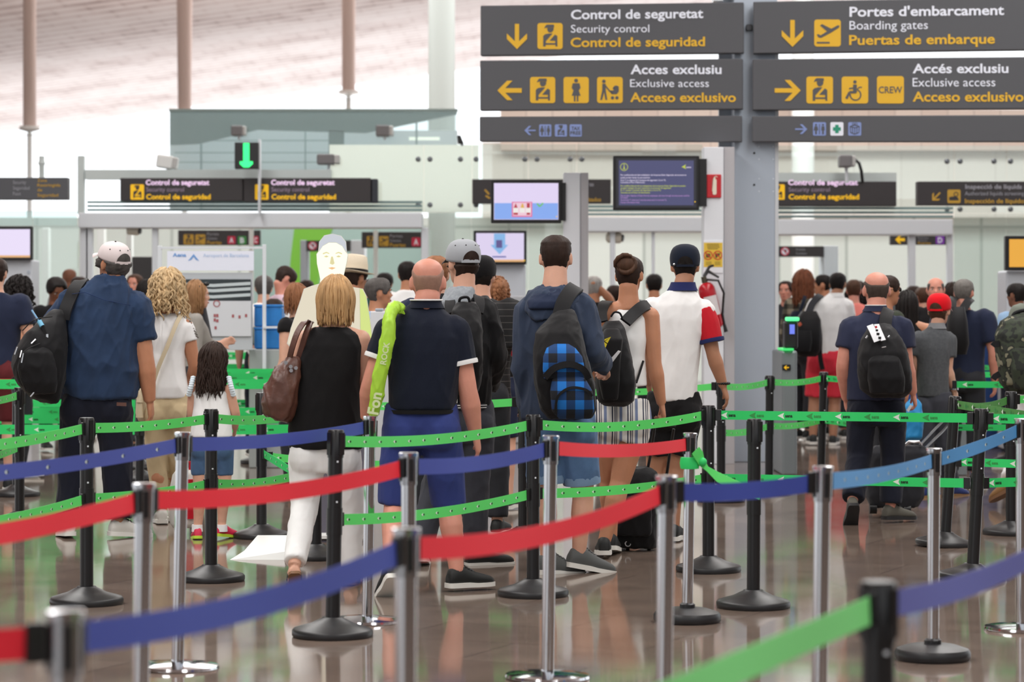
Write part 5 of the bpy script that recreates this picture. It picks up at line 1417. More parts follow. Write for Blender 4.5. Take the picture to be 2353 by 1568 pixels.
    P.body = finish(me, 'body', skin, root)
    if face:
        hm_ = hairm or h_dark
        eyes_part(root, fr, [eye_white, eye_dark, hm_, lip_m])
    # ---- upper garment
    if top:
        mb = MB(); mb.rings(torso_rings(0))
        for sd in 'lr':
            sh, el, wr = j['sh'+sd], j['el'+sd], j['wr'+sd]
            s_ = sleeve if not isinstance(sleeve, tuple) else sleeve[0 if sd == 'l' else 1]
            if s_ is None: continue
            r0, r1 = sleeve_r[0]*k, sleeve_r[1]*k
            inn = sh.lerp(j['nk'] - up*.10*k, .35)
            if s_ <= 1: limb(mb, [inn, sh, sh.lerp(el, s_*.55), sh.lerp(el, s_)], [r0*.8, r0, (r0+r1)/2, r1])
            else: limb(mb, [inn, sh, sh.lerp(el, .5), el, el.lerp(wr, .5), el.lerp(wr, s_-1)], [r0*.8, r0, r0*.95, (r0+r1)/2, r1*1.03, r1*.9])
        me = remesh(mb, topv if detail else .014, smooth_top)
        P.top = finish(me, topname, top, root, wrinkle=top_wr*k, wscale=(7, 7, 4.5))
    if bottom:
        mb = MB()
        le = leg_end or (1.9,)
        cut = le[0] if isinstance(le, tuple) else le
        pv = (j['hil'] + j['hir'])/2
        hw = (j['hir'] - j['hil']).length/2 + leg_r[0]*k*.93
        dd = leg_r[0]*k*1.16
        if pant_rows: pxloft(mb, pant_rows, D)
        else: mb.rings([oval(pv - up*.10*k, rv, fv, hw*.86, dd*.86, 24), oval(pv - up*.03*k, rv, fv, hw, dd, 24), oval(pv + up*.05*k - fv*.008*k, rv, fv, hw, dd*1.02, 24), oval(pv + up*.13*k, rv, fv, hw*.92, dd*.92, 24)])
        for sd in 'lr':
            hi, kn, an = j['hi'+sd], j['kn'+sd], j['an'+sd]
            r0, r1, r2 = (x*k for x in leg_r)
            mb.ball(hi - fv*.055*k - up*.01*k, (r0*.95, r0*.85, r0*1.05), 14)
            if cut <= 1: limb(mb, [hi, hi.lerp(kn, .4), hi.lerp(kn, cut)], [r0, (r0*2+r1)/3, r1])
            else: limb(mb, [hi, hi.lerp(kn, .5), kn, kn.lerp(an, .4), kn.lerp(an, cut-1)], [r0, (r0+r1)/2, r1, (r1+r2)/2, r2])
        me = remesh(mb, .010 if detail else .014, 4)
        P.bottom = finish(me, bottomname, bottom, root, wrinkle=bottom_wr*k, wscale=(8, 8, 6))
    # ---- shoes
    if shoe:
        for sd in 'lr':
            an, to = j['an'+sd], j['to'+sd]
            make_shoe(root, an, to, shoe, k, soles or white_sole, sd)
    # ---- hair
    if hair: 
        kind, kw = hair
        if kind == 'short':
            hair_cap(fr, **kw).build('hair', hairm, root, 180)
        elif kind == 'long':
            cap = kw.pop('cap', {})
            mb = hair_cap(fr, **{**dict(th=.014, front=.84, side=.60, back=.16, rough=.003), **cap})
            locks(mb, fr, **kw)
            mb.build('hair', hairm, root, 180)
        elif kind == 'curly':
            cap = kw.pop('cap', {})
            mb = hair_cap(fr, **{**dict(th=.03, front=.80, side=.5, back=.10, rough=.012), **cap})
            locks(mb, fr, **kw)
            mb.build('hair', hairm, root, 180)
    return P
def make_shoe(root, an, to, style, k, sole_m, sd):
    """shoe along the foot from heel to toe; follows a lifted heel"""
    up = V((0,0,1)); d = (to - (an - up*.062*k)); L = .275*k
    d.normalize(); side = d.cross(up).normalized(); n = side.cross(d).normalized()
    heel = an - n*.075*k - d*.055*k
    body, accent = style[:2]
    # outline widths along the length
    prof = [(0,.026,.060,.0),(.04,.034,.086,0),(.16,.039,.106,0),(.30,.038,.104,0),(.42,.040,.086,0),(.58,.046,.068,.004),(.75,.049,.056,.004),(.90,.042,.044,.002),(.98,.028,.032,0),(1.0,.015,.024,0)]
    mb = MB(); rg = []
    for t, w, hh, o in prof:
        c = heel + d*(t*L) + side*(o*k*(1 if sd == 'r' else -1))
        rr_ = []
        for q in range(16):
            a = 2*math.pi*q/16; ca, sa = math.cos(a), math.sin(a)
            z = (hh*.5 + hh*.5*math.copysign(abs(sa)**.7, sa))
            rr_.append(c + side*(w*k*math.copysign(abs(ca)**.75, ca)*(1 - .25*max(0, sa))) + n*(z + .012)*k)
        rg.append(rr_)
    mb.rings(rg)
    s = mb.build('shoe', body, root, 60)
    mb = MB(); rg = []
    for t, w, hh, o in prof:
        c = heel + d*(t*L*1.03 - .004) + side*(o*k*(1 if sd == 'r' else -1)); w2 = (w + .004)*k; hs = (.026 if t < .5 else .022)*k
        rg.append([c - side*w2, c + side*w2, c + side*w2*.99 + n*hs, c - side*w2*.99 + n*hs])
    mb.rings(rg)
    so = mb.build('sole', sole_m, s, 60)
    mb = MB()
    for t in (.36, .42, .48, .54):
        i = heel + d*(t*L) + n*(.012 + (.100 if t < .38 else .090 if t < .44 else .082 if t < .5 else .074))*k
        mb.tube([i - side*.022*k - n*.006*k, i + n*.003*k, i + side*.022*k - n*.006*k], .0035*k, 6)
    mb.build('laces', accent, s, 60)
    return s
def cap_hat(P, m, button=None, rim=.60, tilt=0, opening=True, visor=True, visor_dir=1, visor_m=None, grow=.016, strap=None, name='cap', hole_m=None, back_rim=.50, hi=.0):
    """baseball cap over the head frame; visor_dir 1 = visor at the face, -1 = worn backwards"""
    fr = P.fr; mb = MB(); n = 36; rg = []
    ts = [0, .12, .25, .4, .55, .7, .82, .92, .98, 1.0]
    for s in ts:
        ring = []
        for q in range(n):
            a = 2*math.pi*q/n; ca, sa = math.cos(a), math.sin(a)      # sa > 0: front
            fs = sa*visor_dir
            low = rim + (back_rim-rim)*(.5 - .5*fs)
            t = low + (1.0-low)*s
            _, fy, by, w = head_prof(min(t, .999)); cy = (fy+by)/2; d_ = (fy-by)/2
            g = grow*(1 + .25*math.sin(s*3.0))
            z = t*HH + g*sstep(.3, 1, s)*1.2 + hi*s
            ring.append(fr((w+g)*ca, cy + (d_+g)*sa, z))
        rg.append(ring)
    mb.rings(rg)
    cap = mb.build(name, m, P.root, 180)
    if visor:
        vm = visor_m or m; mb = MB()
        def vp(u, v, th):     # u -1..1 across, v 0..1 out
            a = u*R(58); t = rim + .012
            _, fy, by, w = head_prof(t); cy = (fy+by)/2; d_ = (fy-by)/2; g = grow
            x = (w+g*.9)*math.sin(a); y = cy + visor_dir*(d_+g*.9)*math.cos(a)
            ext = .072*v*math.cos(a)**.7
            return fr(x*(1+.05*v), y + visor_dir*ext, t*HH - .012*v - .016*v*u*u + th)
        U = [-1 + 2*i/14 for i in range(15)]; VV = [0, .35, .7, 1]
        g1 = [vp(u, v, .003) for v in VV for u in U]; g2 = [vp(u, v, -.002) for v in VV for u in U]; nu = 15; o = len(g1)
        fs = []
        for b in range(3):
            for a in range(14):
                q = (b*nu+a, b*nu+a+1, (b+1)*nu+a+1, (b+1)*nu+a); fs.append(q); fs.append(tuple(o+x for x in reversed(q)))
        edge = [0*nu+a for a in range(15)] + [b*nu+14 for b in (1, 2, 3)] + [3*nu+a for a in range(13, -1, -1)] + [b*nu for b in (2, 1)]
        for a, b in zip(edge, edge[1:] + edge[:1]): fs.append((a, o+a, o+b, b))
        mb.add(g1 + g2, fs); mb.build('visor', vm, cap, 60)
    if opening:
        hm = hole_m or h_dark; sgn = -visor_dir
        t0 = back_rim + .015
        def bp(ang, z, g):
            a = R(ang); _, fy, by, w = head_prof(min(.99, z)); cy = (fy+by)/2; d_ = (fy-by)/2
            return fr((w+g)*math.sin(a), cy + sgn*(d_+g)*math.cos(a), z*HH + .012*sstep(.3, 1, (z-back_rim)/(1-back_rim)))
        mb = MB(); pts = []
        for i in range(17):
            u = -1 + 2*i/16; pts.append(bp(u*30, t0 + .05 + .21*math.sqrt(max(0, 1-u*u)), grow*1.3 + .004))
        low = [bp(u*30, t0 + .05, grow*1.2 + .004) for u in [1 - 2*i/8 for i in range(9)]]
        c = bp(0, t0 + .13, grow*1.3 + .005); allp = pts + low
        mb.add([c] + allp, [(0, i+1, (i+1) % len(allp) + 1) for i in range(len(allp))])
        mb.build('back_opening', hm, cap, 60)
        mb = MB(); mb.ribbon([bp(u, t0 + .03, grow*1.2 + .003) for u in (-34, -22, -11, 0, 11, 22, 34)], .018*P.k, .003, [P.fr.f*sgn + P.fr.r*math.sin(R(u))*1.0 for u in (-34, -22, -11, 0, 11, 22, 34)])
        mb.build('strap', strap or m, cap, 60)
    if button:
        mb = MB(); mb.ball(fr(0, -.002, HH + grow*1.4 + hi), (.007, .007, .005), 8)
        for a in (-2.6, -1.9, -1.2, -.5):
            q = head_prof(.86); mb.ball(fr((q[3]+grow*1.2)*math.cos(a)*.99, (q[1]+q[2])/2 + ((q[1]-q[2])/2+grow*1.2)*math.sin(a), .86*HH + grow*.95 + hi*.7), (.0045,)*3, 6)
        mb.build('eyelets', button, cap, 180)
    return cap
# ================================================================ CLOTH
def cloth(name, col, bump=.25, bscale=420, var=.06, vscale=6, rough=.85): return mat('cloth_' + name, col, rough, bump=bump, bscale=bscale, var=var, vscale=vscale, spec=.2, sheen=.08)
denim_shirt = cloth('denim_shirt', rgb(41, 59, 88), var=.16, vscale=10)
dark_jeans = cloth('dark_jeans', rgb(24, 27, 40), var=.15, vscale=5)
denim_blue = cloth('denim_blue', rgb(84, 112, 150), var=.2, vscale=9)
denim_mid = cloth('denim_mid', rgb(72, 98, 132), var=.2, vscale=9)
white_cotton = cloth('white_cotton', rgb(240, 240, 240), bump=.12)
beige_cotton = cloth('beige_cotton', rgb(204, 184, 148))
black_cotton = cloth('black_cotton', rgb(20, 19, 21)); black_nylon = cloth('black_nylon', rgb(18, 18, 21), rough=.6)
navy_cotton = cloth('navy_cotton', rgb(20, 26, 42)); navy_blue = cloth('navy_blue', rgb(36, 43, 66)); polo_navy = cloth('polo_navy', rgb(46, 51, 74))
shorts_blue = cloth('shorts_blue', rgb(50, 62, 122), var=.1); hoodie_blue = cloth('hoodie_blue', rgb(54, 65, 86), var=.1, vscale=12); hoodie_in = cloth('hoodie_inner', rgb(36, 46, 70))
grey_marl = cloth('grey_marl', rgb(150, 156, 162), var=.12, vscale=60); grey_polo = cloth('grey_polo', rgb(86, 89, 93), var=.12, vscale=50); grey_jeans = cloth('grey_jeans', rgb(66, 68, 76), var=.15)
charcoal = cloth('charcoal', rgb(46, 47, 52)); red_cloth = cloth('red_cotton', rgb(196, 30, 44)); shorts_red = cloth('coral_red', rgb(214, 54, 70), var=.1); salmon = cloth('salmon', rgb(240, 138, 128)); pink_pale = cloth('pale_pink', rgb(216, 190, 204))
lightblue = cloth('light_blue', rgb(150, 180, 212)); sage = cloth('sage_grey', rgb(120, 126, 116)); cardigan = cloth('grey_cardigan', rgb(150, 146, 140)); teal_dark = cloth('dark_green', rgb(30, 70, 62)); navy_trim = cloth('navy_trim', rgb(36, 44, 92)); maroon = cloth('maroon', rgb(96, 36, 40)); pale_blue = cloth('ruffle_blue', rgb(222, 234, 242))
brown_leather = mat('brown_leather', rgb(92, 58, 48), .45, bump=.25, bscale=40, var=.2, vscale=12); beige_leather = mat('beige_leather', rgb(206, 190, 160), .5, bump=.1)
silver = mat('silver', rgb(200, 202, 206), .25, .9); lime_nylon = mat('lime_nylon', rgb(176, 224, 66), .5, var=.08, vscale=14); pink_shoe = mat('pink_shoe', rgb(214, 40, 78), .5); lime_sole = mat('lime_sole', rgb(190, 220, 60), .5); grey_shoe = mat('grey_shoe', rgb(86, 88, 88), .7); black_shoe = mat('black_shoe', rgb(22, 24, 24), .6); white_shoe = mat('white_shoe', rgb(214, 212, 206), .5); brown_sole = mat('brown_sole', rgb(128, 92, 62), .6); blue_shoe = mat('blue_shoe', rgb(40, 58, 120), .6); tan_shoe = mat('tan_shoe', rgb(150, 112, 70), .6); black_sole = mat('sole_black', rgb(34, 34, 36), .6); hike_shoe = mat('hiking_shoe', rgb(88, 86, 78), .7)
cap_white = cloth('cap_white', rgb(226, 214, 214), bump=.1); cap_grey = cloth('cap_grey', rgb(168, 172, 178), bump=.1); cap_navy = cloth('cap_navy', rgb(20, 28, 44), bump=.1); cap_red = cloth('cap_red', rgb(222, 16, 32), bump=.1); straw = mat('straw', rgb(222, 208, 184), .7, bump=.3, bscale=120)
def pattern(name, build):
    m = bpy.data.materials.new(name); m.use_nodes = True; n, l = nodes_of(m); b = n['Principled BSDF']; b.inputs['Roughness'].default_value = .85
    tc = n.new('ShaderNodeTexCoord'); sp = n.new('ShaderNodeSeparateXYZ'); l.new(tc.outputs['Object'], sp.inputs[0])
    l.new(build(n, l, tc, sp), b.inputs['Base Color']); return m
def fract(n, l, src, f, off=0):
    a = n.new('ShaderNodeMath'); a.operation = 'MULTIPLY_ADD'; a.inputs[1].default_value = f; a.inputs[2].default_value = off; l.new(src, a.inputs[0])
    b = n.new('ShaderNodeMath'); b.operation = 'FRACT'; l.new(a.outputs[0], b.inputs[0]); return b.outputs[0]
def stripes_fn(axis, f, stops):
    def fn(n, l, tc, sp):
        r = ramp(n, stops); l.new(fract(n, l, sp.outputs[axis], f), r.inputs[0]); return r.outputs[0]
    return fn
cw, cn, cs = rgb(228, 226, 222), rgb(48, 52, 74), rgb(120, 134, 168)
striped_shorts = pattern('striped_shorts', stripes_fn('X', 11.0, [(0, cw), (.12, cn), (.20, cw), (.30, cn), (.36, cw), (.42, cn), (.47, cw), (.62, cs), (.80, cw)]))
black_stripe = pattern('black_striped_knit', stripes_fn('Z', 24.0, [(0, rgb(24, 24, 26)), (.9, rgb(78, 76, 74))]))
def plaid_fn(fx, fz, c0, c1, c2):
    def fn(n, l, tc, sp):
        a = ramp(n, [(0, (0,0,0,1)), (.5, (1,1,1,1))]); l.new(fract(n, l, sp.outputs['X'], fx), a.inputs[0])
        b = ramp(n, [(0, (0,0,0,1)), (.5, (1,1,1,1))]); l.new(fract(n, l, sp.outputs['Z'], fz), b.inputs[0])
        s = n.new('ShaderNodeMath'); s.operation = 'ADD'; l.new(a.outputs[0], s.inputs[0]); l.new(b.outputs[0], s.inputs[1])
        h = n.new('ShaderNodeMath'); h.operation = 'MULTIPLY'; h.inputs[1].default_value = .5; l.new(s.outputs[0], h.inputs[0])
        r = ramp(n, [(0, c0), (.25, c1), (.75, c2)]); l.new(h.outputs[0], r.inputs[0]); return r.outputs[0]
    return fn
plaid_blue = pattern('blue_plaid', plaid_fn(10.5, 10.0, rgb(16, 20, 30), rgb(18, 60, 110), rgb(20, 112, 196)))
plaid_brown = pattern('brown_plaid', plaid_fn(9, 9, rgb(36, 36, 32), rgb(86, 82, 70), rgb(150, 142, 122)))
def camo_fn(n, l, tc, sp):
    t = n.new('ShaderNodeTexNoise'); t.inputs['Scale'].default_value = 11; t.inputs['Detail'].default_value = 2; l.new(tc.outputs['Object'], t.inputs['Vector'])
    r = ramp(n, [(0, rgb(30, 34, 30)), (.42, rgb(52, 60, 46)), (.54, rgb(40, 44, 38)), (.62, rgb(128, 126, 104))]); l.new(t.outputs[0], r.inputs[0]); return r.outputs[0]
camo = pattern('camouflage', camo_fn)

# ---------------------------------------------------------------- clothing details shared by several figures
def collar_ring(P, m, h=.042, r=.072, lean=.01, name='shirt_collar', drop=0.0, parent=None):
    nk = P.j['nk']; k = P.k; fr = P.fr; c0 = nk - V((0, 0, .012 + drop)); c1 = nk.lerp(fr(0, -.02, .2*HH), .30) + V((0, 0, h - .03))
    rx, fv = P.rv, P.fv; mb = MB()
    rs = [oval(c0, rx, fv, (r+.022)*k, (r+.010)*k, 28, 2), oval(c0.lerp(c1, .5), rx, fv, (r+.008)*k, (r+.004)*k, 28, 2), oval(c1, rx, fv, r*k, r*k, 28, 2), oval(c1 - V((0,0,.006)), rx, fv, (r-.006)*k, (r-.006)*k, 28, 2), oval(c0, rx, fv, (r-.004)*k, (r-.010)*k, 28, 2)]
    mb.rings(rs, 0, False)
    return mb.build(name, m, parent or P.root, 60)
def cuff(P, sd, s, r, m, h=.022, name='sleeve_trim', parent=None):
    sh, el = P.j['sh'+sd], P.j['el'+sd]; d = (el-sh).normalized(); c = sh.lerp(el, s); k = P.k
    MB().tube([c - d*h*k, c - d*h*.5*k, c + d*.002], [r*k, (r+.002)*k, r*k], 22, caps=True).build(name, m, parent or P.top, 60)
def strap(mb, pts, D, w, th=.006, nrm=(0, -1, .15)):
    mb.ribbon([W(x, y, D + dy) for x, y, dy in pts], w, th, nrm)
def spline(pts, n=5):
    out = []
    for i in range(len(pts)-1):
        p0 = pts[max(0, i-1)]; p1 = pts[i]; p2 = pts[i+1]; p3 = pts[min(len(pts)-1, i+2)]
        for j in range(n):
            t = j/n
            out.append(tuple(.5*(2*b + (c-a)*t + (2*a-5*b+4*c-d)*t*t + (3*b-a-3*c+d)*t**3) for a, b, c, d in zip(p0, p1, p2, p3)))
    out.append(tuple(pts[-1])); return out
def zipper(mb, D, pts, r=.0035):
    mb.tube([W(x, y, D + dy) for x, y, dy in spline(pts, 4)], r, 6)

# ---------------------------------------------------------------- M1 the man in the denim shirt
D = 17.2
P = person('person in white cap, blue denim shirt and dark jeans, seen from behind at left', 222, D, 1.80, 0,
  J=dict(hd=(260,607,.04), nk=(252,652,0), shl=(160,702,0), shr=(312,704,0), ell=(108,790,.06), wrl=(140,850,.24), elr=(333,822,.0), wrr=(344,922,.05), hil=(182,940), hir=(262,940), knl=(170,1078,.01), knr=(269,1078,.02), anl=(158,1204,-.02), anr=(272,1204,.0), tol=(146,1226,.16), tor=(308,1228,.05)),
  tor=[(914,152,314,.165), (880,142,318,.18), (820,140,319,.19), (765,138,320,.18), (720,136,322,.16), (690,148,312,.14), (664,176,298,.115), (645,205,288,.085), (634,218,284,.07)],
  skin=sk_tan, hair=('short', dict(th=.026, side=.5, back=.0, rough=.012, sideburn=.36, capline=.60)), hairm=h_dgrey, top=denim_shirt, sleeve=.66, sleeve_r=(.098,.088), bottom=dark_jeans, leg_r=(.118,.100,.084), shoe=(white_shoe, black_shoe), head=(42, -10), arm_r=1.32, neck=.068, hands=('relax', 'relax'), top_wr=.011, headk=1.04)
cap_hat(P, cap_white, black_plastic, rim=.70, back_rim=.56, hole_m=h_dgrey)
collar_ring(P, denim_shirt, .05, .080)
f = plane_map(230, 700, D)
mb = MB()
for pts in ([(165,676),(195,672),(240,690),(300,702)],): mb.tube([W(x, y, D - .125 - .03*math.sin((x-150)/170*3.14)) for x, y in pts], .0022, 5)
mb.build('yoke_seam', cloth('denim_seam', rgb(30, 50, 92)), P.top, 180)
MB().prism([W(x, y, D - .178) for x, y in ((268, 925), (290, 926), (290, 934), (268, 933))], (0, .01, 0)).build('leather_patch', brown_leather, P.bottom, smooth=0)
# his black bag
t = thing('backpack', 'bulging black backpack with silver zip pulls on the shoulder of the denim shirt man', 'backpack', W(90, 920, D - .2))
mb = MB()
pxloft(mb, [(926,96,134,.05,-.20), (915,72,140,.10,-.20), (885,44,146,.15,-.21), (840,28,150,.17,-.22), (800,38,152,.17,-.22), (768,60,153,.15,-.21), (742,88,152,.12,-.19), (722,112,148,.07,-.17), (712,122,142,.03,-.16)], D, 2.5)
finish(remesh(mb, .012, 3), 'body', black_nylon, t, wrinkle=.006, wscale=(6, 6, 6))
mb = MB(); pxloft(mb, [(905,62,128,.05,-.34), (880,50,132,.07,-.35), (840,42,128,.07,-.36), (810,52,120,.06,-.36), (795,66,110,.03,-.34)], D, 2.6)
finish(remesh(mb, .010, 3), 'front_pocket', black_nylon, t, wrinkle=.004)
mb = MB(); strap(mb, spline([(146,735,-.18), (150,715,-.17), (160,690,-.13), (172,665,-.09), (186,648,-.0), (192,652,.08)]), D, .085, .012, (-.15, -1, .45)); mb.build('shoulder_strap', black_nylon, t, 60)
mb = MB()
for pts in ([(50,806,-.40),(46,822,-.41)], [(54,812,-.41),(50,834,-.41)], [(82,780,-.38),(72,790,-.39)], [(82,897,-.39),(70,912,-.39)], [(40,798,-.36),(34,815,-.36)]): mb.tube([W(x, y, D + dy) for x, y, dy in pts], .006, 6)
mb.build('zip_pull', silver, t)
mb = MB(); zipper(mb, D, [(60,900,-.385),(42,850,-.41),(56,808,-.41),(92,790,-.39)]); zipper(mb, D, [(52,760,-.30),(80,735,-.33),(120,728,-.28)]); mb.build('zip', black_plastic, t)
mb = MB(); mb.tube([W(73, 713, D-.3), W(88, 736, D-.32), W(93, 745, D-.33)], .006, 8); mb.build('pen', mat('pen_blue', rgb(126, 170, 210), .4), t)
MB().tube([W(90, 738, D-.33), W(97, 750, D-.34)], .016, 10).build('pen_grip', mat('pen_light_blue', rgb(120, 190, 225), .4), t)
mb = MB(); mb.ribbon([W(98, 750, D-.34), W(104, 765, D-.35), W(110, 776, D-.35)], .02, .006, (0, -1, 0)); mb.build('webbing', black_nylon, t, 60); 
MB().box(tuple(W(106, 776, D-.36)), tuple(W(112, 768, D-.345))).build('buckle', silver, t, smooth=0)

# ---------------------------------------------------------------- M2 the woman with curly blond hair
D = 18.3
P = person('person with curly blond hair, white top and beige trousers, seen from behind', 386, D, 1.70, 0,
  J=dict(hd=(384,668,.02), nk=(386,724,0), shl=(352,752,0), shr=(428,752,0), ell=(338,840,.05), wrl=(345,900,.22), elr=(447,842,.02), wrr=(438,905,.22), hil=(362,948), hir=(412,948), knl=(360,1066,-.0), knr=(408,1066,.06), anl=(372,1178,-.02), anr=(398,1172,.2), tol=(368,1196,.14), tor=(402,1188,.36)),
  tor=[(916,348,430,.125), (890,346,432,.13), (850,352,426,.115), (810,354,424,.11), (775,348,430,.115), (750,346,434,.10), (732,352,424,.08), (720,362,412,.06)],
  skin=sk_tan, top=white_cotton, sleeve=.36, sleeve_r=(.062,.068), bottom=beige_cotton, leg_r=(.098,.072,.052), shoe=(white_shoe, white_shoe), head=(-6, 0), female=True, topname='blouse', hairm=h_blond,
  hair=('curly', dict(n=330, length=.245, vol=.052, rad=.0105, wave=.016, wfreq=15, seed=3, face=48, top=.9, taper=.5, tmax=1.62, spread=.25, cap=dict(th=.034))))
mb = MB(); mb.tube([W(370, y, D - .125 + .02*abs(y-800)/80) for y in (738, 790, 850, 905)], .002, 5); mb.build('back_seam', white_cotton, P.top, 180)
mb = MB()
for i in range(7): mb.tube([W(436 + i*2.4, 738 + i*5.5, D - .03), W(441 + i*2.4, 743 + i*5.5, D + .0)], .006, 6)
mb.build('shoulder_lacing', mat('lacing_grey', rgb(120, 116, 110), .6), P.top, 60)
t = thing('shoulder_bag', 'beige shoulder bag with tassel at the hip of the curly haired woman', 'bag', W(328, 985, D - .1))
mb = MB(); pxloft(mb, [(968,318,348,.05,-.02), (950,312,350,.07,-.02), (915,314,352,.07,-.02), (892,322,350,.04,-.02)], D, 2.8); finish(remesh(mb, .009, 2), 'body', beige_leather, t)
mb = MB(); strap(mb, spline([(345,905,-.13), (362,850,-.145), (385,795,-.14), (405,745,-.11), (418,722,-.05), (420,722,.02)]), D, .028, .005); mb.build('strap', beige_leather, t, 60)
mb = MB(); mb.tube([W(318, 900, D-.11), W(322, 912, D-.12), W(321, 925, D-.12)], [.02, .016, .024], 10); mb.tube([W(321, 922, D-.12), W(321, 960, D-.12)], [.016, .026], 12); mb.build('tassel', beige_leather, t, 60)
# child's trolley case
t = thing('suitcase', 'small white and red trolley case beside the feet of the girl', 'suitcase', W(420, 1222, 17.5))
D2 = 17.5
mb = MB(); pxloft(mb, [(1212,398,446,.09), (1200,392,450,.11), (1120,392,450,.11), (1090,398,446,.10), (1080,406,438,.07)], D2, 3.5); mb.build('shell', white_shoe, t, 60)
mb = MB(); pxloft(mb, [(1190,428,452,.118), (1150,426,452,.12), (1100,430,450,.115)], D2, 3.5); mb.build('red_panel', red_cloth, t, 60)
mb = MB(); mb.tube([W(414, 1084, D2), W(414, 1062, D2), W(436, 1062, D2), W(436, 1084, D2)], .009, 8); mb.build('handle', red_cloth, t, 60)
for x in (402, 440): MB().tube([W(x, 1214, D2 - .05), W(x + 5, 1214, D2 - .05)], .028, 14).build('wheel', black_plastic, t)

# ---------------------------------------------------------------- M3 the girl
D = 17.1
P = person('child with long dark wavy hair, white ruffled top, denim shorts and pink shoes', 488, D, 1.26, 0,
  J=dict(hd=(492,828,.01), nk=(486,876,0), shl=(446,898,0), shr=(524,898,0), ell=(440,950,.03), wrl=(446,985,.16), elr=(541,948,.02), wrr=(540,985,.16), hil=(462,1030), hir=(515,1030), knl=(460,1130,0), knr=(514,1130,.02), anl=(454,1219,0), anr=(509,1214,.03), tol=(452,1236,.14), tor=(530,1232,.09)),
  tor=[(1005,438,534,.095), (960,442,530,.09), (930,446,526,.085), (905,446,524,.075), (888,458,512,.06), (878,468,504,.05)],
  skin=sk_fair, top=white_cotton, sleeve=.12, sleeve_r=(.05,.05), bottom=denim_mid, leg_end=(.62,), leg_r=(.090,.080,.06), shoe=(pink_shoe, white_shoe), soles=lime_sole, head=(-38, 6), headk=1.22, female=True, topname='blouse', bottomname='shorts', hairm=h_dark,
  hair=('long', dict(n=260, length=.40, vol=.018, rad=.0072, wave=.012, wfreq=11, seed=5, face=62, drift=.03, taper=.4, top=.5, cap=dict(th=.016))))
for sx, x in ((-1, 438), (1, 532)):
    mb = MB()
    for i in range(9):
        a = i/8; c = W(x + sx*(-6 + 10*a), 868 + 40*a, D - .03 - .03*math.sin(a*3)); mb.ball(c, (.019, .02, .012), 8)
    mb.build('ruffle', pale_blue, P.top, 180)
for x in (453, 510): MB().tube([W(x, 1206, D + (.02 if x > 500 else 0)), W(x, 1222, D + (.02 if x > 500 else 0))], [.034, .036], 14).build('sock', white_cotton, P.root)
t = thing('bag', 'black bag carried in front by the girl with dark hair', 'bag', W(488, 985, D + .16))
mb = MB(); pxloft(mb, [(985,440,540,.04,.2), (965,428,548,.07,.2), (935,430,549,.07,.2), (915,445,538,.04,.2)], D, 2.8); mb.build('body', black_nylon, t, 60)
mb = MB(); mb.tube([W(460, 922, D+.2), W(475, 900, D+.2), W(505, 900, D+.2), W(520, 922, D+.2)], .008, 8); mb.build('handle', black_nylon, t)

# ---------------------------------------------------------------- M4 the woman with the blond bob
D = 14.25
P = person('person with straight blond bob, black sleeveless top and white trousers with a brown handbag', 755, D, 1.63, 0,
  J=dict(hd=(771,692,.02), nk=(765,748,0), shl=(704,782,0), shr=(828,782,0), ell=(676,862,.02), wrl=(690,925,.22), elr=(842,880,.02), wrr=(834,968,.10), hil=(706,1045), hir=(788,1045), knl=(700,1165,-.02), knr=(806,1180,.06), anl=(676,1302,-.30), anr=(806,1312,.04), tol=(674,1353,-.22), tor=(826,1336,.12)),
  tor=[(1030,664,836,.15), (985,664,834,.155), (930,672,830,.15), (880,680,828,.14), (830,684,832,.13), (795,688,838,.115), (770,698,832,.09), (752,724,806,.065)],
  skin=sk_fair, top=black_cotton, sleeve=None, bottom=white_cotton, leg_r=(.108,.080,.062), leg_end=(1.93,), head=(-4, 2), female=True, topname='sleeveless_top', hairm=h_bob, arm_r=1.08,
  hair=('long', dict(n=420, length=.255, vol=.036, rad=.0075, wave=.0025, wfreq=10, seed=9, face=50, drift=-.05, taper=.35, top=.55, jitter=.12, tmax=1.66, cap=dict(th=.028, back=.12))))
for sd in 'lr':
    an, to = P.j['an'+sd], P.j['to'+sd]; up = V((0,0,1)); d = (to - (an - up*.055)).normalized(); side = d.cross(up).normalized(); n = side.cross(d).normalized(); h0 = an - n*.075 - d*.045
    rg = []
    for tt, w in ((0,.02),(.06,.032),(.3,.030),(.5,.034),(.75,.043),(.92,.036),(1,.016)):
        c = h0 + d*tt*.25; rg.append([c - side*w, c + side*w, c + side*w + n*.016, c - side*w + n*.016])
    so = MB().rings(rg).build('sandal_sole', brown_sole, P.root, 60)
    mb = MB()
    for tt, w, hh in ((.62,.044,.045),(.78,.046,.036),(.30,.036,.078)):
        c = h0 + d*tt*.25; mb.ribbon([c - side*w + n*.01, c - side*w*.8 + n*hh*.8, c + n*(hh+.012), c + side*w*.8 + n*hh*.8, c + side*w + n*.01], .02, .005, [-side, n - side*.6, n, n + side*.6, side])
    mb.build('sandal_straps', black_shoe, so, 60)
MB().tube([P.j['wrr'] + V((0,0,.03)), P.j['wrr'] + V((0,0,.015))], .036, 16).build('bracelet', black_plastic, P.root)
t = thing('handbag', 'brown leather handbag hanging from the shoulder of the woman in the black top', 'handbag', W(645, 970, D - .12))
mb = MB(); pxloft(mb, [(968,636,668,.05,-.08), (955,608,676,.09,-.08), (925,600,684,.11,-.08), (890,610,685,.10,-.08), (860,625,688,.08,-.08), (835,645,690,.05,-.08), (822,662,690,.02,-.08)], D, 2.5); finish(remesh(mb, .010, 3), 'body', brown_leather, t, wrinkle=.010, wscale=(10, 10, 5))
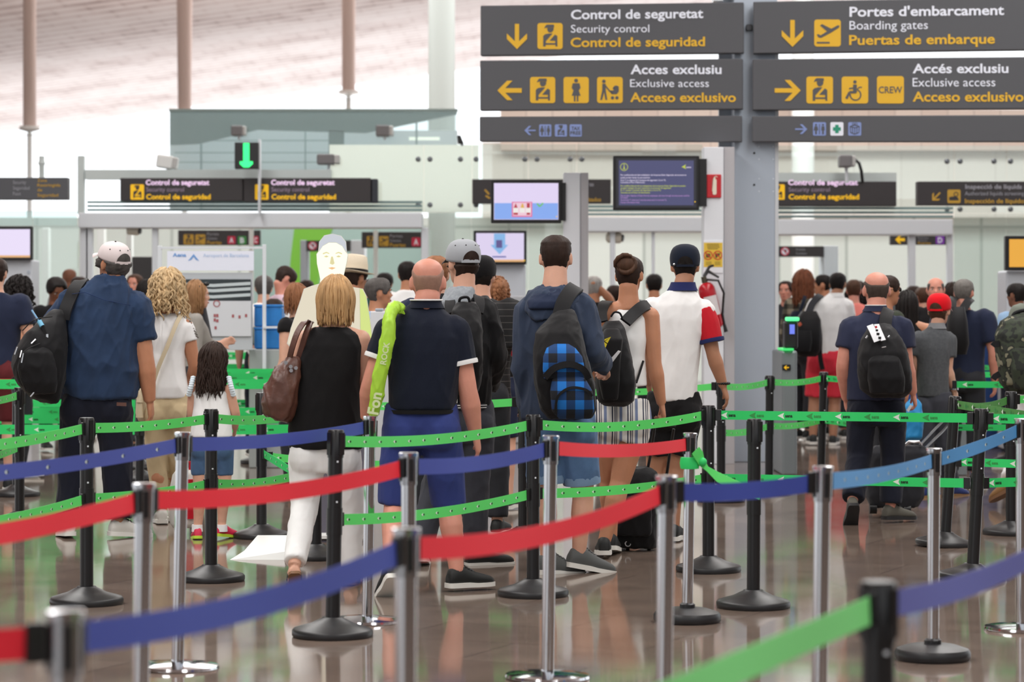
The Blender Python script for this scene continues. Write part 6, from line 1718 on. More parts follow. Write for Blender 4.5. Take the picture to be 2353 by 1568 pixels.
mb = MB(); strap(mb, spline([(666,826,-.10), (672,800,-.12), (684,765,-.11), (700,742,-.07), (712,744,.03)]), D, .032, .008, (-.4, -1, .3)); strap(mb, spline([(684,832,-.05), (694,800,-.07), (703,770,-.08), (712,748,-.06), (718,746,.04)]), D, .032, .008, (-.4, -1, .3)); mb.build('handles', brown_leather, t, 60)
mb = MB()
for x, y in ((657, 834), (668, 843), (669, 852), (680, 846)): mb.tube([W(x, y, D-.165), W(x, y, D-.15)], .010, 12)
mb.build('studs', silver, t)

# ---------------------------------------------------------------- M5 the bald man in the navy polo
D = 14.0
P = person('bald person in navy polo shirt with white trim and blue shorts, walking away', 985, D, 1.72, 0,
  J=dict(hd=(983,650,.03), nk=(978,703,0), shl=(898,760,0), shr=(1044,760,0), ell=(852,882,-.02), wrl=(842,962,.06), elr=(1076,902,-.01), wrr=(1093,1000,.05), hil=(925,985), hir=(1012,985), knl=(908,1165,.0), knr=(1032,1165,.06), anl=(895,1312,-.33), anr=(1050,1318,-.02), tol=(884,1366,-.24), tor=(1100,1342,.05)),
  tor=[(942,893,1046,.15), (910,893,1050,.155), (860,893,1060,.15), (810,888,1066,.145), (775,884,1066,.135), (748,892,1052,.12), (726,912,1034,.095), (710,932,1018,.07), (700,940,1010,.06)],
  skin=sk_red, hair=('short', dict(th=.0025, rough=.0006, back=.10, bald=.80, bald_back=.64, sideburn=.42, soft=.12)), hairm=h_stub, top=navy_cotton, sleeve=.55, sleeve_r=(.088,.080), bottom=shorts_blue, leg_end=(.98,), leg_r=(.112,.092,.07), shoe=(black_shoe, black_shoe), head=(0, 4), arm_r=1.2, neck=.068, legskin=1.08, topname='polo_shirt', bottomname='shorts', headk=1.12)
c_ = collar_ring(P, navy_cotton, .05, .078, parent=P.top)
nk = P.j['nk']; mb = MB(); ln = [nk.lerp(P.fr(0, -.02, .2*HH), .30) + V((0,0,.016)) + (P.rv*math.cos(a) + P.fv*math.sin(a))*.0825 for a in [R(180 + 180*i/14) for i in range(15)]]; mb.tube(ln, .0045, 6); mb.build('collar_trim', white_cotton, c_)
cuff(P, 'l', .56, .086, white_cotton); cuff(P, 'r', .56, .086, white_cotton)
MB().tube([W(895, 944, D), W(895, 940, D)], .01, 6)
mb = MB(); mb.rings([oval(W(970, y, D), V((1,0,0)), V((0,1,0)), .176, .152, 28, 2.4) for y in (950, 941)]); mb.build('belt', black_cotton, P.bottom, 60)
t = MB().tube([P.j['wrr'] + V((0,0,.028)), P.j['wrr'] + V((-.002,0,.008))], .039, 16).build('wrist_watch', black_plastic, P.root)
# the lime green tube bag over his left shoulder
t = thing('tube_bag', 'lime green tube shaped bag hung over the left shoulder of the bald man', 'bag', W(872, 960, D - .13))
mb = MB(); pts = [(858,955,-.12), (864,920,-.14), (872,870,-.16), (884,810,-.17), (893,760,-.17), (897,725,-.15), (905,708,-.10), (916,706,-.06), (926,716,-.05)]
mb.tube([W(x, y, D + dy) for x, y, dy in spline(pts, 4)], [.026, .030, .031, .032, .034, .036, .037, .037, .037, .037, .037, .036, .036, .036, .036, .036, .035, .034, .032, .030, .028, .028, .030, .031, .032, .030, .026, .024, .024, .028, .030, .022, .012], 18)
finish(remesh(mb, .007, 1), 'body', lime_nylon, t, wrinkle=.005, wscale=(20, 20, 9))
mb = MB(); ax_ = (W(885,810,D - .207) - W(859,955,D - .157)).normalized(); sdv = V((ax_.z, 0, -ax_.x)).normalized()
def tube_text(s, px_, py_, size, off):
    vv, ff = text_geo(s, .03); o = W(px_, py_, D - off)
    mb.add([o + (-sdv*0 + ax_*x*size) + (-sdv)*(y*size) for x, y in vv], ff)
tube_text('Fon', 868, 956, .080, .182); tube_text('ROCK', 886, 840, .042, .206)
mb.build('lettering', mat('print_pale', rgb(226, 240, 190), .6), t, smooth=0, fix=False)
mb = MB(); mb.ribbon([W(920, 716, D-.09), W(926, 722, D-.08), W(922, 712, D-.05)], .02, .006, (0, -1, 0)); mb.build('toggle', lime_nylon, t)

# ---------------------------------------------------------------- M6 the young man in the grey cap
D = 15.4
P = person('person in grey cap, grey hood and black jacket with black backpack, behind the bald man', 1075, D, 1.84, 0,
  J=dict(hd=(1064,607,.03), nk=(1066,664,0), shl=(1010,708,0), shr=(1112,710,0), ell=(1000,810,.05), wrl=(1030,880,.22), elr=(1135,822,.0), wrr=(1122,888,.16), hil=(1040,975), hir=(1098,975), knl=(1000,1120,.1), knr=(1092,1130,.0), anl=(968,1262,-.02), anr=(1094,1272,.0), tol=(970,1296,.14), tor=(1136,1296,.05)),
  tor=[(936,1018,1124,.13), (900,1016,1128,.14), (840,1014,1128,.15), (780,1012,1128,.15), (735,1008,1126,.14), (706,1018,1116,.115), (684,1034,1098,.09), (668,1046,1088,.065)],
  skin=sk_fair, hair=('short', dict(th=.016, side=.5, back=.10, rough=.005, sideburn=.40, capline=.46)), hairm=h_dark, top=black_nylon, sleeve=1.95, sleeve_r=(.078,.066), bottom=grey_jeans, leg_r=(.098,.076,.064), shoe=(black_shoe, black_shoe), head=(26, 2), topname='jacket', hands=('fist', 'fist'), top_wr=.008)
cap_hat(P, cap_grey, black_plastic, rim=.62, back_rim=.50, visor_m=charcoal, hole_m=h_dark)
mb = MB(); mb.rings([oval(W(1070, y, D), V((1,0,0)), V((0,1,0)), .136, .142, 28, 2.4) for y in (939, 926)]); mb.build('ribbed_hem', charcoal, P.top, 60)
mb = MB()
for y in (935.5, 930): mb.rings([oval(W(1070, y, D), V((1,0,0)), V((0,1,0)), .1375, .1435, 28, 2.4) for y in (y + 1, y - 1)])
mb.build('hem_stripes', white_cotton, P.top, 60)
mb = MB(); pxloft(mb, [(712,1022,1082,.03,-.10), (700,1012,1090,.07,-.06), (684,1014,1092,.10,-.02), (668,1024,1092,.095,0), (658,1034,1088,.08,.01)], D, 2.2); finish(remesh(mb, .009, 3), 'hood', grey_marl, P.root, wrinkle=.006)
t = thing('backpack', 'black backpack on the back of the young man in the grey cap', 'backpack', W(1068, 900, D - .3))
mb = MB(); pxloft(mb, [(905,1040,1098,.06,-.24), (880,1030,1106,.10,-.25), (820,1026,1110,.12,-.26), (760,1030,1108,.11,-.25), (715,1038,1102,.08,-.22), (695,1050,1094,.04,-.20)], D, 2.8); finish(remesh(mb, .011, 3), 'body', black_nylon, t, wrinkle=.005)
mb = MB(); strap(mb, spline([(1098,720,-.20), (1102,700,-.15), (1100,686,-.08), (1098,684,.02)]), D, .06, .012, (.2, -1, .5)); strap(mb, spline([(1036,722,-.20), (1034,702,-.15), (1036,690,-.08), (1038,688,.02)]), D, .06, .012, (-.2, -1, .5)); mb.build('shoulder_straps', black_nylon, t, 60)
mb = MB(); mb.tube([W(x, y, D + dy) for x, y, dy in spline([(1055,700,-.22), (1058,686,-.23), (1075,684,-.23), (1080,698,-.22)])], .008, 8); mb.build('carry_handle', black_nylon, t)
o = MB(); pxloft(o, [(945,1037,1050,.03,-.10), (905,1036,1052,.05,-.10), (868,1038,1050,.03,-.10)], 14.6, 2.6)
o.tube([W(1046, 872, 14.62), W(1060, 790, 14.9), W(1078, 712, 15.22)], .012, 8)
o = o.build('folded_bag', pattern('black_white_stripes', stripes_fn('Z', 21.0, [(0, rgb(236, 234, 230)), (.5, rgb(26, 26, 28))])), smooth=60); center_at(o, W(1044, 945, 14.6)); tag(o, 'black and white striped cloth bag beside the arm of the bald man', 'bag')

# ---------------------------------------------------------------- M7 the man in the blue hoodie
D = 14.9
P = person('person with short brown hair in blue hoodie and denim shorts carrying a plaid backpack', 1285, D, 1.86, 0,
  J=dict(hd=(1277,594,.04), nk=(1275,655,0), shl=(1215,712,0), shr=(1334,706,0), ell=(1208,840,-.02), wrl=(1215,945,.04), elr=(1356,806,-.05), wrr=(1390,842,.17), hil=(1250,990), hir=(1326,990), knl=(1254,1142,.0), knr=(1340,1142,.04), anl=(1258,1288,.0), anr=(1330,1274,.04), tol=(1296,1316,.05), tor=(1378,1310,.09)),
  tor=[(962,1198,1366,.14), (930,1200,1364,.15), (870,1204,1358,.15), (800,1200,1354,.15), (745,1194,1358,.145), (708,1200,1352,.125), (682,1222,1330,.10), (664,1240,1310,.075), (654,1248,1302,.062)],
  skin=sk_fair, hair=('short', dict(th=.008, side=.62, back=.20, rough=.003, sideburn=.46, top=1.6)), hairm=h_dark, top=hoodie_blue, sleeve=1.93, sleeve_r=(.082,.064), bottom=denim_blue, leg_end=(.80,), leg_r=(.104,.096,.08), shoe=(grey_shoe, grey_shoe), head=(-2, 2), topname='hoodie', bottomname='shorts', top_wr=.008, neck=.062,
  hands=('relax', dict(palm=V((-.7,.2,-.5)), thumb=V((-.3,.6,.7)), curl=45, dir=V((.12,.85,-.35)))))
for sd, x in (('r', 1337), ('l', 1254)):
    hi, kn = P.j['hi'+sd], P.j['kn'+sd]; d = (kn-hi).normalized(); c = hi.lerp(kn, .80)
    MB().tube([c - d*.045, c - d*.02, c], [.103, .106, .104], 24).build('turned_up_hem', cloth('denim_pale', rgb(120, 146, 176), var=.15), P.bottom, 60)
mb = MB(); pxloft(mb, [(735,1222,1290,.03,-.13), (715,1204,1316,.07,-.09), (692,1202,1334,.11,-.03), (672,1216,1334,.12,.0), (660,1232,1320,.10,.02)], D, 2.2); finish(remesh(mb, .009, 3), 'hood', hoodie_blue, P.root, wrinkle=.008)
mb = MB(); pxloft(mb, [(712,1214,1296,.02,-.155), (694,1212,1318,.05,-.12), (676,1222,1322,.08,-.05), (662,1236,1312,.09,-.0)], D, 2.1); finish(remesh(mb, .009, 3), 'hood_inside', hoodie_in, P.root, wrinkle=.004)
t = thing('backpack', 'black backpack with blue plaid pockets on the back of the hoodie man', 'backpack', W(1300, 960, D - .3))
mb = MB(); pxloft(mb, [(962,1258,1362,.06,-.26), (940,1240,1370,.11,-.27), (880,1228,1368,.13,-.28), (820,1224,1348,.13,-.28), (765,1230,1336,.10,-.26), (730,1262,1326,.06,-.22), (712,1280,1320,.03,-.19)], D, 2.7); finish(remesh(mb, .011, 3), 'body', black_nylon, t, wrinkle=.004)
mb = MB(); pxloft(mb, [(870,1250,1345,.03,-.395), (850,1247,1344,.045,-.40), (820,1248,1338,.045,-.40), (800,1256,1322,.035,-.385), (790,1272,1306,.015,-.37)], D, 2.5); mb.build('upper_plaid_panel', plaid_blue, t, 60)
mb = MB(); pxloft(mb, [(962,1284,1358,.03,-.385), (945,1268,1366,.06,-.40), (900,1264,1362,.07,-.41), (872,1268,1346,.05,-.40), (858,1285,1330,.02,-.39)], D, 2.5); mb.build('lower_plaid_pocket', plaid_blue, t, 60)
mb = MB(); strap(mb, spline([(1252,868,-.445), (1275,846,-.455), (1310,838,-.455), (1340,850,-.44), (1352,870,-.42)]), D, .036, .012); strap(mb, spline([(1276,950,-.455), (1282,912,-.475), (1310,892,-.48), (1345,896,-.475), (1360,910,-.46)]), D, .014, .008); mb.build('black_trim', black_nylon, t, 60)
mb = MB(); strap(mb, spline([(1280,770,-.27), (1286,730,-.22), (1296,695,-.17), (1312,670,-.10), (1322,662,-.02), (1322,668,.08)]), D, .085, .014, (.1, -1, .4)); mb.build('shoulder_strap', black_nylon, t, 60)
mb = MB(); strap(mb, spline([(1318,735,-.24), (1332,780,-.22), (1336,820,-.22)]), D, .04, .008); mb.build('webbing', black_nylon, t, 60)
o = MB(); o.prism([W(x, y, D + .16) for x, y in ((1402, 826), (1420, 806), (1426, 808), (1408, 832))], V((.004, .05, .0))); o = o.build('boarding_pass', mat('paper', rgb(226, 226, 228), .6), smooth=0); center_at(o, W(1408, 830, D + .16)); tag(o, 'white paper held in the right hand of the man in the blue hoodie', 'ticket')

# ---------------------------------------------------------------- M8 the woman with the bun
D = 15.9
P = person('person with dark hair in a bun, white racerback top and striped shorts', 1435, D, 1.74, 0,
  J=dict(hd=(1446,634,.02), nk=(1444,692,0), shl=(1382,728,0), shr=(1494,728,0), ell=(1366,820,.05), wrl=(1380,880,.22), elr=(1504,836,-.02), wrr=(1520,928,.0), hil=(1402,968), hir=(1458,968), knl=(1400,1108,.10), knr=(1424,1112,-.04), anl=(1404,1236,.10), anr=(1388,1246,-.12), tol=(1410,1262,.24), tor=(1384,1268,.04)),
  tor=[(888,1386,1488,.12), (860,1388,1486,.12), (820,1388,1482,.11), (780,1386,1484,.115), (748,1392,1484,.10), (722,1400,1482,.075), (702,1412,1474,.05), (690,1420,1466,.045)],
  skin=sk_tan, top=white_cotton, sleeve=None, bottom=striped_shorts, leg_end=(.16,), leg_r=(.106,.112,.07), shoe=(black_shoe, black_shoe), head=(-14, 4), female=True, topname='racerback_top', bottomname='shorts', legskin=1.06, arm_r=1.02,
  hair=('short', dict(th=.012, front=.84, side=.60, back=.16, rough=.002)), hairm=h_dark, hands=('relax', dict(palm=V((-1,0,0)), thumb=V((-.1,1,0)), curl=58)))
mb = MB(); c = W(1437, 607, D - .06)
for i in range(26):
    a = i*.51; q = i*.9; pts = [c + V((math.cos(a+s)*(.052+.008*math.sin(q)), math.sin(a+s)*.026*math.cos(q*.7) - .01*math.cos(q), math.sin(a+s)*(.048+.006*math.cos(q)))) for s in (0, .5, 1, 1.5, 2)]; mb.tube(pts, [.006, .013, .015, .013, .006], 7)
mb.ball(c, (.058, .040, .055), 12); mb.build('hair_bun', h_brown, P.root, 180)
t = thing('backpack', 'black backpack with yellow pointed emblem on the woman with the bun', 'backpack', W(1420, 935, D - .25))
mb = MB(); pxloft(mb, [(934,1388,1440,.06,-.23), (922,1374,1458,.10,-.24), (880,1368,1462,.12,-.25), (830,1368,1452,.12,-.25), (785,1370,1444,.11,-.24), (755,1378,1436,.08,-.22), (738,1394,1424,.03,-.2)], D, 2.8); finish(remesh(mb, .010, 3), 'body', black_nylon, t, wrinkle=.003)
mb = MB(); pxloft(mb, [(920,1385,1420,.03,-.345), (880,1376,1424,.05,-.355), (830,1374,1426,.05,-.355), (780,1376,1432,.05,-.35), (755,1390,1422,.02,-.32)], D, 3); finish(remesh(mb, .009, 2), 'front_pocket', black_nylon, t)
f = plane_map(1387, 790, D - .425)
mb = MB()
for pts in ([(1372,775),(1386,781),(1385,784)], [(1372,775),(1384,785),(1379,789)], [(1404,774),(1389,780),(1389,784)], [(1404,774),(1390,785),(1396,789)], [(1380,791),(1386,786),(1385,810)], [(1395,791),(1388,786),(1387,810)]): g_poly(mb, f, pts, 0)
mb.build('emblem', mat('emblem_yellow', rgb(224, 206, 40), .5), t, smooth=0, fix=False)
mb = MB(); strap(mb, spline([(1384,742,-.20), (1382,720,-.13), (1388,702,-.07), (1396,696,.02)]), D, .068, .012, (-.2, -1, .5)); strap(mb, spline([(1436,742,-.20), (1456,722,-.12), (1476,706,-.06), (1490,704,.02)]), D, .072, .014, (.2, -1, .5)); mb.build('shoulder_straps', black_nylon, t, 60)
mb = MB(); mb.tube([W(x, y, D + dy) for x, y, dy in spline([(1404,728,-.22), (1412,718,-.23), (1424,720,-.23), (1430,732,-.22)])], .006, 8); mb.build('carry_handle', black_nylon, t)
mb = MB(); mb.tube([W(1478, 830, D-.10), W(1470, 856, D-.14), W(1462, 880, D-.18)], .007, 6); mb.build('webbing', black_nylon, t)

# ---------------------------------------------------------------- M9 the man in the white polo and navy cap
D = 16.9
P = person('person in navy cap and white polo with one red sleeve and one navy sleeve', 1550, D, 1.80, 0,
  J=dict(hd=(1574,612,.04), nk=(1568,664,0), shl=(1498,708,0), shr=(1617,713,0), ell=(1478,800,.04), wrl=(1490,880,.2), elr=(1638,812,-.02), wrr=(1662,888,.02), hil=(1520,950), hir=(1576,950), knl=(1505,1080,.04), knr=(1550,1080,.02), anl=(1500,1215,.1), anr=(1548,1214,.02), tol=(1492,1232,.26), tor=(1556,1232,.18)),
  tor=[(922,1500,1600,.13), (880,1502,1602,.135), (830,1502,1606,.135), (780,1498,1612,.135), (735,1492,1622,.13), (702,1500,1616,.115), (682,1516,1606,.09), (668,1532,1600,.07)],
  skin=sk_olive, hair=('short', dict(th=.010, side=.52, back=.16, rough=.003, capline=.46)), hairm=h_black, top=white_cotton, sleeve=.10, sleeve_r=(.072,.070), bottom=black_cotton, leg_end=(.72,), leg_r=(.104,.092,.07), shoe=(black_shoe, black_shoe), head=(-3, 4), topname='polo_shirt', bottomname='shorts')
for sd, m in (('r', red_cloth), ('l', navy_trim)):
    sh, el = P.j['sh'+sd], P.j['el'+sd]; mb = MB(); limb(mb, [sh.lerp(P.j['nk'], .10) - V((0,0,.006)), sh.lerp(el, .3), sh.lerp(el, .74)], [.077, .083, .080]); finish(remesh(mb, .009, 3), 'sleeve', m, P.top)
cuff(P, 'r', .75, .086, navy_trim)
collar_ring(P, navy_trim, .05, .074)
cap_hat(P, cap_navy, None, rim=.60, back_rim=.44, hole_m=h_black, strap=cap_navy)
mb = MB(); mb.ball(P.fr(-.066, -.082, .52*HH), .009, 8); mb.build('cap_badge', silver, P.root)
mb = MB()
for q in range(16): a = 2*math.pi*q/16; mb.ball(P.j['wrr'] + V((math.cos(a)*.036, math.sin(a)*.034, .018)), .0095, 6)
mb.build('bead_bracelet', black_plastic, P.root, 180)
# black suitcase pulled between them
D2 = 16.35
t = thing('suitcase', 'black soft trolley suitcase pulled behind the woman with the bun', 'suitcase', W(1452, 1264, D2))
mb = MB(); pxloft(mb, [(1257,1398,1508,.12), (1231,1394,1512,.14), (1171,1404,1512,.14), (1111,1418,1512,.14), (1085,1426,1508,.12), (1075,1436,1498,.08)], D2, 3.2); finish(remesh(mb, .012, 3), 'body', black_nylon, t, wrinkle=.006)
mb = MB(); pxloft(mb, [(1231,1414,1496,.04,-.13), (1181,1418,1498,.05,-.14), (1141,1426,1498,.04,-.13)], D2, 3.2); finish(remesh(mb, .011, 2), 'front_pocket', black_nylon, t, wrinkle=.004)
mb = MB(); mb.tube([W(1488, 1080, D2), W(1494, 1050, D2 - .02), W(1502, 1000, D2 - .05), W(1504, 984, D2 - .06)], .009, 8); mb.tube([W(1532, 1092, D2+.04), W(1538, 1050, D2), W(1546, 1000, D2 - .03), W(1548, 986, D2 - .04)], .009, 8); mb.tube([W(1500, 980, D2 - .06), W(1524, 972, D2 - .06), W(1552, 980, D2 - .05)], .016, 10); mb.build('pull_handle', black_plastic, t)
mb = MB(); mb.tube([W(x, y, D2 - .03) for x, y in spline([(1474,1090), (1480,1084), (1500,1084), (1508,1090)])], .010, 8); mb.build('carry_handle', black_plastic, t)
for x in (1442, 1491): MB().tube([W(x - 4, 1256, D2 - .06), W(x + 4, 1256, D2 - .06)], .026, 16).build('wheel', black_plastic, t)
mb = MB(); mb.tube([W(1443 + 6*math.cos(a), 1250 + 6*math.sin(a), D2 - .15) for a in [R(20*i) for i in range(0, 13)]], .004, 6); mb.build('metal_ring', silver, t)
o = MB().ball(W(1556, 1225, 17.3), .026, 16).build('ball', mat('tennis_yellow', rgb(206, 222, 50), .8, bump=.4, bscale=200), smooth=180); o.data.transform(Matrix.Translation((0, 0, -root_loc(o).z))); 
zmin = min(v.co.z for v in o.data.vertices); o.data.transform(Matrix.Translation((0, 0, -zmin))); center_at(o, (W(1556, 1225, 17.3).x, 17.3, 0)); tag(o, 'yellow ball lying on the floor by the knotted chrome post', 'ball')

# ---------------------------------------------------------------- M10 the bald man on the right
D = 18.4
P = person('balding person in navy polo shirt and dark jeans walking away at right', 2005, D, 1.71, 0,
  J=dict(hd=(2014,668,.03), nk=(2012,712,0), shl=(1956,752,0), shr=(2072,752,0), ell=(1936,838,-.02), wrl=(1944,918,.1), elr=(2084,838,-.01), wrr=(2098,904,.05), hil=(1980,945), hir=(2048,945), knl=(1974,1050,.0), knr=(2052,1052,.05), anl=(1958,1158,-.24), anr=(2046,1170,.0), tol=(1955,1200,-.18), tor=(2070,1190,.05)),
  tor=[(920,1946,2080,.13), (890,1946,2080,.135), (840,1946,2080,.135), (790,1944,2082,.135), (760,1946,2080,.125), (736,1962,2066,.10), (720,1980,2046,.075), (710,1988,2038,.06)],
  skin=sk_red, hair=('short', dict(th=.005, side=.56, back=.14, rough=.002, bald=.76, bald_back=.66, soft=.09)), hairm=hmat('greying_brown', rgb(74, 64, 58)), top=polo_navy, sleeve=.58, sleeve_r=(.085,.080), bottom=dark_jeans, leg_r=(.105,.086,.078), shoe=(hike_shoe, black_shoe), soles=black_sole, head=(0, 0), arm_r=1.1, topname='polo_shirt', neck=.068, headk=1.13,
  hands=('relax', dict(palm=V((-1,.2,-.2)), thumb=V((-.2,1,0)), curl=35)))
c_ = collar_ring(P, polo_navy, .045, .074); mb = MB(); mb.tube([P.j['nk'] + V((0,0,.030)) + (P.rv*math.cos(a) + P.fv*math.sin(a))*.071 for a in [R(190 + 160*i/12) for i in range(13)]], .004, 6); mb.build('undershirt', white_cotton, P.root)
o = MB().prism([W(x, y, D - .02) for x, y in ((2083, 943), (2092, 930), (2096, 933), (2088, 948))], (0, .008, 0)).build('boarding_pass', mat('paper', rgb(226, 226, 228), .6), smooth=0); center_at(o, W(2090, 945, D)); tag(o, 'white ticket in the right hand of the balding man', 'ticket')
t = thing('backpack', 'black backpack with white paper luggage tag worn by the balding man at right', 'backpack', W(2035, 915, D - .3))
mb = MB(); pxloft(mb, [(914,2000,2080,.06,-.24), (895,1976,2096,.11,-.26), (850,1970,2092,.14,-.27), (810,1972,2084,.14,-.27), (780,1978,2072,.12,-.25), (758,1992,2058,.08,-.23), (744,2008,2046,.03,-.21)], D, 2.8); finish(remesh(mb, .012, 3), 'body', black_nylon, t, wrinkle=.004)
mb = MB(); pxloft(mb, [(905,2000,2078,.05,-.37), (870,1994,2080,.07,-.38), (830,1994,2070,.06,-.38), (808,2006,2060,.03,-.36)], D, 2.8); finish(remesh(mb, .010, 2), 'front_pocket', black_nylon, t, wrinkle=.003)
mb = MB(); strap(mb, spline([(2034,750,-.21), (2036,730,-.16), (2040,716,-.08), (2042,714,.02)]), D, .085, .014, (.1, -1, .5)); mb.build('shoulder_strap', black_nylon, t, 60)
mb = MB(); mb.ribbon([W(1999, 748, D-.30), W(2006, 762, D-.37), W(2016, 785, D-.43)], .045, .003, (-.1, -1, .1)); mb.ribbon([W(2014, 746, D-.30), W(2022, 765, D-.38), W(2030, 783, D-.425)], .035, .003, (.1, -1, .1)); tg = mb.build('luggage_tag', mat('tag_white', rgb(226, 228, 232), .5), t, 60)
mb = MB(); f = plane_map(2015, 765, D - .44)
for x, y, w, h in ((2012,757,6,5), (2014,765,7,6), (2018,774,7,6)): g_rect(mb, f, x, y, x + w, y + h, 0)
mb.build('tag_print', black_plastic, tg, smooth=0, fix=False)
mb = MB(); g_disc(mb, f, 2013, 752, 3, .002); mb.build('tag_mark', mat('tag_red', rgb(200, 40, 50), .5), tg, smooth=0, fix=False)
mb = MB(); mb.tube([W(1990, 778, D-.38), W(1994, 772, D-.38)], .007, 6); mb.tube([W(2041, 776, D-.39), W(2045, 772, D-.39)], .007, 6); mb.tube([W(2026, 799, D-.43), W(2036, 797, D-.43)], .004, 6); mb.build('zip_pull', silver, t)
# suitcase he pulls
D2 = 18.9
t = thing('suitcase', 'dark grey trolley suitcase pulled by the boy, behind the legs of the balding man', 'suitcase', W(2055, 1176, D2))
mb = MB(); pxloft(mb, [(1165,2000,2108,.13), (1140,1990,2122,.15), (1090,1990,2128,.15), (1040,1996,2130,.14), (1024,2010,2124,.10)], D2, 3.2); finish(remesh(mb, .013, 2), 'body', charcoal, t, wrinkle=.004)
mb = MB(); mb.tube([W(2112, 1025, D2), W(2150, 985, D2 + .5), W(2170, 965, D2 + .7)], .009, 8); mb.tube([W(2126, 1030, D2 + .1), W(2166, 992, D2 + .6), W(2186, 968, D2 + .8)], .009, 8); mb.tube([W(2164, 962, D2 + .7), W(2192, 964, D2 + .8)], .016, 8); mb.build('pull_handle', mat('handle_grey', rgb(70, 72, 76), .3, .6), t)
mb = MB(); mb.tube([W(2080, 1024, D2 - .1), W(2088, 1016, D2 - .1), W(2112, 1016, D2 - .1), W(2118, 1024, D2 - .1)], .010, 8); mb.build('carry_handle', silver, t)
for x in (2006, 2084): MB().tube([W(x - 8, 1170, D2 - .1), W(x + 8, 1170, D2 - .1)], .034, 16).build('wheel', black_plastic, t)
D2 = 19.6
t = thing('bag', 'bright blue bag hanging behind the balding man at right', 'bag', W(2095, 1015, D2))
mb = MB(); pxloft(mb, [(1014,2078,2112,.04), (1004,2072,2118,.08), (960,2072,2120,.08), (930,2080,2116,.05), (915,2090,2110,.02)], D2, 2.6); finish(remesh(mb, .011, 2), 'body', mat('bag_blue', rgb(30, 136, 196), .6), t, wrinkle=.008)
mb = MB(); mb.tube([W(2086, 930, D2), W(2092, 905, D2), W(2104, 905, D2), W(2110, 930, D2)], .008, 6); mb.build('handle', mat('bag_navy', rgb(24, 60, 120), .6), t)

# ---------------------------------------------------------------- M11 the boy in the red cap
D = 20.9
P = person('child in red cap, grey polo shirt and dark grey jeans, walking right', 2145, D, 1.57, -28,
  J=dict(hd=(2158,714,.02), nk=(2152,752,0), shl=(2108,780,-.02), shr=(2180,780,.02), ell=(2100,838,0), wrl=(2108,890,.12), elr=(2178,848,.0), wrr=(2192,898,.02), hil=(2128,935), hir=(2166,935), knl=(2122,1035,.0), knr=(2170,1035,.05), anl=(2122,1126,-.1), anr=(2188,1122,.1), tol=(2146,1140,.0), tor=(2208,1138,.18)),
  tor=[(912,2108,2182,.11), (880,2108,2180,.115), (840,2106,2180,.115), (800,2100,2184,.115), (778,2102,2182,.105), (764,2116,2176,.085), (754,2130,2172,.06), (748,2136,2168,.052)],
  skin=sk_fair, hair=('short', dict(th=.014, side=.54, back=.12, rough=.004, capline=.46)), hairm=h_brown, top=grey_polo, sleeve=.62, sleeve_r=(.078,.076), bottom=grey_jeans, leg_r=(.098,.084,.074), shoe=(blue_shoe, white_shoe), soles=tan_shoe, head=(4, 2), topname='polo_shirt', headk=1.12)
cap_hat(P, cap_red, None, rim=.60, back_rim=.46, hole_m=h_brown, visor_m=mat('visor_print', rgb(180, 150, 150), .6))
collar_ring(P, cloth('collar_grey', rgb(140, 142, 146)), .045, .066)
MB().tube([P.j['wrr'] + V((0,0,.03)), P.j['wrr'] + V((0,0,.005))], .034, 16).build('wrist_watch', silver, P.root)
# ================================================================ PEOPLE FURTHER BACK
def back_person(label, px, ytop, D, yaw=0, top=None, bottom=None, hair=None, hairm=None, extra=.014, **kw):
    h = CZ - (ytop - HY) / F * D - extra
    return person(label, px, D, h, yaw, top=top or black_cotton, bottom=bottom or charcoal, hair=hair, hairm=hairm, shoe=kw.pop('shoe', (black_shoe, black_shoe)), detail=False, top_wr=.003, bottom_wr=.003, leg_r=kw.pop('leg_r', (.100, .080, .070)), **kw)
def short(**kw): return ('short', dict(dict(th=.014, side=.56, back=.18, rough=.004), **kw))
def lng(n=130, length=.34, **kw): return ('long', dict(dict(n=n, length=length, vol=.03, rad=.011, wave=.004, seed=int(length*97) + n, face=58, top=.6, pts=11), **kw))
def crl(n=170, length=.2, **kw): return ('curly', dict(dict(n=n, length=length, vol=.055, rad=.014, wave=.016, wfreq=17, seed=n, face=50, top=.9, tmax=1.5, pts=11, spread=.3), **kw))
FR = dict(face=True)
back_person('person in navy T-shirt and maroon shorts cut by the left edge', -10, 592, 21.5, 0, navy_blue, maroon, short(), h_dark, sleeve=.6, leg_end=(.9,), skin=sk_fair, width=1.12)
back_person('person with round black curly hair in a sage grey top at far left, facing right', 46, 642, 23.3, -72, sage, charcoal, crl(), h_black, skin=sk_tan, female=True, sleeve=.3)
back_person('person with black hair and red collar looking down, left of the denim shirt man', 128, 640, 27.5, -150, black_cotton, dark_jeans, short(th=.03), h_black, skin=sk_brown, head=(0, 30))
back_person('person with shaved brown head far back left of the denim shirt man', 160, 616, 33, 30, grey_marl, charcoal, None, h_black, skin=sk_brown)
back_person('person with dark hair behind the strap of the black bag, far back', 182, 636, 30.5, 0, charcoal, dark_jeans, short(th=.02), h_dark)
back_person('person with reddish face and white top between the denim shirt and the curly hair', 311, 630, 31, 165, white_cotton, grey_jeans, short(), h_brown, skin=sk_red)
back_person('person with black hair just left of the curly blond hair', 336, 646, 26.95, 10, black_cotton, grey_jeans, lng(90, .28), h_black, female=True)
P = back_person('person with sunglasses on fair brown hair and grey cardigan, in profile facing right', 452, 648, 22.6, -82, cardigan, charcoal, lng(150, .30, drift=-.1), h_fairbrown, skin=sk_fair, female=True, sleeve=1.7, sleeve_r=(.07, .058), J=dict(ell=(468, 800, .0), wrl=(505, 790, .1)))
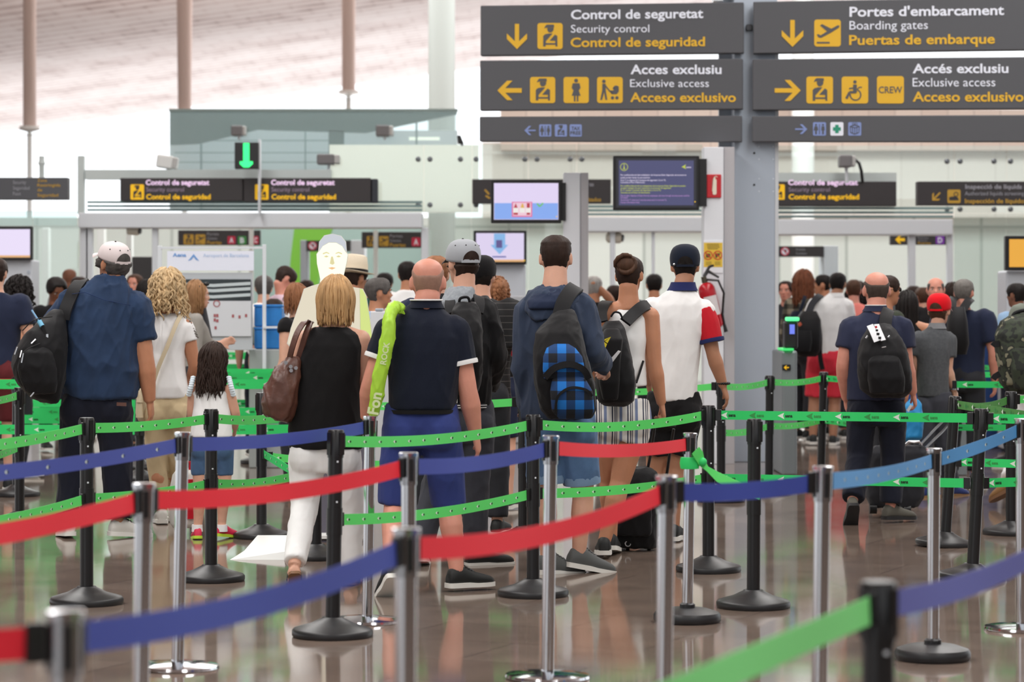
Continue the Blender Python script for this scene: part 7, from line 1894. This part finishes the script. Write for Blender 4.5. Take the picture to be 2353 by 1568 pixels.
mb = MB(); fr = P.fr; mb.tube([fr(math.sin(a)*.092, .012 + .0*a, (.80 + .16*math.cos(a))*HH + .012) for a in [R(-100 + 25*i) for i in range(9)]], .006, 6)
for sx in (-1, 1): mb.ball(fr(sx*.04, .075, .93*HH + .01), (.026, .012, .018), 8)
mb.build('sunglasses', black_plastic, P.root)
mb = MB(); pxloft(mb, [(880,455,494,.10,.05), (800,454,492,.11,.05), (740,452,480,.11,.04), (700,456,472,.06,.03)], 22.6, 2.3); mb.build('dark_top', charcoal, P.root, 60)
back_person('person in pale pink shirt looking down left of the glowing figure', 652, 612, 27, -62, pink_pale, charcoal, short(), h_dark, skin=sk_red, head=(0, 38), sleeve=.7)
P = back_person('person with grey hair in white shirt behind the metal upright and blue crates', 606, 633, 26.3, 5, white_cotton, dark_jeans, short(th=.018), h_dgrey)
back_person('child with dark hair peeking above the blue crates', 629, 690, 25.9, 0, sage, charcoal, short(th=.02), h_dark, headk=1.15)
P = back_person('person with reddish bob and glasses in black top, facing left beside the glowing figure', 680, 656, 21.6, 62, black_cotton, charcoal, lng(150, .24, vol=.03), h_ginger, skin=sk_fair, female=True, sleeve=.25)
mb = MB(); fr = P.fr
for sx in (-1, 1): mb.tube([fr(sx*.032 + .019*math.cos(a), .094, .53*HH + .016*math.sin(a)) for a in [R(40*i) for i in range(10)]], .002, 5); mb.tube([fr(sx*.05, .094, .54*HH), fr(sx*.078, .05, .54*HH), fr(sx*.08, -.01, .52*HH)], .002, 5)
mb.build('glasses', black_plastic, P.root)
back_person('person with dark hair far back between pink shirt and glowing figure', 704, 643, 33, 0, charcoal, charcoal, short(th=.02), h_dark)
P = back_person('person in straw fedora hat with black band behind the glowing figure', 814, 604, 22, -34, teal_dark, charcoal, short(), h_dark, skin=sk_tan, head=(0, 6))
fr = P.fr; mb = MB(); hz = .66*HH
def hat_ring(z, rx, ry, dip=0): return [fr(rx*math.cos(2*math.pi*q/32), -.003 + ry*math.sin(2*math.pi*q/32), hz + z - dip*abs(math.sin(2*math.pi*q/32))**2*.5) for q in range(32)]
mb.rings([hat_ring(0, .085, .105), hat_ring(.0, .145, .165, -.03), hat_ring(.006, .147, .167, -.03), hat_ring(.010, .092, .112), hat_ring(.07, .090, .108), hat_ring(.135, .078, .098), hat_ring(.15, .055, .080), hat_ring(.135, .02, .05)])
ht = mb.build('hat', straw, P.root, 60)
MB().rings([hat_ring(.012, .0935, .1135), hat_ring(.035, .0935, .1125), hat_ring(.035, .090, .108), hat_ring(.012, .090, .110)], 0, False).build('hat_band', black_cotton, ht, 60)
back_person('person with dark grey hair and light blue shirt in profile, left of the bald man', 868, 638, 20.6, -74, lightblue, dark_jeans, short(th=.018), h_dgrey, skin=sk_tan, sleeve=.7)
back_person('person in white shirt with black hair standing behind the bald man', 936, 600, 26.6, 0, white_cotton, charcoal, short(), h_black, skin=sk_tan, sleeve=.7)
back_person('person with dark hair far back right of the straw hat', 850, 642, 30, 20, charcoal, charcoal, short(th=.02), h_dark)
back_person('person with dark hair far back between hat and white shirt', 884, 627, 31, 0, charcoal, charcoal, short(th=.02), h_black)
P = back_person('person with reddish brown hair and slate shirt hidden behind the grey cap', 1002, 587, 17.6, 0, navy_blue, charcoal, short(), h_ginger, sleeve=.7, bottom_wr=0) if False else back_person('person with reddish brown hair and slate shirt hidden behind the grey cap', 1002, 587, 17.6, 0, navy_blue, charcoal, short(), h_ginger, sleeve=.7)
P = back_person('person in black cap and black striped polo right of the grey cap', 1106, 590, 17.3, -8, black_stripe, charcoal, short(), h_black, sleeve=.78, sleeve_r=(.084, .08), skin=sk_fair, width=1.12)
cap_hat(P, black_cotton, None, visor=True, opening=False, rim=.58, back_rim=.46)
P = back_person('person with curly fair hair wearing a red backpack left of the blue hoodie', 1138, 640, 19.6, -8, cloth('slate', rgb(84, 92, 104)), navy_blue, ('curly', dict(n=150, length=.10, vol=.03, rad=.011, wave=.012, wfreq=20, seed=4, face=40, top=1.1, tmax=1.45, pts=8)), h_ginger, skin=sk_fair, leg_end=(.85,))
P.bottom.data.materials[0] = navy_blue
t = thing('backpack', 'red and dark backpack on the person with curly fair hair, left of the hoodie', 'backpack', W(1160, 870, 19.3))
mb = MB(); pxloft(mb, [(866,1140,1186,.07,-.3), (820,1134,1190,.10,-.3), (770,1136,1188,.10,-.29), (735,1144,1180,.06,-.27)], 19.6, 2.6); mb.build('body', cloth('rucksack_red', rgb(130, 28, 36)), t, 60)
mb = MB(); pxloft(mb, [(866,1146,1182,.05,-.37), (845,1142,1186,.07,-.38), (820,1144,1184,.05,-.37)], 19.6, 2.6); mb.build('lower_pocket', black_nylon, t, 60)
mb = MB()
for a, b in (((1140, 770), (1180, 800)), ((1182, 772), (1142, 802)), ((1142, 800), (1182, 826))): mb.tube([W(a[0], a[1], 19.19), W(b[0], b[1], 19.19)], .008, 6)
mb.build('cord', black_nylon, t)
mb = MB(); strap(mb, spline([(1146,745,-.24), (1144,725,-.12), (1146,715,-.02)]), 19.6, .06, .012, (-.1,-1,.5)); strap(mb, spline([(1176,745,-.24), (1172,725,-.12), (1168,715,-.02)]), 19.6, .06, .012, (.1,-1,.5)); mb.build('shoulder_straps', charcoal, t, 60)
back_person('person with silver hair and raised arm right of the pale screen pillar', 1364, 634, 27.6, 10, black_cotton, charcoal, short(), h_silver, skin=sk_tan, J=dict(elr=(1403, 690, .0), wrr=(1376, 660, -.05)), hands=('fist', 'fist'))
back_person('person with dark hair low between silver hair and the bun', 1412, 655, 28.7, 0, charcoal, charcoal, short(th=.018), h_dark)
back_person('person with dark hair far back between the bun and the navy cap', 1503, 629, 29.5, 0, grey_polo, charcoal, short(), h_black, skin=sk_tan)
back_person('person with long reddish hair half hidden by the sign pillar', 1782, 672, 25.9, -30, charcoal, charcoal, lng(110, .36), h_auburn, female=True) if False else None
back_person('person with dark hair beside the right edge of the sign pillar, far back', 1806, 645, 31.2, 160, charcoal, charcoal, short(), h_dark, skin=sk_red)
P = back_person('person with long auburn hair and plaid shirt in the right lane, facing right', 1846, 624, 29.7, -56, plaid_brown, charcoal, lng(170, .40, vol=.034, wave=.008), h_auburn, skin=sk_fair, female=True, sleeve=1.8, sleeve_r=(.07, .058), width=1.1)
t = thing('shoulder_bag', 'dark navy bag on the shoulder of the person with auburn hair', 'bag', W(1828, 800, 29.4))
mb = MB(); pxloft(mb, [(800,1810,1850,.08,-.25), (770,1806,1852,.10,-.25), (730,1812,1848,.08,-.25), (715,1820,1842,.04,-.25)], 29.7, 2.6); mb.build('body', navy_cotton, t, 60)
mb = MB(); strap(mb, spline([(1836,725,-.26), (1846,695,-.22), (1850,680,-.1)]), 29.7, .04, .008); mb.build('strap', navy_cotton, t, 60)
back_person('person with short dark hair facing left beside the auburn hair', 1893, 630, 30.6, 72, charcoal, charcoal, short(th=.009), h_black, skin=sk_tan)
# the man in the white polo and red shorts
D = 28.6
P = person('person in white polo and coral red shorts with black backpack in the right lane', 1908, D, 1.81, -6,
  J=dict(hd=(1925,654,.03), nk=(1920,680,0), shl=(1872,702,0), shr=(1944,702,0), ell=(1856,760,.05), wrl=(1862,790,.25), elr=(1952,752,.05), wrr=(1946,788,.25), hil=(1880,835), hir=(1922,835), knl=(1872,925,.0), knr=(1918,925,.02), anl=(1868,1004,-.0), anr=(1914,1006,.0)),
  tor=[(822,1866,1932,.13), (790,1866,1938,.135), (750,1862,1946,.135), (720,1860,1952,.13), (698,1870,1946,.11), (684,1892,1940,.08), (676,1902,1936,.065)],
  skin=sk_olive, hair=short(), hairm=h_black, top=white_cotton, sleeve=.55, sleeve_r=(.085, .08), bottom=shorts_red, leg_end=(.86,), leg_r=(.118, .112, .08), shoe=(black_shoe, black_shoe), head=(-8, 8), detail=False, topname='polo_shirt', bottomname='shorts', legskin=1.1)
collar_ring(P, white_cotton, .045, .072)
t = thing('backpack', 'black backpack on the left shoulder of the man in the white polo and red shorts', 'backpack', W(1850, 820, D - .4))
mb = MB(); pxloft(mb, [(820,1836,1876,.06,-.3), (805,1820,1886,.10,-.31), (770,1820,1888,.12,-.31), (735,1828,1886,.10,-.29), (715,1842,1876,.05,-.27)], D, 2.7); mb.build('body', black_nylon, t, 60)
mb = MB(); pxloft(mb, [(808,1824,1862,.04,-.42), (785,1822,1866,.06,-.43), (760,1828,1864,.04,-.41)], D, 2.7); mb.build('front_pocket', black_nylon, t, 60)
MB().prism([W(x, y, D - .445) for x, y in ((1833, 745), (1839, 740), (1843, 746), (1837, 751))], (0, .02, 0)).build('orange_tab', mat('tab_orange', rgb(196, 90, 60), .6), t, smooth=0)
mb = MB(); strap(mb, spline([(1858,720,-.24), (1866,700,-.16), (1878,685,-.08), (1886,680,.03)]), D, .075, .014, (-.1, -1, .5)); mb.build('shoulder_strap', charcoal, t, 60)
mb = MB(); strap(mb, spline([(1878,730,-.27), (1884,770,-.27), (1884,815,-.25), (1890,850,-.24)]), D, .05, .01); mb.build('webbing', black_nylon, t, 60)
back_person('person in salmon pink shirt behind the white polo', 1962, 642, 29.9, -8, salmon, charcoal, short(), h_brown, skin=sk_red, width=1.1)
back_person('person with dark curly hair left of the balding man', 1966, 662, 30.2, 5, charcoal, charcoal, crl(90, .14), h_black, female=True)
back_person('person with dark brown hair far back behind the dark curls', 1972, 645, 32.6, -20, grey_polo, charcoal, short(), h_dark, skin=sk_red)
P = back_person('person with sunglasses and dark hair just behind the balding man', 2036, 632, 20.6, -70, camo, charcoal, short(), h_dark, skin=sk_tan)
mb = MB(); fr = P.fr
for sx in (-1, 1): mb.ball(fr(sx*.034, .094, .535*HH), (.024, .008, .017), 10, 0, Matrix((fr.r, fr.f, fr.u)).transposed()); mb.tube([fr(sx*.055, .09, .545*HH), fr(sx*.08, .04, .545*HH), fr(sx*.083, -.02, .53*HH)], .004, 5)
mb.build('sunglasses', black_plastic, P.root)
back_person('person with long straight black hair and bare shoulder left of the red cap', 2084, 671, 21.8, -12, black_cotton, charcoal, lng(200, .52, vol=.026, wave=.002), h_black, skin=sk_tan, female=True, sleeve=None)
back_person('person with dark hair far back left of the bearded man', 2100, 657, 31, 0, charcoal, charcoal, short(th=.02), h_dark)
back_person('person with dark hair and red scarf far back right of the black hair', 2122, 660, 30, 10, red_cloth, charcoal, short(th=.02), h_brown)
P = back_person('bald person with grey beard in black, facing the camera above the red cap', 2150, 636, 24.4, 172, black_cotton, charcoal, short(th=.003, bald=.78, rough=.0005), h_dgrey, skin=sk_red)
mb = MB(); fr = P.fr
mb.rings([[fr((q[3]+.004)*math.cos(a), (q[1]+q[2])/2 + ((q[1]-q[2])/2+.004)*math.sin(a), t_*HH - .003) for a in [R(20 + 140*i/14) for i in range(15)]] + [fr((q[3]-.012)*math.cos(a), (q[1]+q[2])/2 + ((q[1]-q[2])/2-.014)*math.sin(a), t_*HH) for a in [R(160 - 140*i/14) for i in range(15)]] for t_, q in [(t_, head_prof(t_)) for t_ in (0.01, .06, .12, .19)]]); mb.build('beard', h_grey, P.root, 180)
back_person('person with dark brown hair behind and right of the bearded man', 2190, 652, 27.5, -20, charcoal, charcoal, lng(90, .24), h_dark, female=True)
P = back_person('person with grey hair in navy T-shirt with black backpack, right of the red cap', 2214, 640, 22.2, -22, navy_blue, charcoal, short(th=.010), h_grey, skin=sk_red, sleeve=.72, sleeve_r=(.09, .085), width=1.1)
t = thing('backpack', 'black backpack on the back of the grey haired person right of the red cap', 'backpack', W(2200, 815, 21.9))
mb = MB(); pxloft(mb, [(815,2184,2220,.07,-.28), (790,2176,2226,.11,-.29), (740,2176,2222,.11,-.28), (705,2184,2216,.06,-.25)], 22.2, 2.7); mb.build('body', black_nylon, t, 60)
mb = MB(); strap(mb, spline([(2212,712,-.22), (2224,694,-.14), (2230,688,-.02)]), 22.2, .07, .012, (.1,-1,.5)); strap(mb, spline([(2188,712,-.22), (2188,694,-.14), (2192,686,-.02)]), 22.2, .07, .012, (-.1,-1,.5)); mb.build('shoulder_straps', black_nylon, t, 60)
back_person('person with dark hair in light blue shirt near the right edge', 2338, 650, 25, 35, lightblue, dark_jeans, short(), h_black, skin=sk_brown, sleeve=.7)
# the person with the camouflage rucksack, mostly outside the picture
D = 20.0
P = person('person in white trousers with a camouflage backpack, cut by the right edge', 2395, D, 1.76, 6,
  J=dict(anl=(2318,1108,-.30), tol=(2296,1140,-.22), knl=(2352,1040,.0)), skin=sk_tan, hair=short(), hairm=h_dark, top=sage, sleeve=.6, bottom=white_cotton, leg_r=(.105, .09, .075), shoe=(tan_shoe, tan_shoe), soles=brown_sole, detail=False)
t = thing('backpack', 'large camouflage backpack at the right edge', 'backpack', W(2345, 905, D - .35))
mb = MB(); pxloft(mb, [(905,2316,2420,.10,-.34), (880,2300,2430,.16,-.36), (820,2290,2434,.18,-.37), (770,2288,2432,.17,-.36), (738,2300,2420,.12,-.34), (722,2330,2400,.05,-.32)], D, 3.0); finish(remesh(mb, .013, 3), 'body', camo, t, wrinkle=.006)
mb = MB(); pxloft(mb, [(895,2330,2420,.06,-.5), (850,2322,2424,.08,-.52), (800,2322,2420,.06,-.5)], D, 3.0); finish(remesh(mb, .012, 2), 'front_pocket', camo, t)
mb = MB(); mb.tube([W(x, y, D - .34) for x, y in spline([(2326,740), (2330,722), (2352,714), (2380,716), (2396,730)])], .014, 8); mb.build('carry_handle', black_nylon, t)
for q_ in ([(2296,860,-.45), (2286,866,-.47), (2282,872,-.47)], [(2296,790,-.45), (2284,792,-.47), (2281,796,-.47)]):
    mb = MB(); strap(mb, q_, D, .045, .01); mb.build('side_strap', black_nylon, t, 60)

# ================================================================ THE LIT ASSISTANT FIGURE AND ITS CABINET
D = 17.1
t = thing('lit_figure', 'glowing life size cut-out figure on a white base, behind the woman with the bob', 'display figure', W(760, 1240, D))
cream = emis('figure_cream', rgb(238, 228, 204), .95); lime_l = emis('figure_lime', rgb(234, 250, 150), .85); glow = emis('figure_glow', rgb(255, 254, 226), 1.25); pale_l = emis('figure_pale', rgb(224, 228, 236), .85); legs_l = emis('figure_grey', rgb(120, 112, 124), .45); glow_y = emis('figure_yellow', rgb(252, 248, 150), 1.1); lip_l = emis('figure_lip', rgb(250, 196, 140), 1.0)
f = plane_map(760, 800, D)
acryl = mat('acrylic_white', rgb(232, 232, 224), .2)
outline = [(736,642),(728,606),(727,584),(731,578),(733,556),(745,541),(764,537),(784,542),(795,556),(797,580),(800,586),(797,604),(788,640),(790,652),(812,660),(834,664),(842,680),(850,730),(856,772),(850,800),(838,792),(836,900),(842,1010),(838,1120),(836,1240),(786,1240),(778,1120),(766,1120),(752,1240),(706,1240),(702,1120),(690,1010),(694,900),(690,800),(668,800),(659,790),(668,755),(690,690),(698,664),(716,657),(734,652)]
MB().prism([f(x, y) for x, y in outline], (0, .02, 0)).build('panel', acryl, t, smooth=0)
def zone(name, pts, m, off=.003):
    mb = MB(); g_poly(mb, f, pts, off); mb.build(name, m, t, smooth=0, fix=False)
zone('glowing_face', [(736,642),(729,606),(728,585),(734,578),(742,566),(756,558),(772,558),(786,566),(794,580),(799,586),(796,604),(788,640),(789,652),(776,668),(762,720),(748,668),(736,652)], glow)
zone('glowing_hair', [(734,577),(734,556),(746,542),(764,538),(783,543),(794,556),(796,579),(786,565),(772,557),(756,557),(742,565)], pale_l)
zone('glowing_jacket', [(734,653),(747,668),(761,722),(775,669),(790,653),(812,661),(826,663),(828,790),(830,900),(838,1005),(694,1005),(698,900),(694,798),(669,797),(661,789),(669,756),(691,691),(699,665),(717,658)], cream)
zone('glowing_sleeve', [(827,664),(833,665),(841,681),(849,731),(854,772),(849,796),(837,790),(829,780)], lime_l)
zone('glowing_legs', [(696,1012),(838,1012),(834,1120),(832,1236),(788,1236),(780,1116),(764,1116),(750,1236),(710,1236),(706,1120)], legs_l)
shade_l = emis('figure_shade', rgb(236, 226, 170), .95)
for q_ in ([(742,582),(750,579),(757,582),(757,584),(750,582),(742,585)], [(771,582),(778,579),(786,582),(786,585),(778,582),(771,584)]): zone('glowing_brow', q_, shade_l, .005)
for q_ in ([(744,590),(750,587),(756,590),(750,592)], [(772,590),(778,587),(784,590),(778,592)]): zone('glowing_eye', q_, shade_l, .005)
zone('glowing_nose', [(761,590),(765,590),(769,606),(764,609),(758,606)], shade_l, .005)
zone('glowing_mouth', [(754,616),(763,614),(772,616),(763,620)], lip_l, .005)
zone('glowing_collar', [(740,650),(752,648),(762,690),(756,692)], glow_y, .005)
b0 = W(585, 1262, 1); mb = MB()
y0, y1 = ground(1287), ground(1247)
xl0, xr0 = W(528, 0, y0).x, W(654, 0, y0).x; xl1, xr1 = W(592, 0, y1).x, W(716, 0, y1).x
hh = .045
mb.add([(xl0, y0, 0), (xr0, y0, 0), (xr1, y1, 0), (xl1, y1, 0), (xl0 + .05, y0 + .03, hh*.3), (xr0, y0 + .03, hh), (xr1, y1, hh), (xl1, y1, hh)], [(3,2,1,0), (4,5,6,7), (0,1,5,4), (1,2,6,5), (2,3,7,6), (3,0,4,7)])
mb.build('base_plate', white_paint, t, smooth=0)
pxbox(690, 1232, 846, 1239, 16.86, .5).build('foot_plate', white_paint, t, smooth=0)
t = thing('cabinet', 'white upright cabinet behind the lime tube bag', 'cabinet', W(890, HY + CZ*F/18.5, 18.5))
pxbox(851, 716, 925, HY + CZ*F/18.5, 18.5, .3).build('body', mat('cabinet_white', rgb(226, 230, 236), .4), t, smooth=0, bevel=.006)
pxbox(862, 709, 880, 716, 18.5, .1).build('lens_unit', grey_steel, t, smooth=0, bevel=.006)
